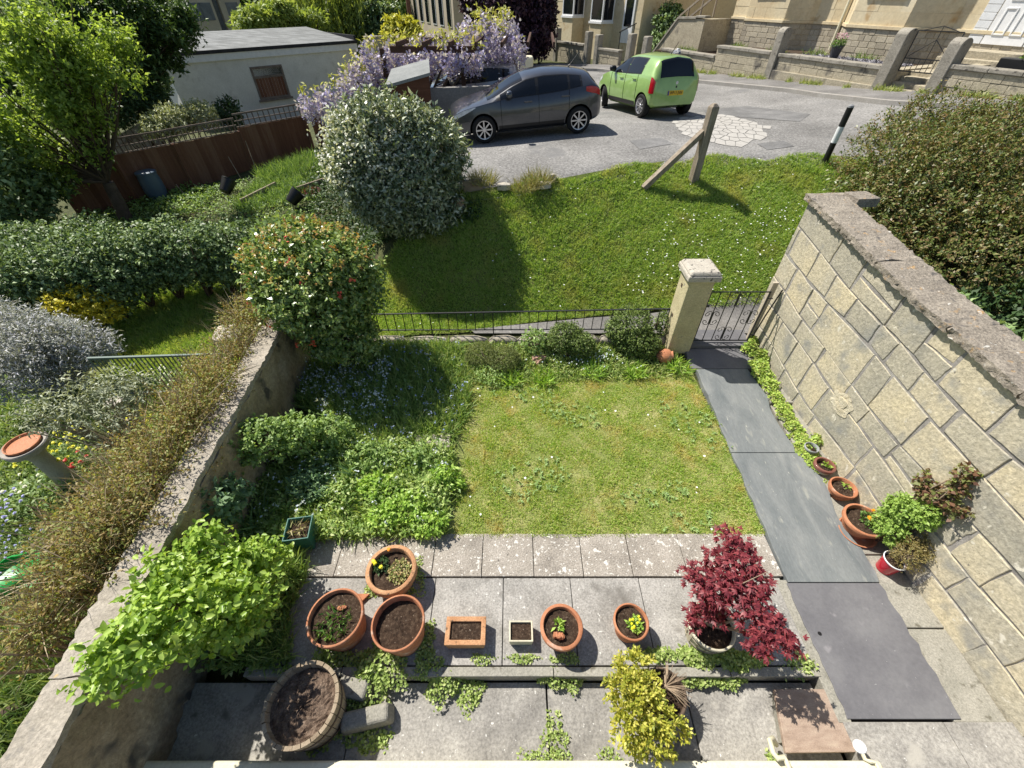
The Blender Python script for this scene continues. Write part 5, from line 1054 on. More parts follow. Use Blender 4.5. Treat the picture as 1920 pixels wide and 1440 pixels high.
# ================================================================ cars
mTyre = plain("tyre_rubber", (.018, .018, .018), .8, spec=.2)
mRim = plain("alloy", (.6, .6, .62), .3, metal=.8)
mArch = plain("arch_liner", (.006, .006, .006), .9, spec=.1)
mRedL = M("red_lamp", [(.35, .005, .01), (.5, .01, .02)], 6, .15, .02, coat=.6)
mClear = M("clear_lamp", [(.5, .52, .54), (.8, .82, .84)], 9, .12, .05, coat=.6)
mSeam = plain("panel_gap", (.008, .008, .009), .8, spec=.1)
def paint(name, col, metal=.35):
    m = plain(name, col, .3, metal=metal, coat=1.0); return m
def car(name, label, loc_rl, loc_fl, P, mats, group=None, steer=0.0, spokes=8, plate=None, hide_detail=False):
    """loc_rl / loc_fl: ground contact of the left rear and left front wheel"""
    L, Wd, H, wb, fo, xs_, zt_, zr_, wr_, wh_ = P['L'], P['W'], P['H'], P['wb'], P['fo'], P['x'], P['zt'], P['zr'], P['wr'], P['wh']
    h = (loc_fl - loc_rl); fwd = h.normalized(); left = Vector((0, 0, 1)).cross(fwd).normalized(); up = fwd.cross(left).normalized()
    sl_ = P.get('side_slope', 0.0)
    org = loc_rl - left * (Wd / 2 - .08) + fwd * (wb / 2); org.z = (loc_rl.z + loc_fl.z) / 2
    left2 = (left * math.cos(sl_) + up * math.sin(sl_)); up2 = fwd.cross(left2)
    Mw = Matrix((fwd, left2, up2)).transposed()
    t = bpy.data.objects.new(name, None); COL.objects.link(t); t.location = org; t.rotation_euler = Mw.to_euler(); tag(t, label, "car", group, 'thing')
    X0 = fo + wb / 2                      # local x of the nose is +X0
    def par(x):
        f = lambda a: float(np.interp(x, xs_, a)); return f(zt_), f(zr_), f(wr_), f(wh_)
    def sec(x):
        zt, zr, wr, w = par(x); zb = .2 + .1 * max(0, 1 - x / .35) + .12 * max(0, 1 - (L - x) / .4); zr = max(zr, zt + .012)
        g = min(1, (zr - zt) / .3)
        return [(0, zb), (w * .84, zb), (w * .97, zb + .08), (w, zb + .24), (w * 1.0, zb + (zt - zb) * .62), (w * .965, zt), (w * (.965 - .03 * g), zt + min(.03, (zr - zt) * .3)),
                ((w * .935 + wr) / 2 + .015 * g, zt + (zr - zt) * .5), (wr, zr - min(.07, (zr - zt) * .35)), (wr * .8, zr - min(.022, (zr - zt) * .12)), (0, zr + .03 * g)]
    SX = np.array([0, .03, .09, .2, .35, .5, .65, .8, .95, 1.08, 1.2, 1.35, 1.5, 1.65, 1.8, 1.95, 2.1, 2.3, 2.5, 2.7, 2.9, 3.1, 3.25, 3.4, 3.5, 3.58, 3.66, 3.74, 3.82, 3.9, 3.96, 4.0, 4.04]) * (L / 4.04)
    def sm(x): return x
    bl = MB(); V = []; ns = 11; k = 2 * ns - 2
    for x in SX:
        s = sec(x); full = s + [(-y, z) for (y, z) in reversed(s[1:-1])]
        V += [(X0 - x, y, z) for (y, z) in full]
    F = [(i * k + a, i * k + (a + 1) % k, (i + 1) * k + (a + 1) % k, (i + 1) * k + a) for i in range(len(SX) - 1) for a in range(k)]
    F += [tuple(range(k - 1, -1, -1)), tuple((len(SX) - 1) * k + a for a in range(k))]
    bl.add(V, F); body = bl.build("body", [mats['paint'], mArch], t, smooth=True, angle=math.radians(38))
    # wheel arches cut out of the body
    cm = MB(); wr_t = P['wheel']
    for wx in (wb / 2, -wb / 2):
        for sd in (1, -1):
            pts = [(wx, sd * (Wd / 2 + .1), wr_t + .0), (wx, sd * (Wd / 2 - .26), wr_t)]; cm.tube(pts, wr_t + .055, 28)
    cut = cm.build("cutter", mArch); cut.parent = t
    bm_ = body.modifiers.new("b", 'BOOLEAN'); bm_.operation = 'DIFFERENCE'; bm_.object = cut; bm_.solver = 'EXACT'
    bpy.context.view_layer.update(); dg = bpy.context.evaluated_depsgraph_get(); me2 = bpy.data.meshes.new_from_object(body.evaluated_get(dg)); body.modifiers.clear(); body.data = me2
    if len(me2.materials) < 1: me2.materials.append(mats['paint'])
    cme = cut.data; bpy.data.objects.remove(cut); bpy.data.meshes.remove(cme)
    def surf(x, s, sd, off=.006):
        q = sec(x); i = min(int(s), 9); f = s - i; y = q[i][0] + (q[i + 1][0] - q[i][0]) * f; z = q[i][1] + (q[i + 1][1] - q[i][1]) * f
        ty, tz = q[i + 1][0] - q[i][0], q[i + 1][1] - q[i][1]; l = math.hypot(ty, tz) or 1; ny, nz = tz / l, -ty / l
        if s > 7.9: nx_ = .5
        else: nx_ = 0
        return Vector((X0 - x + (off * .5 if (s > 8 and x < L * .5) else (-off * .5 if s > 8 else 0)), sd * (y + ny * off), z + nz * off))
    def panel(nm, mat, cols, sides=(1, -1), off=.006, m=5, name_mb=None):
        out = []
        for sd in sides:
            mb = MB(); V = []
            for (x, s0, s1) in cols: V += [surf(x, s0 + (s1 - s0) * j / m, sd, off) for j in range(m + 1)]
            mb.add(V, [(i * (m + 1) + j, i * (m + 1) + j + 1, (i + 1) * (m + 1) + j + 1, (i + 1) * (m + 1) + j) for i in range(len(cols) - 1) for j in range(m)])
            out.append(mb.build(nm, mat, t, smooth=True))
        return out
    def cols(x0, x1, s0, s1, n=8): return [(x0 + (x1 - x0) * i / n, s0, s1) for i in range(n + 1)]
    w0_, w1_ = P['side_win'][0][1] - .1, P['side_win'][-1][2] + .05
    panel("window_surround", mBlack, cols(w0_, w1_, 5.98, 7.99, 14), off=.004)
    for (nm, xa, xb) in P['side_win']: panel("side_window", mGlass, cols(xa, xb, 6.12, 7.86))
    def across(nm, xa, xb, s0):
        mb = MB(); V = []; n = 8; m = 8
        for i in range(n + 1):
            x = xa + (xb - xa) * i / n; row = [surf(x, s0 + (10 - s0) * j / m, 1) for j in range(m + 1)] + [surf(x, 10 - (10 - s0) * j / m, -1) for j in range(1, m + 1)]; V += row
        w = 2 * m + 1; mb.add(V, [(i * w + j, i * w + j + 1, (i + 1) * w + j + 1, (i + 1) * w + j) for i in range(n) for j in range(w - 1)]); return mb.build(nm, mGlass, t, smooth=True)
    across("windscreen", *P['screen'], 8.25); across("rear_window", *P['rear_win'], 8.2)
    panel("headlight", mClear, P['headlight']); panel("tail_light", mRedL, P['tail'], off=.012)
    panel("sill_trim", mBlack, cols(fo + wr_t + .08, fo + wb - wr_t - .08, 1.7, 2.55), off=.006)
    # seams and handles
    for x, s0, s1 in P['seams']: 
        for sd in (1, -1):
            mb = MB(); mb.tube([surf(x + P.get('lean', 0) * max(0, s - 5), s, sd, .003) for s in np.linspace(s0, s1, 14)], .0055, 4); mb.build("door_seam", mSeam, t)
    for x in P['handles']:
        for sd in (1, -1):
            mb = MB(); c = surf(x, 4.72, sd, .018); mb.box(c, (.2, .03, .032)); mb.build("door_handle", mats['trim'], t, bevel=.008)
    for sd in (1, -1):
        c = surf(P['mirror'], 6.0, sd, .12); mb = MB(); mb.rock(c + Vector((0, 0, .04)), (.16, .2, .15), 2, rough=.04); mb.build("wing_mirror", mats['mirror'], t, smooth=True)
    # wheels
    for wx, st in ((wb / 2, steer), (-wb / 2, 0)):
        for sd in (1, -1):
            r = wr_t; mbt = MB(); Mx = Matrix.Rotation(st, 3, 'Z') @ Matrix.Rotation(-sd * math.pi / 2, 3, 'X')
            mbt.lathe([(r * .66, .1), (r * .72, .105), (r * .92, .1), (r, .075), (r, -.075), (r * .92, -.1), (r * .66, -.1)], 36, (wx, sd * (Wd / 2 - .105), r), M=Mx)
            w = mbt.build("wheel", mTyre, t, smooth=True)
            mr = MB(); mr.lathe([(r * .655, .1), (r * .69, .112), (r * .64, .108), (r * .6, .07)], 32, M=Mx)
            mr.lathe([(.0, .1), (.045, .1), (.055, .085)], 14, M=Mx)
            for q in range(spokes):
                a = 2 * math.pi * q / spokes; da = .16 if spokes > 7 else .2
                pts = [Vector((r * .14 * math.cos(a + d_), r * .14 * math.sin(a + d_), .09)) for d_ in (da * 2, -da * 2)] + [Vector((r * .65 * math.cos(a + d_), r * .65 * math.sin(a + d_), .1)) for d_ in (-da * .55, da * .55)]
                top = [Mx @ p for p in pts]; bot = [Mx @ (p - Vector((0, 0, .025))) for p in pts]
                mr.add(top + bot, [(0, 1, 2, 3), (0, 4, 5, 1), (1, 5, 6, 2), (2, 6, 7, 3), (3, 7, 4, 0)])
            o = mr.build("rim", mats['rim'], w); o.location = (wx, sd * (Wd / 2 - .105), r)
            mh = MB(); mh.lathe([(0, .03), (r * .66, .03)], 24, M=Mx); o = mh.build("brake_disc", mArch, w); o.location = (wx, sd * (Wd / 2 - .105), r)
    if not hide_detail:
        c = surf(P['aerial'], 10, 1, .0); MB().tube([c, c + Vector((-.05, 0, .03)), c + Vector((-.26, 0, .26))], [.018, .012, .004], 6).build("aerial", mBlack, t)
    if plate:
        xr = X0 - L - .006; mb = MB(); mb.box((xr, 0, plate[1]), (.012, .52, .115)); pl = mb.build("number_plate", M("plate_yellow", [(.62, .4, .02), (.7, .48, .04)], 5, .5), t)
        MB().box((xr - .0075, .235, plate[1]), (.004, .045, .105)).build("blue_band", plain("plate_blue", (.01, .05, .25), .5), pl)
        cu = bpy.data.curves.new("registration", 'FONT'); cu.body = plate[0]; cu.size = .105; cu.align_x = 'CENTER'; cu.align_y = 'CENTER'; cu.extrude = .001; cu.space_character = 1.05; cu.offset = .0012
        to = bpy.data.objects.new("registration", cu); COL.objects.link(to); cu.materials.append(mBlack); bpy.context.view_layer.update(); me = bpy.data.meshes.new_from_object(to.evaluated_get(bpy.context.evaluated_depsgraph_get())); bpy.data.objects.remove(to)
        to = bpy.data.objects.new("registration", me); COL.objects.link(to); to.parent = pl; to.location = (xr - .0085, -.02, plate[1]); to.rotation_euler = (math.pi / 2, 0, -math.pi / 2); to.scale = (.82, 1, 1)
        mb = MB(); mb.lathe([(.0, .006), (.04, .006), (.045, 0)], 18, (xr + .01, 0, .86), M=Matrix.Rotation(-math.pi / 2, 3, 'Y')); mb.build("badge", mRim, t)
        MB().box((xr + .01, 0, .765), (.03, .05, .05)).build("boot_button", mBlack, t, bevel=.01)
    return t
fiesta = dict(L=3.91, W=1.74, H=1.48, wb=2.49, fo=.83, wheel=.31, side_slope=-.02,
    x=[0, .05, .15, .4, .8, 1.1, 1.3, 1.6, 2.0, 2.4, 2.9, 3.3, 3.5, 3.62, 3.74, 3.84, 3.91],
    zt=[.56, .62, .68, .77, .83, .86, .885, .895, .91, .92, .95, 1.0, 1.02, 1.02, 1.0, .95, .84],
    zr=[.58, .65, .72, .81, .885, .97, 1.07, 1.2, 1.33, 1.37, 1.36, 1.315, 1.28, 1.255, 1.12, 1.01, .88],
    wr=[.5, .6, .66, .7, .7, .7, .68, .63, .6, .59, .59, .585, .575, .57, .58, .6, .55],
    wh=[.62, .72, .79, .84, .86, .865, .868, .87, .87, .87, .87, .865, .85, .84, .82, .79, .72],
    side_win=[(0, 1.3, 2.2), (1, 2.28, 3.02), (2, 3.08, 3.34)], screen=(.98, 1.9), rear_win=(3.64, 3.82),
    headlight=[(.1, 4.55, 5.0), (.2, 4.5, 5.1), (.35, 4.6, 5.2), (.5, 4.75, 5.3), (.66, 4.95, 5.35)],
    tail=[(3.48, 4.72, 5.0), (3.62, 4.55, 5.05), (3.76, 4.5, 5.1), (3.86, 4.5, 5.2)],
    seams=[(1.3, 1.9, 5.9), (2.27, 1.9, 5.95), (3.05, 2.9, 5.95)], handles=(2.0, 2.95), mirror=1.52, aerial=3.2)
citigo = dict(L=3.56, W=1.645, H=1.48, wb=2.42, fo=.66, wheel=.29, side_slope=0.0,
    x=[0, .05, .15, .4, .7, .9, 1.1, 1.4, 1.75, 2.2, 2.7, 3.1, 3.3, 3.4, 3.47, 3.52, 3.56],
    zt=[.62, .68, .74, .84, .92, .95, .96, .96, .97, .98, 1.0, 1.01, 1.0, .99, .97, .95, .88],
    zr=[.64, .72, .8, .92, 1.0, 1.05, 1.16, 1.32, 1.45, 1.485, 1.48, 1.46, 1.435, 1.37, 1.18, 1.0, .92],
    wr=[.5, .58, .63, .67, .67, .67, .63, .58, .555, .55, .545, .54, .535, .535, .55, .58, .56],
    wh=[.6, .7, .76, .8, .815, .82, .822, .822, .822, .822, .82, .815, .805, .79, .775, .755, .71],
    side_win=[(0, 1.22, 1.95), (1, 2.03, 2.78)], screen=(.98, 1.72), rear_win=(3.35, 3.525),
    headlight=[(.1, 4.55, 5.0), (.25, 4.5, 5.1), (.45, 4.7, 5.2)],
    tail=[(3.4, 3.6, 5.3), (3.47, 3.5, 5.4), (3.53, 3.5, 5.4), (3.555, 3.6, 5.2)],
    seams=[(1.1, 1.9, 5.9), (1.99, 1.9, 5.95), (2.72, 2.9, 5.95)], handles=(1.78, 2.55), mirror=1.28, aerial=3.0)
mGreyP = paint("grey_metallic", (.06, .064, .074), .55); mGreenP = paint("green_paint", (.27, .43, .13), .1); mSilverP = paint("silver_paint", (.3, .31, .33), .5)
rl_ = at(1083, 248); fl_ = at(903, 267)
car("parked_car", "dark grey hatchback parked beside the big round bush", rl_, fl_, fiesta, dict(paint=mGreyP, trim=mGreyP, mirror=mGreyP, rim=mRim), spokes=8)
car("parked_car", "light green hatchback parked behind the dark grey car, rear towards viewer", at(1200, 219), at(1123, 196), citigo, dict(paint=mGreenP, trim=mGreenP, mirror=mBlack, rim=mRim), steer=-.45, spokes=9, plate=("WP13 JNN", .62))
p_ = Vector((-.1, 16.6, 0)); p_.z = Tf(p_.x, p_.y); q_ = Vector((-2.55, 16.4, 0)); q_.z = p_.z - .1
car("parked_car", "dark silver car parked under the wisteria covered pergola", p_, q_, fiesta, dict(paint=mSilverP, trim=mSilverP, mirror=mSilverP, rim=mRim), hide_detail=True)

# ================================================================ posts on the lawn and the road edge
p = at(1300, 337); t = thing("timber_post", "weathered square timber post with diagonal brace on the upper lawn", "post", tuple(p)); mb = MB(); mb.box((0, 0, .6), (.17, .15, 1.5), .3); mb.box((0, 0, 1.38), (.17, .15, .06), .3, taper=.4); mb.build("post", mWoodgrey, t, bevel=.01)
q = at(1206, 352); d = q - p; MB().bar((d.x, d.y, d.z - .02), (-.06, .02, .92), .12, .11).build("brace", mWoodgrey, t, bevel=.01)
p = at(1547, 302); t = thing("bollard", "black and white banded round bollard at the road edge", "bollard", tuple(p))
for z0, z1, mt in ((-.1, .36, mBlack), (.36, .66, mWhite), (.66, 1.0, mBlack)): mb = MB(); mb.lathe([(.06, z0), (.06, z1)], 20, cap0=True, cap1=True); mb.build("white_band" if mt is mWhite else "black_band", mt, t, smooth=True)
mb = MB(); mb.lathe([(.06, 1.0), (.055, 1.03), (.03, 1.05), (0, 1.055)], 20); mb.build("top_cap", plain("bollard_cap", (.25, .25, .25), .5), t, smooth=True)

# ================================================================ walls and houses across the street
class Fr:
    """frame along a wall line: s along it, o behind it"""
    def __init__(s, a, b):
        s.a = Vector((a.x, a.y)); s.e = (Vector((b.x, b.y)) - s.a).normalized(); s.n = Vector((-s.e.y, s.e.x))
        if s.n.dot(s.a) < 0: s.n = -s.n
        s.rz = math.atan2(s.e.y, s.e.x)
    def P(s, S, O, z=0): q = s.a + s.e * S + s.n * O; return Vector((q.x, q.y, z))
    def hit(s, px, py, O=0):
        d = ray(px, py); A = s.a + s.n * O; t = A.dot(s.n) / (d[0] * s.n.x + d[1] * s.n.y); w = Vector((d[0] * t, d[1] * t)); return (w - A).dot(s.e), CAMH + d[2] * t
    def box(s, mb, s0, s1, o0, o1, z0, z1, mi=0):
        pts = [s.P(s0, o0), s.P(s1, o0), s.P(s1, o1), s.P(s0, o1)]; mb.prism([(p.x, p.y) for p in pts], z0, z1, mi); return mb
    def poly(s, mb, so, z0, z1): mb.prism([tuple(s.P(a, b)[:2]) for a, b in so], z0, z1); return mb
mStreet = M("street_wall_stone", [(.3, .26, .19), (.43, .38, .28), (.52, .46, .34)], 1.6, .92, .9, 14, fine=.35, world=True, spots=[((.12, .11, .095), 1.6, .56, .14), ((.58, .53, .43), 6, .68, .06)], island=.3, bdist=.02)
mPier = M("pier_stone", [(.2, .185, .15), (.31, .285, .24), (.4, .37, .31)], 3, .95, .9, 26, fine=.35, spots=[((.1, .09, .08), 8, .62, .08)])
mAsh = M("ashlar", [(.54, .42, .26), (.62, .52, .34), (.68, .6, .43)], .7, .85, .3, 20, fine=.14, world=True, island=.3, spots=[((.42, .27, .12), 1.6, .6, .15)])
mRub = M("rubble_plinth", [(.3, .26, .2), (.42, .37, .28), (.52, .46, .35)], 2, .92, .8, 18, fine=.3, island=.6)
mChip = M("slate_chippings", [(.1, .095, .11), (.2, .19, .21), (.34, .33, .36)], 30, .8, 1.0, 60, fine=.5, fscale=90, world=True, bdist=.04)
def coursed(mb, F, s0, s1, o, z0, z1, hgt, lmin, lmax, dep=.03, gap=.012, seed=1, top=None):
    """a face of separate blocks in courses, standing proud of the plane at o"""
    rr = random.Random(seed); zf = top or (lambda s: z1); n = max(1, round((z1 - z0) / hgt))
    for c in range(n):
        s = s0 - rr.random() * lmin * .5
        while s < s1:
            e = min(s + rr.uniform(lmin, lmax), s1); b = max(s, s0); d = dep + rr.uniform(-.006, .01)
            if e - b > .05:
                za = z0 + (zf((b + e) / 2) - z0) * c / n + gap / 2; zb = z0 + (zf((b + e) / 2) - z0) * (c + 1) / n - gap / 2
                F.box(mb, b + gap / 2, e - gap / 2, o - d, o + .05, za, zb)
            s = e
FA = Fr(at(1302, 133, up=.1), at(1640, 165, up=.1))
sG0, sG1 = 8.45, 9.95
gz_ = lambda s, o=0: Tf(FA.P(s, o).x, FA.P(s, o).y)
def street_wall(lb, s0, s1, ztop, seed, ledge=False):
    t = thing("front_garden_wall", lb, "wall", tuple(FA.P((s0 + s1) / 2, .15, gz_((s0 + s1) / 2))))
    mb = MB(); FA.box(mb, s0, s1, .02, .3, gz_(s0) - .3, ztop - .09); mb.build("core", mMortar, t, world=True)
    mb = MB(); coursed(mb, FA, s0, s1, .02, gz_((s0 + s1) / 2) - .35, ztop - .09, .21, .3, .75, .03, .008, seed); mb.build("stones", mStreet, t, world=True, bevel=.008)
    mb = MB(); s = s0
    while s < s1 - .02:
        e = min(s1, s + R.uniform(.7, 1.1)); FA.box(mb, s, e - .006, -.07, .36, ztop - .09 + R.uniform(-.004, .004), ztop + .02 + R.uniform(-.006, .006)); s = e
    mb.build("coping", mPier, t, world=True, bevel=.018)
    if ledge: mb = MB(); FA.box(mb, s0, s1, -.1, .0, gz_(s0) - .3, gz_((s0 + s1) / 2) + .28); mb.build("base_ledge", mStreet, t, world=True, bevel=.02)
s_p1 = FA.hit(1440, 140)[0]
s_st = FA.hit(1340, 110)[0]
street_wall("lowest stretch of stone front wall, just behind the green car", -2.6, s_st - .01, 2.86, 1)
street_wall("stepped up stretch of stone front wall left of the sloping pier", s_st + .01, s_p1 - .16, 3.22, 2)
street_wall("long stained stone front wall below slate chippings and flower pot", s_p1 + .2, sG0 - .16, 3.2, 3, True)
street_wall("stone front wall right of the garden gate with a round drain hole", sG1 + .2, 16.5, 3.42, 4)
def pier(lb, s, o, w, d, z0, z1):
    t = thing("gate_pier", lb, "pier", tuple(FA.P(s, o + d / 2, z0)), FA.rz)
    mb = MB(); h = z1 - z0; pr = [(-d / 2, -.3), (d / 2, -.3), (d / 2, h - .16)] + [(d / 2 * math.cos(a), h - .16 + .16 * math.sin(a)) for a in np.linspace(.15, math.pi - .15, 9)] + [(-d / 2, h - .16)]
    n = len(pr); sg = 1 if FA.n.dot(Vector((-FA.e.y, FA.e.x))) > 0 else -1
    V = [(-w / 2, sg * y, z) for y, z in pr] + [(w / 2, sg * y, z) for y, z in pr]
    mb.add(V, [tuple(range(n)), tuple(range(2 * n - 1, n - 1, -1))] + [(i, n + i, n + (i + 1) % n, (i + 1) % n) for i in range(n)]); mb.build("pier", mPier, t, bevel=.02)
pier("weathered stone pier between stepped wall and chippings wall", s_p1 + .02, -.1, .3, .42, gz_(s_p1), FA.hit(1465, 50)[1])
pier("tall round topped stone gate pier left of the open iron gate", sG0, -.1, .34, .5, gz_(sG0), 4.15)
pier("tall round topped stone gate pier right of the open iron gate", sG1 + .05, -.1, .34, .5, gz_(sG1), 4.02)
# iron gate
g0 = FA.P(sG0 + .22, .25, 3.12); t = thing("iron_gate", "rusty black scrollwork garden gate standing between round topped piers", "gate", tuple(g0), FA.rz + (.25 if FA.n.dot(Vector((-FA.e.y, FA.e.x))) > 0 else -.25))
w_, h_ = 1.12, .98; mb = MB()
for x in (0, w_): mb.box((x, 0, h_ / 2), (.03, .03, h_))
for z in (.0, .32, h_): mb.box((w_ / 2, 0, z), (w_, .026, .026))
mb.build("frame", mIron, t)
for i in range(1, 8): MB().box((w_ * i / 8, 0, .16), (.016, .016, .32)).build("bar", mIron, t)
for pa_, pb_ in (((w_ / 2, 0, .32), (w_ / 2, 0, h_ + .12)), ((0.05, 0, .36), (w_ / 2, 0, h_ * .8)), ((w_ - .05, 0, .36), (w_ / 2, 0, h_ * .8)), ((.1, 0, h_), (w_ / 2, 0, h_ + .12)), ((w_ - .1, 0, h_), (w_ / 2, 0, h_ + .12))): MB().tube([pa_, pb_], .01, 5).build("scroll_bar", mIron, t)
t = thing("garden_steps", "worn stone steps rising through the gap between gate piers", "steps", tuple(FA.P(9.2, .4, gz_(9.2)))); mb = MB()
for i in range(4): FA.box(mb, sG0 + .17, sG1 - .13, -.02 + i * .34, 3.3, gz_(9.2) - .2, gz_(9.2) + .1 + i * .13)
mb.build("treads", mStreet, t, world=True, bevel=.015)
mb = MB(); FA.box(mb, sG0 - .3, sG0 + .15, .42, 3.1, 2, 3.12); FA.box(mb, sG1 - .1, sG1 + .25, .42, 3.1, 2, 3.34); mb.build("side_walls", mStreet, t, world=True)
# raised front garden behind the wall
mb = MB(); FA.box(mb, s_st, sG0 - .2, .3, 6, 1.5, 3.08); FA.box(mb, -3.5, s_st, .3, 6, 1.5, 2.72); FA.box(mb, sG1 + .1, 17, .3, 6, 1.5, 3.3); tag(mb.build("front_garden_bed", mSoil), kind='structure')
mb = MB(); FA.box(mb, s_p1 + .3, sG0 - .3, .42, 1.9, 3.0, 3.13); tag(mb.build("slate_chippings", mChip), kind='structure')
lv = LV(); n = 5200; S_ = rng.uniform(s_p1 + .3, sG0 - .3, n); O_ = rng.uniform(.42, 1.9, n); P = np.stack([FA.a.x + FA.e.x * S_ + FA.n.x * O_, FA.a.y + FA.e.y * S_ + FA.n.y * O_, np.full(n, 3.14)], 1)
lv.kites(P, rdir(n) * np.array([1, 1, .3]), rdir(n) * .5 + np.array([0, 0, 1.]), .06, .05, .1, 0); tag(lv.build("slate_chips", M("slate_chip", [(.1, .095, .115), (.2, .19, .22), (.42, .41, .44)], 5, .7, 0, island=1.0)), kind='stuff')
# house A
hA = thing("stone_house", "honey stone house with two canted bays and white panelled door at the right", "house", tuple(FA.P(4, 5, 3.0)))
bays = [(-.75, -.1, 1.97, 2.8), (4.15, 4.9, 6.92, 8.0)]; OF, OB = 3.2, 2.4; ZP = 3.95; ZT = 9.5
outline = [(-1.7, OF)]
for b in bays: outline += [(b[0], OF), (b[1], OB), (b[2], OB), (b[3], OF)]
outline += [(16.5, OF), (16.5, 11), (-1.7, 11)]
mb = MB(); FA.poly(mb, outline, 2.0, ZT); mb.build("walls", mAsh, hA, world=True)
# plinth blocks, string course and ashlar courses on every face
def faces(): return [(outline[i], outline[i + 1]) for i in range(len(outline) - 4)] + [(outline[-4], (outline[-3][0], OF))]
mbp = MB(); mbs = MB(); mba = MB()
for i in range(len(outline) - 3):
    a_, b_ = outline[i], outline[i + 1]; pa_, pb_ = FA.P(*a_), FA.P(*b_)
    if (pb_ - pa_).length < .2: continue
    f2 = Fr(pa_, pb_); f2.n = Vector((-f2.e.y, f2.e.x)); 
    if f2.n.dot(FA.n) < 0: f2.n = -f2.n
    l = (pb_ - pa_).length
    coursed(mbp, f2, 0, l, .0, 2.7, ZP, .17, .18, .5, .022, .012, 30 + i)
    f2.box(mbs, -.02, l + .02, -.07, .04, ZP, ZP + .1)
    coursed(mba, f2, 0, l, .0, ZP + .1, ZT - .3, .36, .5, 1.1, .008, .004, 60 + i)
mbp.build("rubble_plinth", mRub, hA, world=True, bevel=.008); mbs.build("string_course", mAsh, hA, world=True, bevel=.01); mba.build("ashlar_facing", mAsh, hA, world=True)
def win(F_, s0, s1, o, z0, z1, parent, nm="window", bars=1):
    mb = MB(); w = .07
    for q in (s0, s1 - w): F_.box(mb, q, q + w, o - .05, o + .04, z0, z1)
    for q in (z0, z1 - w): F_.box(mb, s0 + w, s1 - w, o - .045, o + .04, q, q + w)
    for k in range(bars): c_ = s0 + (s1 - s0) * (k + 1) / (bars + 1); F_.box(mb, c_ - .03, c_ + .03, o - .04, o + .03, z0 + w, z1 - w)
    f = mb.build(nm, mPVC, parent, world=True)
    mb = MB(); F_.box(mb, s0 + w * .6, s1 - w * .6, o - .018, o + .02, z0 + w * .6, z1 - w * .6); g = mb.build("pane", mGlass, None); g.parent = f
    if f.parent: g.data.transform(Matrix.Translation(-f.parent.location))
    return f
for b in bays: win(FA, b[1] + .3, b[2] - .3, OB - .02, 4.75, 6.4, hA); win(FA, b[1] + .3, b[2] - .3, OB - .02, 7.3, 8.8, hA)
d0, d1 = 9.05, 10.15; mdoor = MB(); FA.box(mdoor, d0, d1, OF - .06, OF + .05, 3.72, 5.85); dr = mdoor.build("door", mPVC, hA, world=True, bevel=.008)
for x0, x1 in ((d0 + .16, d0 + .48), (d1 - .48, d1 - .16)):
    for z0, z1 in ((3.95, 4.6), (4.75, 5.6)):
        mb = MB()
        for (a0, a1, c0_, c1_) in ((x0, x0 + .04, z0, z1), (x1 - .04, x1, z0, z1), (x0 + .04, x1 - .04, z0, z0 + .04), (x0 + .04, x1 - .04, z1 - .04, z1)): FA.box(mb, a0, a1, OF - .085, OF - .055, c0_, c1_)
        o = mb.build("panel", mPVC, None, bevel=.008); o.parent = dr; o.data.transform(Matrix.Translation(-hA.location))
mb = MB()
for q0_, q1_ in ((d0 - .42, d0 - .03), (d1 + .03, d1 + .42)):
    mb = MB()
    for k in range(12): FA.box(mb, q0_, q1_, OF - .05 - .004 * (k % 2), OF, 3.72 + k * .19, 3.9 + k * .19)
    mb.build("white_door_surround", mWhite, hA, world=True, bevel=.006)
mb = MB(); FA.box(mb, d0 - .5, d1 + .5, OF - .9, OF, 2.9, 3.6); FA.box(mb, d0 - .4, d1 + .4, OF - 1.25, OF - .9, 2.9, 3.42); mb.build("doorstep", mStreet, hA, world=True, bevel=.01)
q = FA.P(4.05, OF - .09); MB().tube([(q.x, q.y, 3.2), (q.x, q.y, 8.8)], .055, 10).build("drain_pipe", mGrit, hA, world=True, smooth=True)
mb = MB(); FA.poly(mb, [(-2, OF - .35), (16.8, OF - .35), (16.8, 7.2)] + [(-2, 7.2)], ZT, ZT + .12); mb.build("eaves", mPier, hA, world=True)
A_ = [FA.P(-2, OF - .35, ZT + .13), FA.P(16.8, OF - .35, ZT + .13), FA.P(16.8, 7.1, ZT + 3), FA.P(-2, 7.1, ZT + 3), FA.P(-2, 11.2, ZT + .13), FA.P(16.8, 11.2, ZT + .13)]
mRoofS = M("roof_slate", [(.08, .08, .09), (.15, .15, .16)], 2, .7, .3, 20, world=True); mb = MB(); mb.add(A_, [(0, 1, 2, 3), (3, 2, 5, 4), (0, 3, 4), (1, 5, 2)]); mb.build("roof", mRoofS, hA, world=True)
# raised entrance landing with a sloping stair wall, left of house A
s_a, z_a = FA.hit(1290, 20, 1.6); s_b = FA.hit(1372, 20, 1.6)[0]
st = thing("stair_wall", "rendered stone stair wall sloping up to a landing left of bay house", "wall", tuple(FA.P(-2.5, 2, 2.2)))
mb = MB(); P4 = [FA.P(-5.2, 1.5, 2.3), FA.P(-3.6, 1.5, 3.9), FA.P(-2.3, 1.5, 3.95), FA.P(-2.3, 1.5, 1.8), FA.P(-5.2, 1.5, 1.8)]; Q4 = [p_ + FA.n.to_3d() * .3 for p_ in P4]
mb.add(P4 + Q4, [tuple(range(5)), tuple(range(9, 4, -1))] + [(i, 5 + i, 5 + (i + 1) % 5, (i + 1) % 5) for i in range(5)]); mb.build("side_wall", mStreet, st, world=True)
mb = MB(); FA.box(mb, -2.3, -1.72, 1.5, 3.2, 1.8, 3.95); mb.build("landing", mStreet, st, world=True)
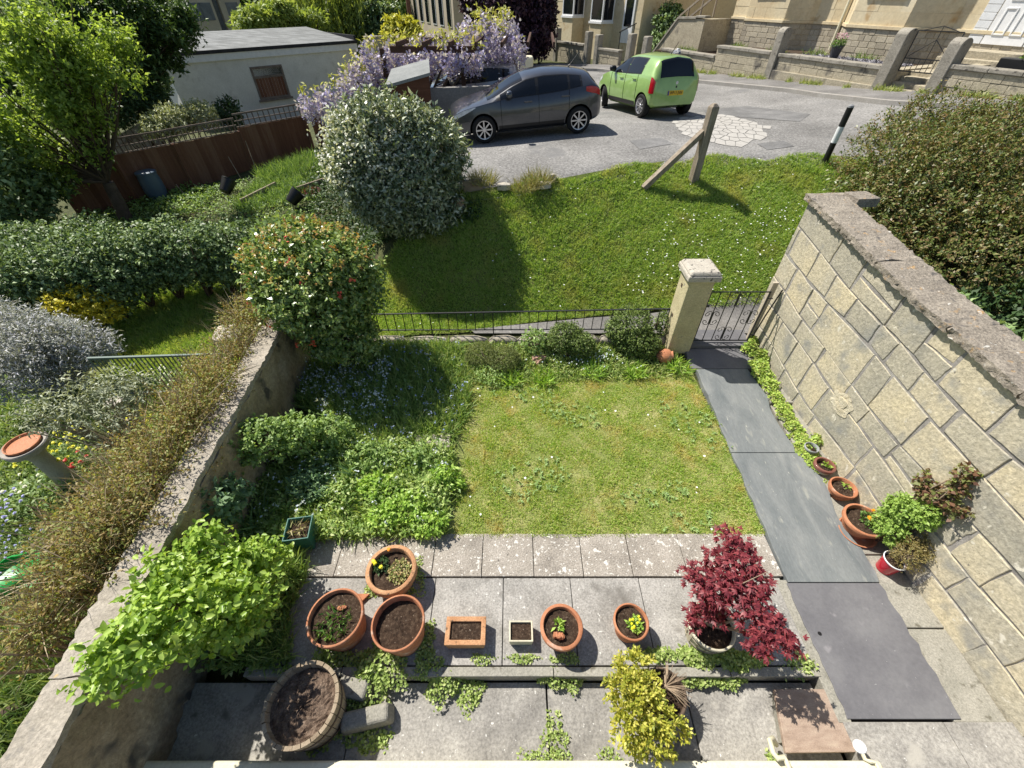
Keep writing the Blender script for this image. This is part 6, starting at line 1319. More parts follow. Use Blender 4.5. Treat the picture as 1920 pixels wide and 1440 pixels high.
mb = MB(); mb.bar(P4[0] + Vector((0, 0, .04)) + FA.n.to_3d() * .15, P4[1] + Vector((0, 0, .04)) + FA.n.to_3d() * .15, .4, .1); mb.bar(P4[1] + Vector((0, 0, .04)) + FA.n.to_3d() * .15, P4[2] + Vector((0, 0, .04)) + FA.n.to_3d() * .15, .4, .1); FA.box(mb, -2.32, -1.68, 1.45, 1.8, 3.99, 4.08); mb.build("coping", mPier, st, world=True, bevel=.015)
hr = thing("handrail", "dark timber handrail climbing beside the stair wall", "handrail", tuple(FA.P(-4.5, 2.6, 2.5)))
for k in range(5): q = FA.P(-6 + k * .9, 2.6); MB().bar((q.x, q.y, 2.2 + k * .45), (q.x, q.y, 3.3 + k * .5), .07, .07).build("post", mWoodgrey, hr, world=True)
for dz in (0, -.45): a_ = FA.P(-6, 2.6, 3.3 + dz); b_ = FA.P(-2.4, 2.6, 5.3 + dz); MB().bar(a_, b_, .06, .09).build("rail", mWoodgrey, hr, world=True)
# things standing in the front garden
q = FA.hit(1570, 90, .75); c = FA.P(q[0], .75, 3.55); pt = pot("flower_pot", "tall dark grey tapering pot with pink flowers on slate chippings", c, .2, .12, .42, plain("dark_pot", (.05, .05, .06), .5), .02, .04)
c2 = c + Vector((0, 0, -.05)); small_plant("pink_flowers", "pinkish bushy flowers growing in the tall dark grey pot", "flower", tuple(c2), .2, .3, 260, .09, .03, gLeaf, [(leafM("pink_petal", [(.5, .3, .42), (.6, .42, .5)], .3), [(c2.x + R.uniform(-.18, .18), c2.y + R.uniform(-.18, .18), c2.z + R.uniform(.2, .38)) for _ in range(46)])], petal=.03)
c = FA.P(11.6, 1.0, 3.6); small_plant("yellow_shrub", "pale yellow flowering plant by white door at the photo's edge", "plant", tuple(c), .38, .5, 520, .1, .04, gLeaf, [(gWh, [(c.x + R.uniform(-.35, .35), c.y + R.uniform(-.3, .3), c.z + R.uniform(.3, .6)) for _ in range(60)])], petal=.05)
c = FA.P(11.3, .9, 3.3); t = thing("dark_trough", "dark planter trough on the wall ledge by the white door", "planter", tuple(c), FA.rz); mb = MB(); mb.box((0, 0, .16), (.9, .3, .32)); mb.build("body", mBlack, t, bevel=.02)
gMid = leafM("weed_clump", [(.1, .16, .05), (.18, .25, .08), (.26, .32, .12)], .3)
for lb, s_, o_ in (("sword leaved green clump behind stepped wall, nearest the pier", s_p1 - .7, .8), ("leafy weeds behind lowest wall under the stair wall", -1.6, .7), ("broad leafy clump between pier and house bay", s_p1 + .5, 1.6), ("small leafy plant at the house foot beside chippings", s_p1 + 2.1, 2.1), ("tall green weeds by the landing of the stairs", s_st + .2, .9)):
    c = FA.P(s_, o_, 3.05 if s_ > s_st else 2.75); small_plant("garden_weeds", lb, "plant", tuple(c), .35, .08, 90, .3, .03, gMid, kind='blade', up=1.1)
lv = LV(); n = 4200; S_ = rng.uniform(-2.5, 14, n); S_ = S_[np.sin(S_ * 2.3) + np.sin(S_ * 5.1 + 1) + .6 * np.sin(S_ * 11) > .2]; n = len(S_); O_ = -.07 - np.abs(rng.normal(size=n)) * .12
P = np.stack([FA.a.x + FA.e.x * S_ + FA.n.x * O_, FA.a.y + FA.e.y * S_ + FA.n.y * O_, np.zeros(n)], 1); P[:, 2] = T(P[:, 0], P[:, 1]) + .07
lv.blades(P, rdir(n) + np.array([0, 0, 1.0]), .16 * (.5 + rng.random(n)), .02, .4); tag(lv.build("pavement_weeds", leafM("weed_mix", [(.16, .22, .06), (.28, .34, .1), (.4, .4, .16)], .3)), kind='stuff')
# ---- house B further down
FB = Fr(at(1010, 105, up=.1), at(1180, 125, up=.1))
def zB(s): p = FB.P(s, 0); return Tf(p.x, p.y)
def hb_(px, py, o): return FB.hit(px, py, o)
OBf = 3.0
sL = hb_(1027, 60, OBf)[0]; sC = hb_(1197, 70, OBf)[0]
hB = thing("terraced_house", "honey stone house with white bay windows and glazed white door beyond cars", "house", tuple(FB.P((sL + sC) / 2, 5, 2.3)))
zl = hb_(1060, 75, OBf)[1]
mb = MB(); FB.box(mb, sL - 3, sC, OBf, OBf + 8, 1.2, 9.5); mb.build("walls", mAsh, hB, world=True)
mb = MB(); coursed(mb, FB, sL - 3, sC, OBf, 1.6, 9.0, .36, .6, 1.1, .008, .004, 5); mb.build("ashlar_facing", mAsh, hB, world=True)
def bayB(x0, x1, xc, yb):
    a0 = hb_(x0, 60, OBf - .75)[0]; a1 = hb_(x1, 60, OBf - .75)[0]; c1_ = hb_(xc, 60, OBf)[0]; zs = hb_((x0 + x1) / 2, yb, OBf - .75)[1]
    so = [(a0 - (c1_ - a1), OBf), (a0, OBf - .75), (a1, OBf - .75), (c1_, OBf)]
    mb = MB(); FB.poly(mb, so, 1.4, zs); mb.build("bay_base", mAsh, hB, world=True)
    mb = MB(); FB.poly(mb, [(so[0][0] - .06, OBf), (a0 - .04, OBf - .82), (a1 + .04, OBf - .82), (c1_ + .06, OBf)], zs, zs + .1); mb.build("bay_sill", mPVC, hB, world=True)
    mb = MB(); FB.poly(mb, [(so[0][0] - .06, OBf), (a0 - .04, OBf - .82), (a1 + .04, OBf - .82), (c1_ + .06, OBf)], zs + 1.75, zs + 2.1); mb.build("bay_roof", mPVC, hB, world=True)
    for (u, v) in ((so[0], so[1]), (so[1], so[2]), (so[2], so[3])):
        f2 = Fr(FB.P(*u), FB.P(*v)); f2.n = Vector((-f2.e.y, f2.e.x)); f2.n = -f2.n if f2.n.dot(FB.n) < 0 else f2.n
        win(f2, .0, (FB.P(*v) - FB.P(*u)).length, .05, zs + .1, zs + 1.75, hB, "bay_window", 0)
bayB(1052, 1072, 1092, 33); bayB(1104, 1126, 1147, 44)
def flatB(nm, x0, x1, yt, yb, mat, dep=.06):
    a0 = hb_(x0, yb, OBf)[0]; a1 = hb_(x1, yb, OBf)[0]; z0 = hb_(x1, yb, OBf)[1]; mb = MB(); FB.box(mb, a0, a1, OBf - dep, OBf + .02, z0, z0 + 2.25); o = mb.build(nm, mat, hB, world=True)
    mb = MB(); FB.box(mb, a0 + .14, a1 - .14, OBf - dep - .012, OBf - dep + .01, z0 + .75, z0 + 2.1); g = mb.build("pane", mGlass, None); g.parent = o; g.data.transform(Matrix.Translation(-hB.location)); return a0, a1, z0
da = flatB("door", 1163, 1182, 0, 82, mPVC); flatB("door", 1032, 1041, 0, 52, mPVC)
mb = MB(); FB.box(mb, sL - 3.3, sC + .2, OBf - .3, OBf + 4, 9.5, 9.7); mb.build("eaves", mPier, hB, world=True)
A_ = [FB.P(sL - 3.3, OBf - .3, 9.71), FB.P(sC + .2, OBf - .3, 9.71), FB.P(sC + .2, OBf + 4, 12), FB.P(sL - 3.3, OBf + 4, 12), FB.P(sL - 3.3, OBf + 8.2, 9.71), FB.P(sC + .2, OBf + 8.2, 9.71)]
mb = MB(); mb.add(A_, [(0, 1, 2, 3), (3, 2, 5, 4), (0, 3, 4), (1, 5, 2)]); mb.build("roof", mRoofS, hB, world=True)
hr = thing("handrail", "thin dark iron handrail at glazed white door of far house", "handrail", tuple(FB.P(da[1], OBf - 1, da[2])))
for o_ in (.2, 1.2): q = FB.P(da[1] + .35, OBf - o_); MB().bar((q.x, q.y, da[2] - .6), (q.x, q.y, da[2] + .9 - (o_ - .2) * .3), .04, .04).build("post", mIron, hr, world=True)
MB().bar(FB.P(da[1] + .35, OBf - .1, da[2] + .93), FB.P(da[1] + .35, OBf - 1.3, da[2] + .57), .045, .045).build("rail", mIron, hr, world=True)
# low front walls of house B with their square pillars
def wallB(lb, x0, x1, y, yt):
    s0 = FB.hit(x0, y)[0]; s1 = FB.hit(x1, y)[0]; zt_ = FB.hit((x0 + x1) / 2, yt)[1]; zb_ = zB((s0 + s1) / 2)
    t = thing("front_garden_wall", lb, "wall", tuple(FB.P((s0 + s1) / 2, .1, zb_))); mb = MB(); FB.box(mb, s0, s1, .03, .22, zb_ - .5, zt_ - .08); mb.build("core", mMortar, t, world=True)
    mb = MB(); coursed(mb, FB, s0, s1, .03, zb_ - .45, zt_ - .08, .3, .5, .9, .03, .01, int(x0)); mb.build("stones", mStreet, t, world=True, bevel=.01)
    mb = MB(); FB.box(mb, s0, s1, -.06, .28, zt_ - .08, zt_ + .03); mb.build("coping", mPier, t, world=True, bevel=.02)
wallB("far low stone wall, leftmost beside the purple tree", 1012, 1038, 105, 70); wallB("far low stone wall under the first white bay window", 1042, 1093, 112, 80); wallB("far low stone wall nearest the green car's roof", 1112, 1158, 122, 92)
for lb, px, yt, yb in (("far square stone pillar, leftmost in front of first bay", 1041, 52, 103), ("far square stone pillar left of the narrow path opening", 1098, 58, 110), ("far square stone pillar right of the narrow path opening", 1116, 64, 118), ("far square stone pillar below the glazed white door", 1176, 62, 116), ("far squat stone pillar beside recycling boxes", 1205, 67, 118)):
    s_ = FB.hit(px, yb)[0]; z1 = FB.hit(px, yt)[1]; t = thing("stone_pillar", lb, "pillar", tuple(FB.P(s_, .1, zB(s_))), FB.rz, "square pillars along the far front walls"); mb = MB(); h = z1 - zB(s_); mb.box((0, 0, h / 2 - .2), (.34, .36, h + .4)); mb.build("pillar", mPier, t, bevel=.05)
c = at(1268, 96, 2.9); t = thing("recycling_box", "blue recycling box of bottles and cartons behind the green car", "box", (c.x, c.y, 2.35), .4); mb = MB(); mb.box((0, 0, .2), (.6, .42, .4)); mb.build("box", plain("blue_box", (.03, .12, .3), .5), t, bevel=.02)
mb = MB()
for i in range(9): mb.rock((R.uniform(-.22, .22), R.uniform(-.14, .14), .42 + R.uniform(0, .14)), (.2, .14, .16), 90 + i)
mb.build("packaging", M("packaging", [(.1, .13, .2), (.5, .5, .5), (.75, .75, .72)], 3, .6, .1, island=1), t, smooth=True)
c = at(1290, 82, 2.95); t = thing("bin_lid", "dark green flat plastic board lying over the recycling box", "board", (c.x, c.y, 2.95), .3); mb = MB(); mb.box((0, 0, 0), (.7, .45, .05)); mb.build("board", plain("teal_lid", (.03, .12, .11), .5), t, bevel=.015)  # the green bin lid, drawn as one flat slab
c = at(1003, 82, 2.7); t = thing("blue_bag", "blue rubbish bag lying beside the far wall by purple tree", "bag", (c.x, c.y, 2.4)); mb = MB(); mb.rock((0, 0, .15), (1.0, .7, .4), 4, rough=.25); mb.build("bag", plain("blue_bag_plastic", (.01, .08, .35), .4), t, smooth=True)
c = at(985, 133, 2.05); t = thing("cream_bin", "cream domed bin standing behind the dark grey car", "bin", (c.x, c.y, Tf(c.x, c.y))); mb = MB(); mb.box((0, 0, .42), (.75, .6, .85)); mb.build("body", mGrit, t, bevel=.12, seg=4)
b = FA.P(-5.8, 2.6, 2.2); shrub("climbing_shrub", "dark green climbing shrub covering wall beside timber handrail", "shrub", tuple(b), [(tuple(FA.P(-5.6, 2.8, 3.4)), (.9, 1.0, 1.2)), (tuple(FA.P(-5.2, 2.2, 2.7)), (.6, .7, .7))], gHedge, 45, 8, .3, .16, .1)
# ================================================================ fence, garage, pergola and trees on the left
fpan = [((598, 276), (640, 262), 200, 196, 0), ((473, 312), (588, 282), 230, 227, 1), ((362, 348), (473, 312), 260, 256, 1), ((262, 380), (362, 348), 284, 278, 1), ((150, 410), (262, 380), 322, 306, 1)]
ft = thing("board_fence", "stepped brown board fence with square trellis tops across the plot's far side", "fence", tuple(at(362, 348)))
for i, (bl_, br_, tl, tr, trel) in enumerate(fpan):
    a_ = at(*bl_); b_ = at(*br_); zt = max(aty((bl_[0] + br_[0]) / 2 - 20, (tl + tr) / 2, (a_.y + b_.y) / 2).z, a_.z + .8); e = (b_ - a_); e.z = 0; Lp = e.length; e.normalize(); mb = MB(); n = max(3, int(Lp / .14)); nn = Vector((-e.y, e.x, 0))
    for k in range(n):
        p0 = a_ + e * (Lp * k / n + .004); p1 = a_ + e * (Lp * (k + 1) / n + .012); mb.prism([tuple((p0)[:2]), tuple(p1[:2]), tuple((p1 + nn * .018)[:2]), tuple((p0 + nn * .012)[:2])], min(a_.z, b_.z) - .4, zt + R.uniform(-.008, .008))
    mb.build("board_panel", mWoodbrown, ft, world=True)
    mb = MB(); mb.bar((*(b_ - nn * .02)[:2], b_.z - .4), (*(b_ - nn * .02)[:2], zt + (.02 if i > 0 else .3)), .09, .09); mb.build("post", mWoodbrown, ft, world=True)
    if trel:
        mb = MB(); h_ = .36
        for k in range(13): p0 = a_ + e * (Lp * (k + .5) / 13); mb.bar((p0.x, p0.y, zt), (p0.x, p0.y, zt + h_), .028, .018)
        for z in (.02, .18, h_): mb.bar((a_.x, a_.y, zt + z), (b_.x, b_.y, zt + z), .024, .028 if z < .3 else .045)
        mb.build("trellis", M("trellis_wood", [(.12, .08, .06), (.25, .2, .17)], 3, .8, .2) if i == 1 else bpy.data.materials["trellis_wood"], ft, world=True)
# white picket fence behind
t = thing("picket_fence", "weathered pale picket fence beyond the brown fence by variegated bush", "fence", (-12.6, 17.5, 0)); pa_ = aty(205, 262, 15.6); pb_ = aty(278, 222, 18.0)
mPick = M("grey_pickets", [(.3, .28, .23), (.45, .42, .36)], 4, .85, .3); mb = MB(); n = 26
for k in range(n): p0 = pa_.lerp(pb_, k / (n - 1)); mb.bar((p0.x, p0.y, p0.z - 1.0), (p0.x, p0.y, p0.z), .07, .025)
mb.build("pickets", mPick, t, world=True)
for dz in (-.25, -.75): MB().bar(pa_ + Vector((0, .03, dz)), pb_ + Vector((0, .03, dz)), .05, .08).build("rail", mPick, t, world=True)
# garage
mGar = M("garage_render", [(.58, .57, .53), (.66, .65, .61), (.74, .73, .69)], 1.1, .9, .2, 30, fine=.1, world=True, spots=[((.48, .46, .42), 1.4, .62, .15)])
A3 = aty(300, 103, 24.3); B3 = aty(664, 76, 31.2); zG = (A3.z + B3.z) / 2; FG = Fr(A3, B3); FG.n = Vector((-FG.e.y, FG.e.x)); FG.n = -FG.n if FG.n.y < 0 else FG.n; LG = (B3 - A3).to_2d().length
gt = thing("garage", "long pale rendered garage with felt roof and boarded window", "garage", tuple(FG.P(LG / 2, 2.5, 0)))
mb = MB(); FG.box(mb, 0, LG, 0, 5.5, -1.5, zG - .3); mb.build("walls", mGar, gt, world=True)
mb = MB(); FG.box(mb, -.08, LG + .08, -.09, .0, zG - .38, zG - .1); FG.box(mb, LG, LG + .09, .0, 5.5, zG - .38, zG - .1); mb.build("fascia", mWhite, gt, world=True)
mb = MB(); FG.box(mb, -.12, LG + .12, -.13, .0, zG - .1, zG + .04); FG.box(mb, LG, LG + .12, .0, 5.5, zG - .1, zG + .25); mb.build("roof_edge", M("dark_felt", [(.02, .02, .022), (.05, .05, .055)], 5), gt, world=True)
zb2 = aty(345, 75, 29.5).z
v = [FG.P(-.1, -.02, zG + .035), FG.P(LG, -.02, zG + .035), FG.P(LG, 6.0, zG + .42), FG.P(-.1, 6.0, zG + .42), FG.P(-.1, 6.0, -1), FG.P(LG, 6.0, -1), FG.P(-.1, -.02, zG - .3), FG.P(LG, -.02, zG - .3)]
mb = MB(); mb.add(v, [(0, 1, 2, 3), (3, 2, 5, 4), (1, 7, 5, 2), (0, 3, 4, 6)]); mb.build("roof", M("roof_felt", [(.11, .115, .11), (.19, .195, .19), (.32, .33, .325)], 1.2, .9, .3, 30, fine=.25, world=True, stretch=(1, 3.5, 1)), gt, world=True)
w0, zw1 = FG.hit(467, 126); w1, _ = FG.hit(527, 121); _, zw0 = FG.hit(517, 184)
mb = MB(); fw = .1
for q in (w0, w1 - fw): FG.box(mb, q, q + fw, -.04, .05, zw0, zw1)
for q in (zw0, zw1 - fw, zw1 - .5): FG.box(mb, w0 + fw, w1 - fw, -.035, .05, q, q + fw)
FG.box(mb, w0 - .08, w1 + .08, -.09, .02, zw0 - .09, zw0 - .002); f = mb.build("window", M("old_window_wood", [(.14, .11, .09), (.25, .21, .18)], 4, .85, .3), gt, world=True)
mb = MB(); n = 9
for k in range(n): FG.box(mb, w0 + fw + (w1 - w0 - 2 * fw) * k / n, w0 + fw + (w1 - w0 - 2 * fw) * (k + 1) / n - .01, -.01, .03, zw0 + fw, zw1 - .5)
o = mb.build("boarding", mWoodbrown, None); o.parent = f; o.data.transform(Matrix.Translation(-gt.location))
mb = MB(); FG.box(mb, w0 + fw, w1 - fw, .0, .03, zw1 - .4, zw1 - fw); o = mb.build("top_pane", M("dirty_glass", [(.03, .03, .025), (.1, .1, .08)], 5, .4, .1), None); o.parent = f; o.data.transform(Matrix.Translation(-gt.location))
# shed with felt roof and block wall
shx = thing("garden_shed", "small brown shed with pale grey felt roof behind the round bush", "shed", (-2.9, 14.2, 1.3))
c4 = [aty(722, 160, 13.6), aty(806, 136, 13.9), aty(804, 110, 15.0), aty(734, 129, 15.0)]
mb = MB(); b4 = [Vector((p.x, p.y, 1.0)) for p in c4]; ins = [p + (sum(c4, Vector()) / 4 - p) * .08 for p in c4]; mb.add([Vector((p.x, p.y, 1.0)) for p in ins] + [p - Vector((0, 0, .06)) for p in ins], [(0, 1, 5, 4), (1, 2, 6, 5), (2, 3, 7, 6), (3, 0, 4, 7), (4, 5, 6, 7)]); mb.build("walls", M("shed_wood", [(.09, .035, .018), (.15, .065, .035)], 3, .8, .3, stretch=(.5, .5, 9)), shx, world=True)
mb = MB(); mb.add(c4 + [p - Vector((0, 0, .07)) for p in c4], [(0, 1, 2, 3), (7, 6, 5, 4), (0, 4, 5, 1), (1, 5, 6, 2), (2, 6, 7, 3), (3, 7, 4, 0)]); mb.build("roof", M("shed_felt", [(.2, .21, .205), (.3, .31, .3)], 3, .95, .5, 40, world=True), shx, world=True)
bw = thing("block_wall", "plain grey concrete block wall between shed and the dark grey car", "wall", (-1, 14.7, 1.9)); mb = MB(); a_ = aty(806, 165, 14.7); b_ = aty(960, 162, 15.3); mb.bar(Vector((a_.x, a_.y, (a_.z + 1.2) / 2)), Vector((b_.x, b_.y, (a_.z + 1.2) / 2)), .2, a_.z - 1.2); mb.build("wall", M("block_render", [(.22, .21, .2), (.3, .29, .27)], 1.5, .95, .3, 30, world=True), bw, world=True)
# pergola
mPerg = M("pergola_wood", [(.06, .03, .02), (.11, .06, .04)], 4, .85, .3)
pg = thing("pergola", "dark timber pergola frame carrying wisteria over the silver car", "pergola", (-1.5, 16.5, 1.9))
for px, py, yy in ((728, 165, 15.6), (870, 160, 15.6), (950, 130, 18.8), (962, 128, 19.0), (806, 110, 18.5)):
    p = aty(px, py, yy); MB().bar((p.x, p.y, 1.2), (p.x, p.y, 3.75), .12, .12).build("post", mPerg, pg, world=True)
for a_, b_ in (((735, 112, 15.6), (905, 98, 15.6)), ((735, 60, 18.6), (965, 88, 18.6))):
    A_ = aty(*a_); B_ = aty(*b_); A_.z = B_.z = 3.72; MB().bar(A_, B_, .1, .16).build("beam", mPerg, pg, world=True)
for k in range(7): A_ = Vector((-3.3 + k * .75, 15.3, 3.85)); MB().bar(A_, A_ + Vector((.2, 3.8, 0)), .06, .12).build("rafter", mPerg, pg, world=True)
wt = thing("wisteria", "purple flowering wisteria with lime leaves draped along fence and over pergola", "climbing plant", (-2, 16, 2))
wb_ = [(585, 190, 15.2, .5, .3), (630, 175, 15.3, .55, .35), (665, 150, 15.6, .65, .4), (690, 125, 15.9, .7, .45), (715, 105, 16.0, .75, .5), (755, 98, 16.4, .8, .4), (800, 92, 16.6, .8, .4), (845, 88, 16.8, .8, .4), (890, 84, 17.2, .8, .45), (790, 108, 15.5, .4, .3), (840, 104, 15.5, .42, .3), (885, 100, 15.5, .4, .3), (930, 70, 17.6, .85, .55), (955, 85, 18.0, .6, .5), (895, 50, 17.8, .7, .5), (860, 95, 16.2, .6, .3), (940, 50, 18.2, .7, .5), (770, 115, 15.9, .55, .35)]
wbl = [((lambda p: (p.x, p.y, p.z))(aty(px, py, yy)), (r, r * .9, rz)) for px, py, yy, r, rz in wb_]
lv = LV(); bush(lv, [((c[0], c[1] + .15, c[2] + .05), (r[0] * .8, r[1] * .8, r[2] * .85)) for c, r in wbl], 8, 6, .28, .14, .05, up=.6, low=.3, shell=.4); lv.build("leaves", leafM("wisteria_leaf", [(.22, .25, .05), (.34, .36, .08), (.44, .45, .14), (.3, .26, .1)], .4), wt)
lv = LV(); mPur = leafM("wisteria_petal", [(.24, .2, .42), (.38, .34, .55), (.5, .46, .65), (.64, .61, .75)], .3)
for c, r in wbl:
    nr = int(190 * r[0] * r[1]) + 30; C, O = blob_points(c, (r[0] * 1.08, r[1] * 1.08, r[2]), nr, .25, None, -.85); C = C[rng.random(len(C)) > .55 * (O[:, 2] > .55)]; C[:, 2] -= .02
    for j in range(13): s_ = j / 12; C2 = C + np.array([0, 0, -.42 * s_]) + rng.normal(size=C.shape) * (.065 * (1 - s_) + .01); lv.discs(C2, rdir(len(C2)), .05 * (1 - .55 * s_))
lv.build("flower_racemes", mPur, wt)
mb = MB(); branches(mb, (-3.2, 15.5, 1.2), [c for c, r in wbl], .07, .02, 7, .12, 8); mb.build("stems", mBark, wt, world=True, smooth=True)
# trees
def tree(name, label, base, blobs, mat, dens, per, twig, L, W, tr=.14, bm=None, group=None, limbs=10, cat="tree", **k):
    t = thing(name, label, cat, tuple(base), 0, group); lv = LV(); bush(lv, blobs, dens, per, twig, L, W, **k); lv.build("crown", mat, t)
    mb = MB(); fork = Vector(base) + (Vector(blobs[0][0]) - Vector(base)) * .35; mb.tube([Vector(base) - Vector((0, 0, .3)), Vector(base).lerp(fork, .5) + Vector((.04, .02, 0)), fork], [tr * 1.25, tr, tr * .85], 9)
    tips = []
    for c, r in blobs: tips += [tuple(p) for p in blob_points(c, np.array(r) * .75, max(2, limbs // len(blobs)), .6)[0]]
    branches(mb, fork, tips, tr * (.6 if limbs < 60 else .22), .008, 6, .1, 4); mb.build("trunk", bm or mBark, t, world=True, smooth=True); return t
def yb(px, py, yy, r, ry=None, rz=None): p = aty(px, py, yy); return (tuple(p), (r, ry or r, rz or r))
gSpring = leafM("spring_leaf", [(.1, .165, .035), (.17, .255, .05), (.26, .36, .08), (.38, .47, .14)], .55, .45)
tree("maple_tree", "tall light green spring tree filling the upper left corner", (-10.7, 11.4, .3), canopy(yb(75, 80, 11.4, 1)[0], (1.5, 1.5, 1.2), 36, .3, .6) + canopy(yb(110, 220, 11.2, 1)[0], (1.15, 1.2, .9), 24, .28, .5) + canopy(yb(40, 310, 10.8, 1)[0], (1.1, 1.0, .6), 14, .28, .5), gSpring, 30, 9, .34, .09, .045, .15, shell=.9, limbs=150, up=.0, low=-1)
tree("dark_tree", "dark green multi stemmed tree left of the garage", (-14.2, 18.8, .2), canopy(yb(215, 50, 19, 1)[0], (1.9, 1.9, 1.6), 40, .4, .75) + canopy(yb(285, 25, 20, 1)[0], (1.5, 1.5, .8), 20, .4, .7) + canopy(yb(215, 140, 18.5, 1)[0], (.6, 1, .8), 8, .35, .55), leafM("deep_green_leaf", [(.03, .06, .02), (.05, .095, .028), (.08, .14, .04), (.13, .2, .06)], .3), 24, 9, .34, .14, .06, .16, shell=.9, limbs=120)
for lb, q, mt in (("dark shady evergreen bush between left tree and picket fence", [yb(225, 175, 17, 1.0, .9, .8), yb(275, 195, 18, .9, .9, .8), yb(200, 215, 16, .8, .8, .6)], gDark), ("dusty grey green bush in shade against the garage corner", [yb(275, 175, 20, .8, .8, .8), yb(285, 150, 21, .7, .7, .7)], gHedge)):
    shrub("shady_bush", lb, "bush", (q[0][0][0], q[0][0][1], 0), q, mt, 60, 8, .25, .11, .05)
q = [yb(325, 228, 16.5, .75, .7, .5), yb(370, 222, 17, .7, .7, .5), yb(300, 240, 16.2, .6, .6, .4)]; shrub("variegated_bush", "rounded pale variegated bush between board fence and garage", "bush", (q[0][0][0], q[0][0][1], 0), q, leafM("variegated_leaf", [(.2, .24, .1), (.34, .37, .2), (.46, .48, .32), (.12, .17, .06)], .25), 120, 8, .2, .08, .035)
q = [yb(430, 215, 18.5, .5)]; shrub("dark_shrub", "small dark shrub at the garage wall foot under trellis", "shrub", (q[0][0][0], q[0][0][1], 0), q, gDark, 60, 7, .25, .13, .05)
# behind the maple: parked silver car glimpsed is left as pale paving; dense understorey in the shade
tree("garden_tree", "dark leafy understorey tree at left edge above hedge", (-12.6, 9.9, .2), [yb(15, 400, 9.8, 1.0, .9, .7), yb(60, 350, 10.6, .8, .8, .6), yb(-30, 330, 9.8, 1.1, 1, 1), yb(0, 260, 11.5, 1.0, 1.0, .9), yb(10, 180, 13, 1.1, 1, 1), yb(-10, 90, 13, 1.2, 1, 1)], gHedge, 50, 8, .3, .11, .06, .12, limbs=12)
gLime = leafM("lime_leaf", [(.12, .18, .035), (.19, .26, .055), (.27, .34, .09), (.35, .41, .14)], .4)
tree("lime_tree", "yellow green spring tree just behind the garage roof", (-15, 40, -1), canopy(yb(525, 48, 38, 1)[0], (3.0, 2.0, 1.1), 16, .6, 1.1), gLime, 14, 9, .5, .26, .11, .2, limbs=16)
# willow: hanging strands
wl = thing("willow_tree", "tall weeping willow with hanging strands behind the garage", "tree", (-15, 47, -2)); lv = LV()
for px, py, yy, r in ((600, -25, 46, 4.0), (660, -20, 47, 3.6), (560, -35, 48, 3.6), (630, -40, 49, 4)):
    c, rr_ = yb(px, py, yy, r, r, r * .8); C, O = blob_points(c, rr_, 260, .5, None, -.9); Ls = rng.uniform(2.5, 5.5, len(C))
    for j in range(26): f_ = j / 25; P = C + np.stack([.15 * np.sin(f_ * 5 + C[:, 0] * 3), .12 * np.cos(f_ * 4 + C[:, 1]), -Ls * f_], 1); D = rdir(len(P)) * .6 + np.array([0, 0, -1.]); lv.kites(P, D, rdir(len(P)), .42, .11, .1, .1)
lv.build("strands", leafM("willow_leaf", [(.08, .12, .03), (.14, .19, .045), (.24, .3, .07), (.34, .4, .12)], .4), wl)
mb = MB(); branches(mb, (-15, 47, -3), [yb(600, -20, 46, 1)[0], yb(660, -15, 47, 1)[0], yb(560, -30, 48, 1)[0], yb(630, -30, 49, 1)[0], yb(615, 10, 46, 1)[0]], .35, .06, 8); mb.build("trunk", mBark, wl, world=True, smooth=True)
q = [yb(745, 55, 30, .85, .8, .55), yb(768, 58, 30, .6, .6, .45)]; shrub("yellow_green_shrub", "bright yellow green shrub between wisteria and far stone terrace", "shrub", (q[0][0][0], q[0][0][1], .5), q, leafM("yellow_green_leaf", [(.25, .27, .03), (.4, .4, .05), (.52, .5, .1), (.14, .17, .03)], .35), 26, 8, .4, .2, .1)
for i, (lb, px, py, yy, r) in enumerate((("bluish green far tree between willow and terrace", 700, 40, 48, 2.6), ("dark far tree left of the stone terrace roofs", 690, 8, 62, 4), ("pale far tree above the garage between flats and willow", 490, 5, 75, 5), ("far rounded tree right of the stone flats", 545, 3, 90, 6))):
    q = [yb(px, py, yy, r, r, r * .8), yb(px + 14, py + 12, yy - 2, r * .7)]; tree("far_tree", lb, (q[0][0][0], yy, -3), q, [gHedge, gLeaf, gMint, gMint][i], 60 / r ** 1.6 * 1.4, 8, r * .28, r * .12, r * .06, .3, group="far trees beyond the garage", limbs=8)
tree("purple_tree", "dense dark purple leaved tree between the terrace and bay house", (aty(960, 100, 31).x, 31, 1.8), [yb(950, 30, 31, 2.0, 2.0, 2.0), yb(920, 0, 31, 2.2, 2.0, 1.6), yb(985, 55, 31, 1.7, 1.6, 1.8), yb(965, -20, 31.5, 2.4, 2.2, 2), yb(1000, 20, 31.5, 1.3, 1.4, 1.6)], leafM("purple_leaf", [(.012, .008, .014), (.03, .014, .026), (.06, .028, .045), (.11, .06, .08)], .15), 40, 8, .4, .2, .11, .3, limbs=18)
# far buildings
mFar = M("far_stone", [(.42, .36, .27), (.52, .46, .36)], .6, .9, .1, 5, world=True, fine=.1)
ter = thing("stone_terrace", "long pale stone terrace with rows of tall sash windows in the distance", "building", tuple(aty(800, 40, 60)))
C0 = aty(852, 46, 48); C1 = aty(700, -2, 84); FT = Fr(C0, C1); FT.n = Vector((-FT.e.y, FT.e.x)); FT.n = -FT.n if FT.n.x < 0 else FT.n
LT = (C1 - C0).to_2d().length
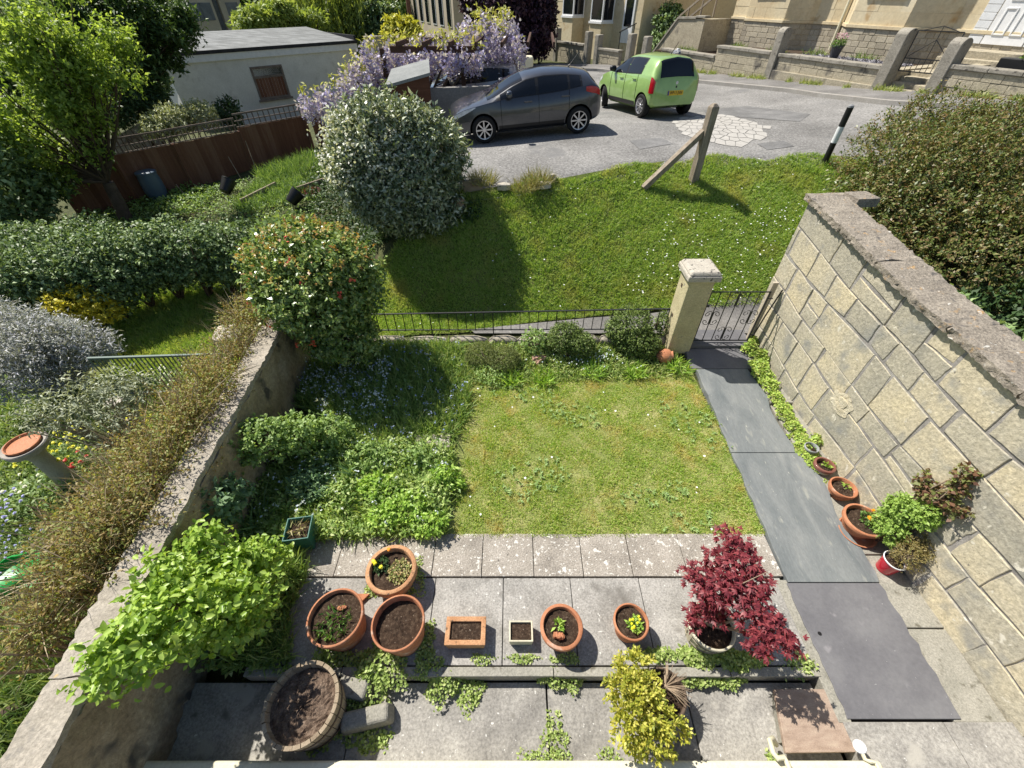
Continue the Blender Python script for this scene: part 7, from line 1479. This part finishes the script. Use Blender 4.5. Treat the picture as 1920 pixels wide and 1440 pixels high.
# the side towards the street faces +x: body lies to the left of it
mb = MB(); FT.box(mb, 0, LT, 0, 9, -4, 11); mb.build("walls", mFar, ter, world=True)
mb = MB(); FT.n = -FT.n; nwin = 16
for k in range(nwin):
    s0 = LT * (k + .3) / nwin; s1 = LT * (k + .75) / nwin
    for z0 in (2.6, 5.6, 8.4):
        mb = MB(); FT.box(mb, s0 - .1, s1 + .1, .0, .05, z0 - .1, z0 + 1.95); f = mb.build("window", mWhite if k % 3 else mGrit, ter, world=True); mb = MB(); FT.box(mb, s0, s1, .05, .07, z0, z0 + 1.85); g = mb.build("pane", mGlass, None); g.parent = f; g.data.transform(Matrix.Translation(-ter.location))
FT.n = -FT.n; mb = MB(); FT.box(mb, -.2, LT + .2, -.3, 9.3, 11, 11.4); mb.build("cornice", mFar, ter, world=True)
A_ = [FT.P(-.2, -.3, 11.4), FT.P(LT, -.3, 11.4), FT.P(LT, 4.5, 14), FT.P(-.2, 4.5, 14), FT.P(-.2, 9.3, 11.4), FT.P(LT, 9.3, 11.4)]; mb = MB(); mb.add(A_, [(0, 1, 2, 3), (3, 2, 5, 4), (0, 3, 4), (1, 5, 2)]); mb.build("roof", mRoofS, ter, world=True)
p = aty(768, 28, 32); t = thing("lamp_post", "dark telegraph pole in front of the distant terrace", "pole", (p.x, p.y, 1.0)); MB().tube([(0, 0, -1), (0, 0, 7)], [.13, .1], 10).build("pole", mWoodbrown, t, smooth=True)
fl = thing("block_of_flats", "tall pale stone flats rising behind the dark tree", "building", tuple(aty(400, 40, 62))); a_ = aty(352, 30, 62); b_ = aty(462, 40, 66); FF = Fr(a_, b_); FF.n = Vector((-FF.e.y, FF.e.x)); FF.n = -FF.n if FF.n.y < 0 else FF.n; LF = (b_ - a_).to_2d().length
mb = MB(); FF.box(mb, 0, LF * .5, 0, 8, -8, 14); FF.box(mb, LF * .62, LF, 0, 8, -8, 14); FF.box(mb, LF * .5, LF * .62, .8, 8, -8, 14); mb.build("walls", mFar, fl, world=True)
for z0 in np.arange(-6, 13, 2.8):
    for s0 in (.06, .24, .72): 
        mb = MB(); FF.box(mb, LF * s0, LF * s0 + 1.3, -.04, .02, z0, z0 + 1.5); mb.build("window", M("far_glass", [(.12, .13, .15), (.2, .22, .24)], 3, .2, .02) if "far_glass" not in bpy.data.materials else bpy.data.materials["far_glass"], fl, world=True)
mb = MB(); FF.box(mb, LF * .51, LF * .61, .7, .78, -8, 14); mb.build("glazed_stairwell", bpy.data.materials["far_glass"], fl, world=True)
# low wall behind the wisteria, between garage and terrace
t = thing("boundary_wall", "pale stone boundary wall right of the garage roof", "wall", tuple(aty(700, 62, 28))); a_ = aty(682, 68, 29); b_ = aty(770, 62, 30); mb = MB(); mb.bar(Vector((a_.x, a_.y, a_.z - 1.4)), Vector((b_.x, b_.y, a_.z - 1.4)), .4, 2.8); mb.build("wall", mStreet, t, world=True)
# wooded hillside that closes the view
lv = LV(); n = 500
for i in range(n):
    x = R.uniform(-150, 160); y = R.uniform(110, 220); z = Tf(x, y) + R.uniform(2, 9); C, O = blob_points((x, y, z + .04 * (y - 110)), (6, 6, 5), 46, .3, None, -.3); lv.ovals(C, unit(O + rdir(len(C))), O, 2.6, 1.7, .1, .1)
tag(lv.build("wooded_hillside", leafM("far_leaf", [(.05, .08, .03), (.08, .13, .05), (.13, .19, .08)], .2)), kind='stuff')
# ================================================================ the big shrub to the right and what grows below it
gEsc = leafM("escallonia_leaf", [(.05, .075, .02), (.09, .13, .03), (.15, .18, .05), (.17, .1, .045), (.24, .24, .1)], .22, .42, .4)
q = [((8.3, 8.6, 2.15), (2.0, 1.6, 1.3)), ((7.3, 8.2, 1.6), (1.2, 1.2, 1.0)), ((10.2, 9.6, 2.4), (2.2, 1.7, 1.4)), ((8.6, 7.0, 1.5), (2.0, 1.3, 1.1)), ((11, 7.6, 1.9), (2.2, 1.8, 1.3)), ((9.4, 10.6, 2.5), (1.6, 1.0, 1.0))]
t = shrub("large_shrub", "large bronze green glossy shrub behind the tall stone wall", "shrub", (8.6, 8.3, .4), q, gEsc, 82, 10, .24, .058, .028, shell=.5, up=.5, nb=36)
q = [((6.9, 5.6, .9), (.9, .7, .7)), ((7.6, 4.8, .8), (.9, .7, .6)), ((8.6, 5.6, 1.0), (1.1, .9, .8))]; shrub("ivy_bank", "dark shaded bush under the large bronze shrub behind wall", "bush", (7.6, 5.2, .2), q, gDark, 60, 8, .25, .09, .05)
q = [((5.75, 4.75, 1.85), (.3, .6, .3)), ((5.8, 4.05, 1.7), (.32, .5, .35)), ((5.7, 5.3, 1.7), (.28, .35, .25))]; shrub("grey_shrub", "grey green leafy shrub showing over the wall coping under large shrub", "shrub", (6.0, 4.6, .3), q, gMint, 120, 8, .16, .075, .034)
t = thing("dead_canes", "bare pale arching canes behind wall at the photo's right edge", "plant", (5.9, 3.4, .3)); mb = MB()
for i in range(16): a = R.uniform(-.5, .9); b = Vector((6.1 + R.uniform(-.1, .2), 3.4 + R.uniform(-.4, .4), .3)); e = b + Vector((R.uniform(-.5, .3), R.uniform(-.8, .5), R.uniform(1.3, 1.9))); mb.tube([b, b.lerp(e, .5) + Vector((0, 0, .35)), e], [.012, .009, .005], 5)
mb.build("canes", mTwig, t, world=True)
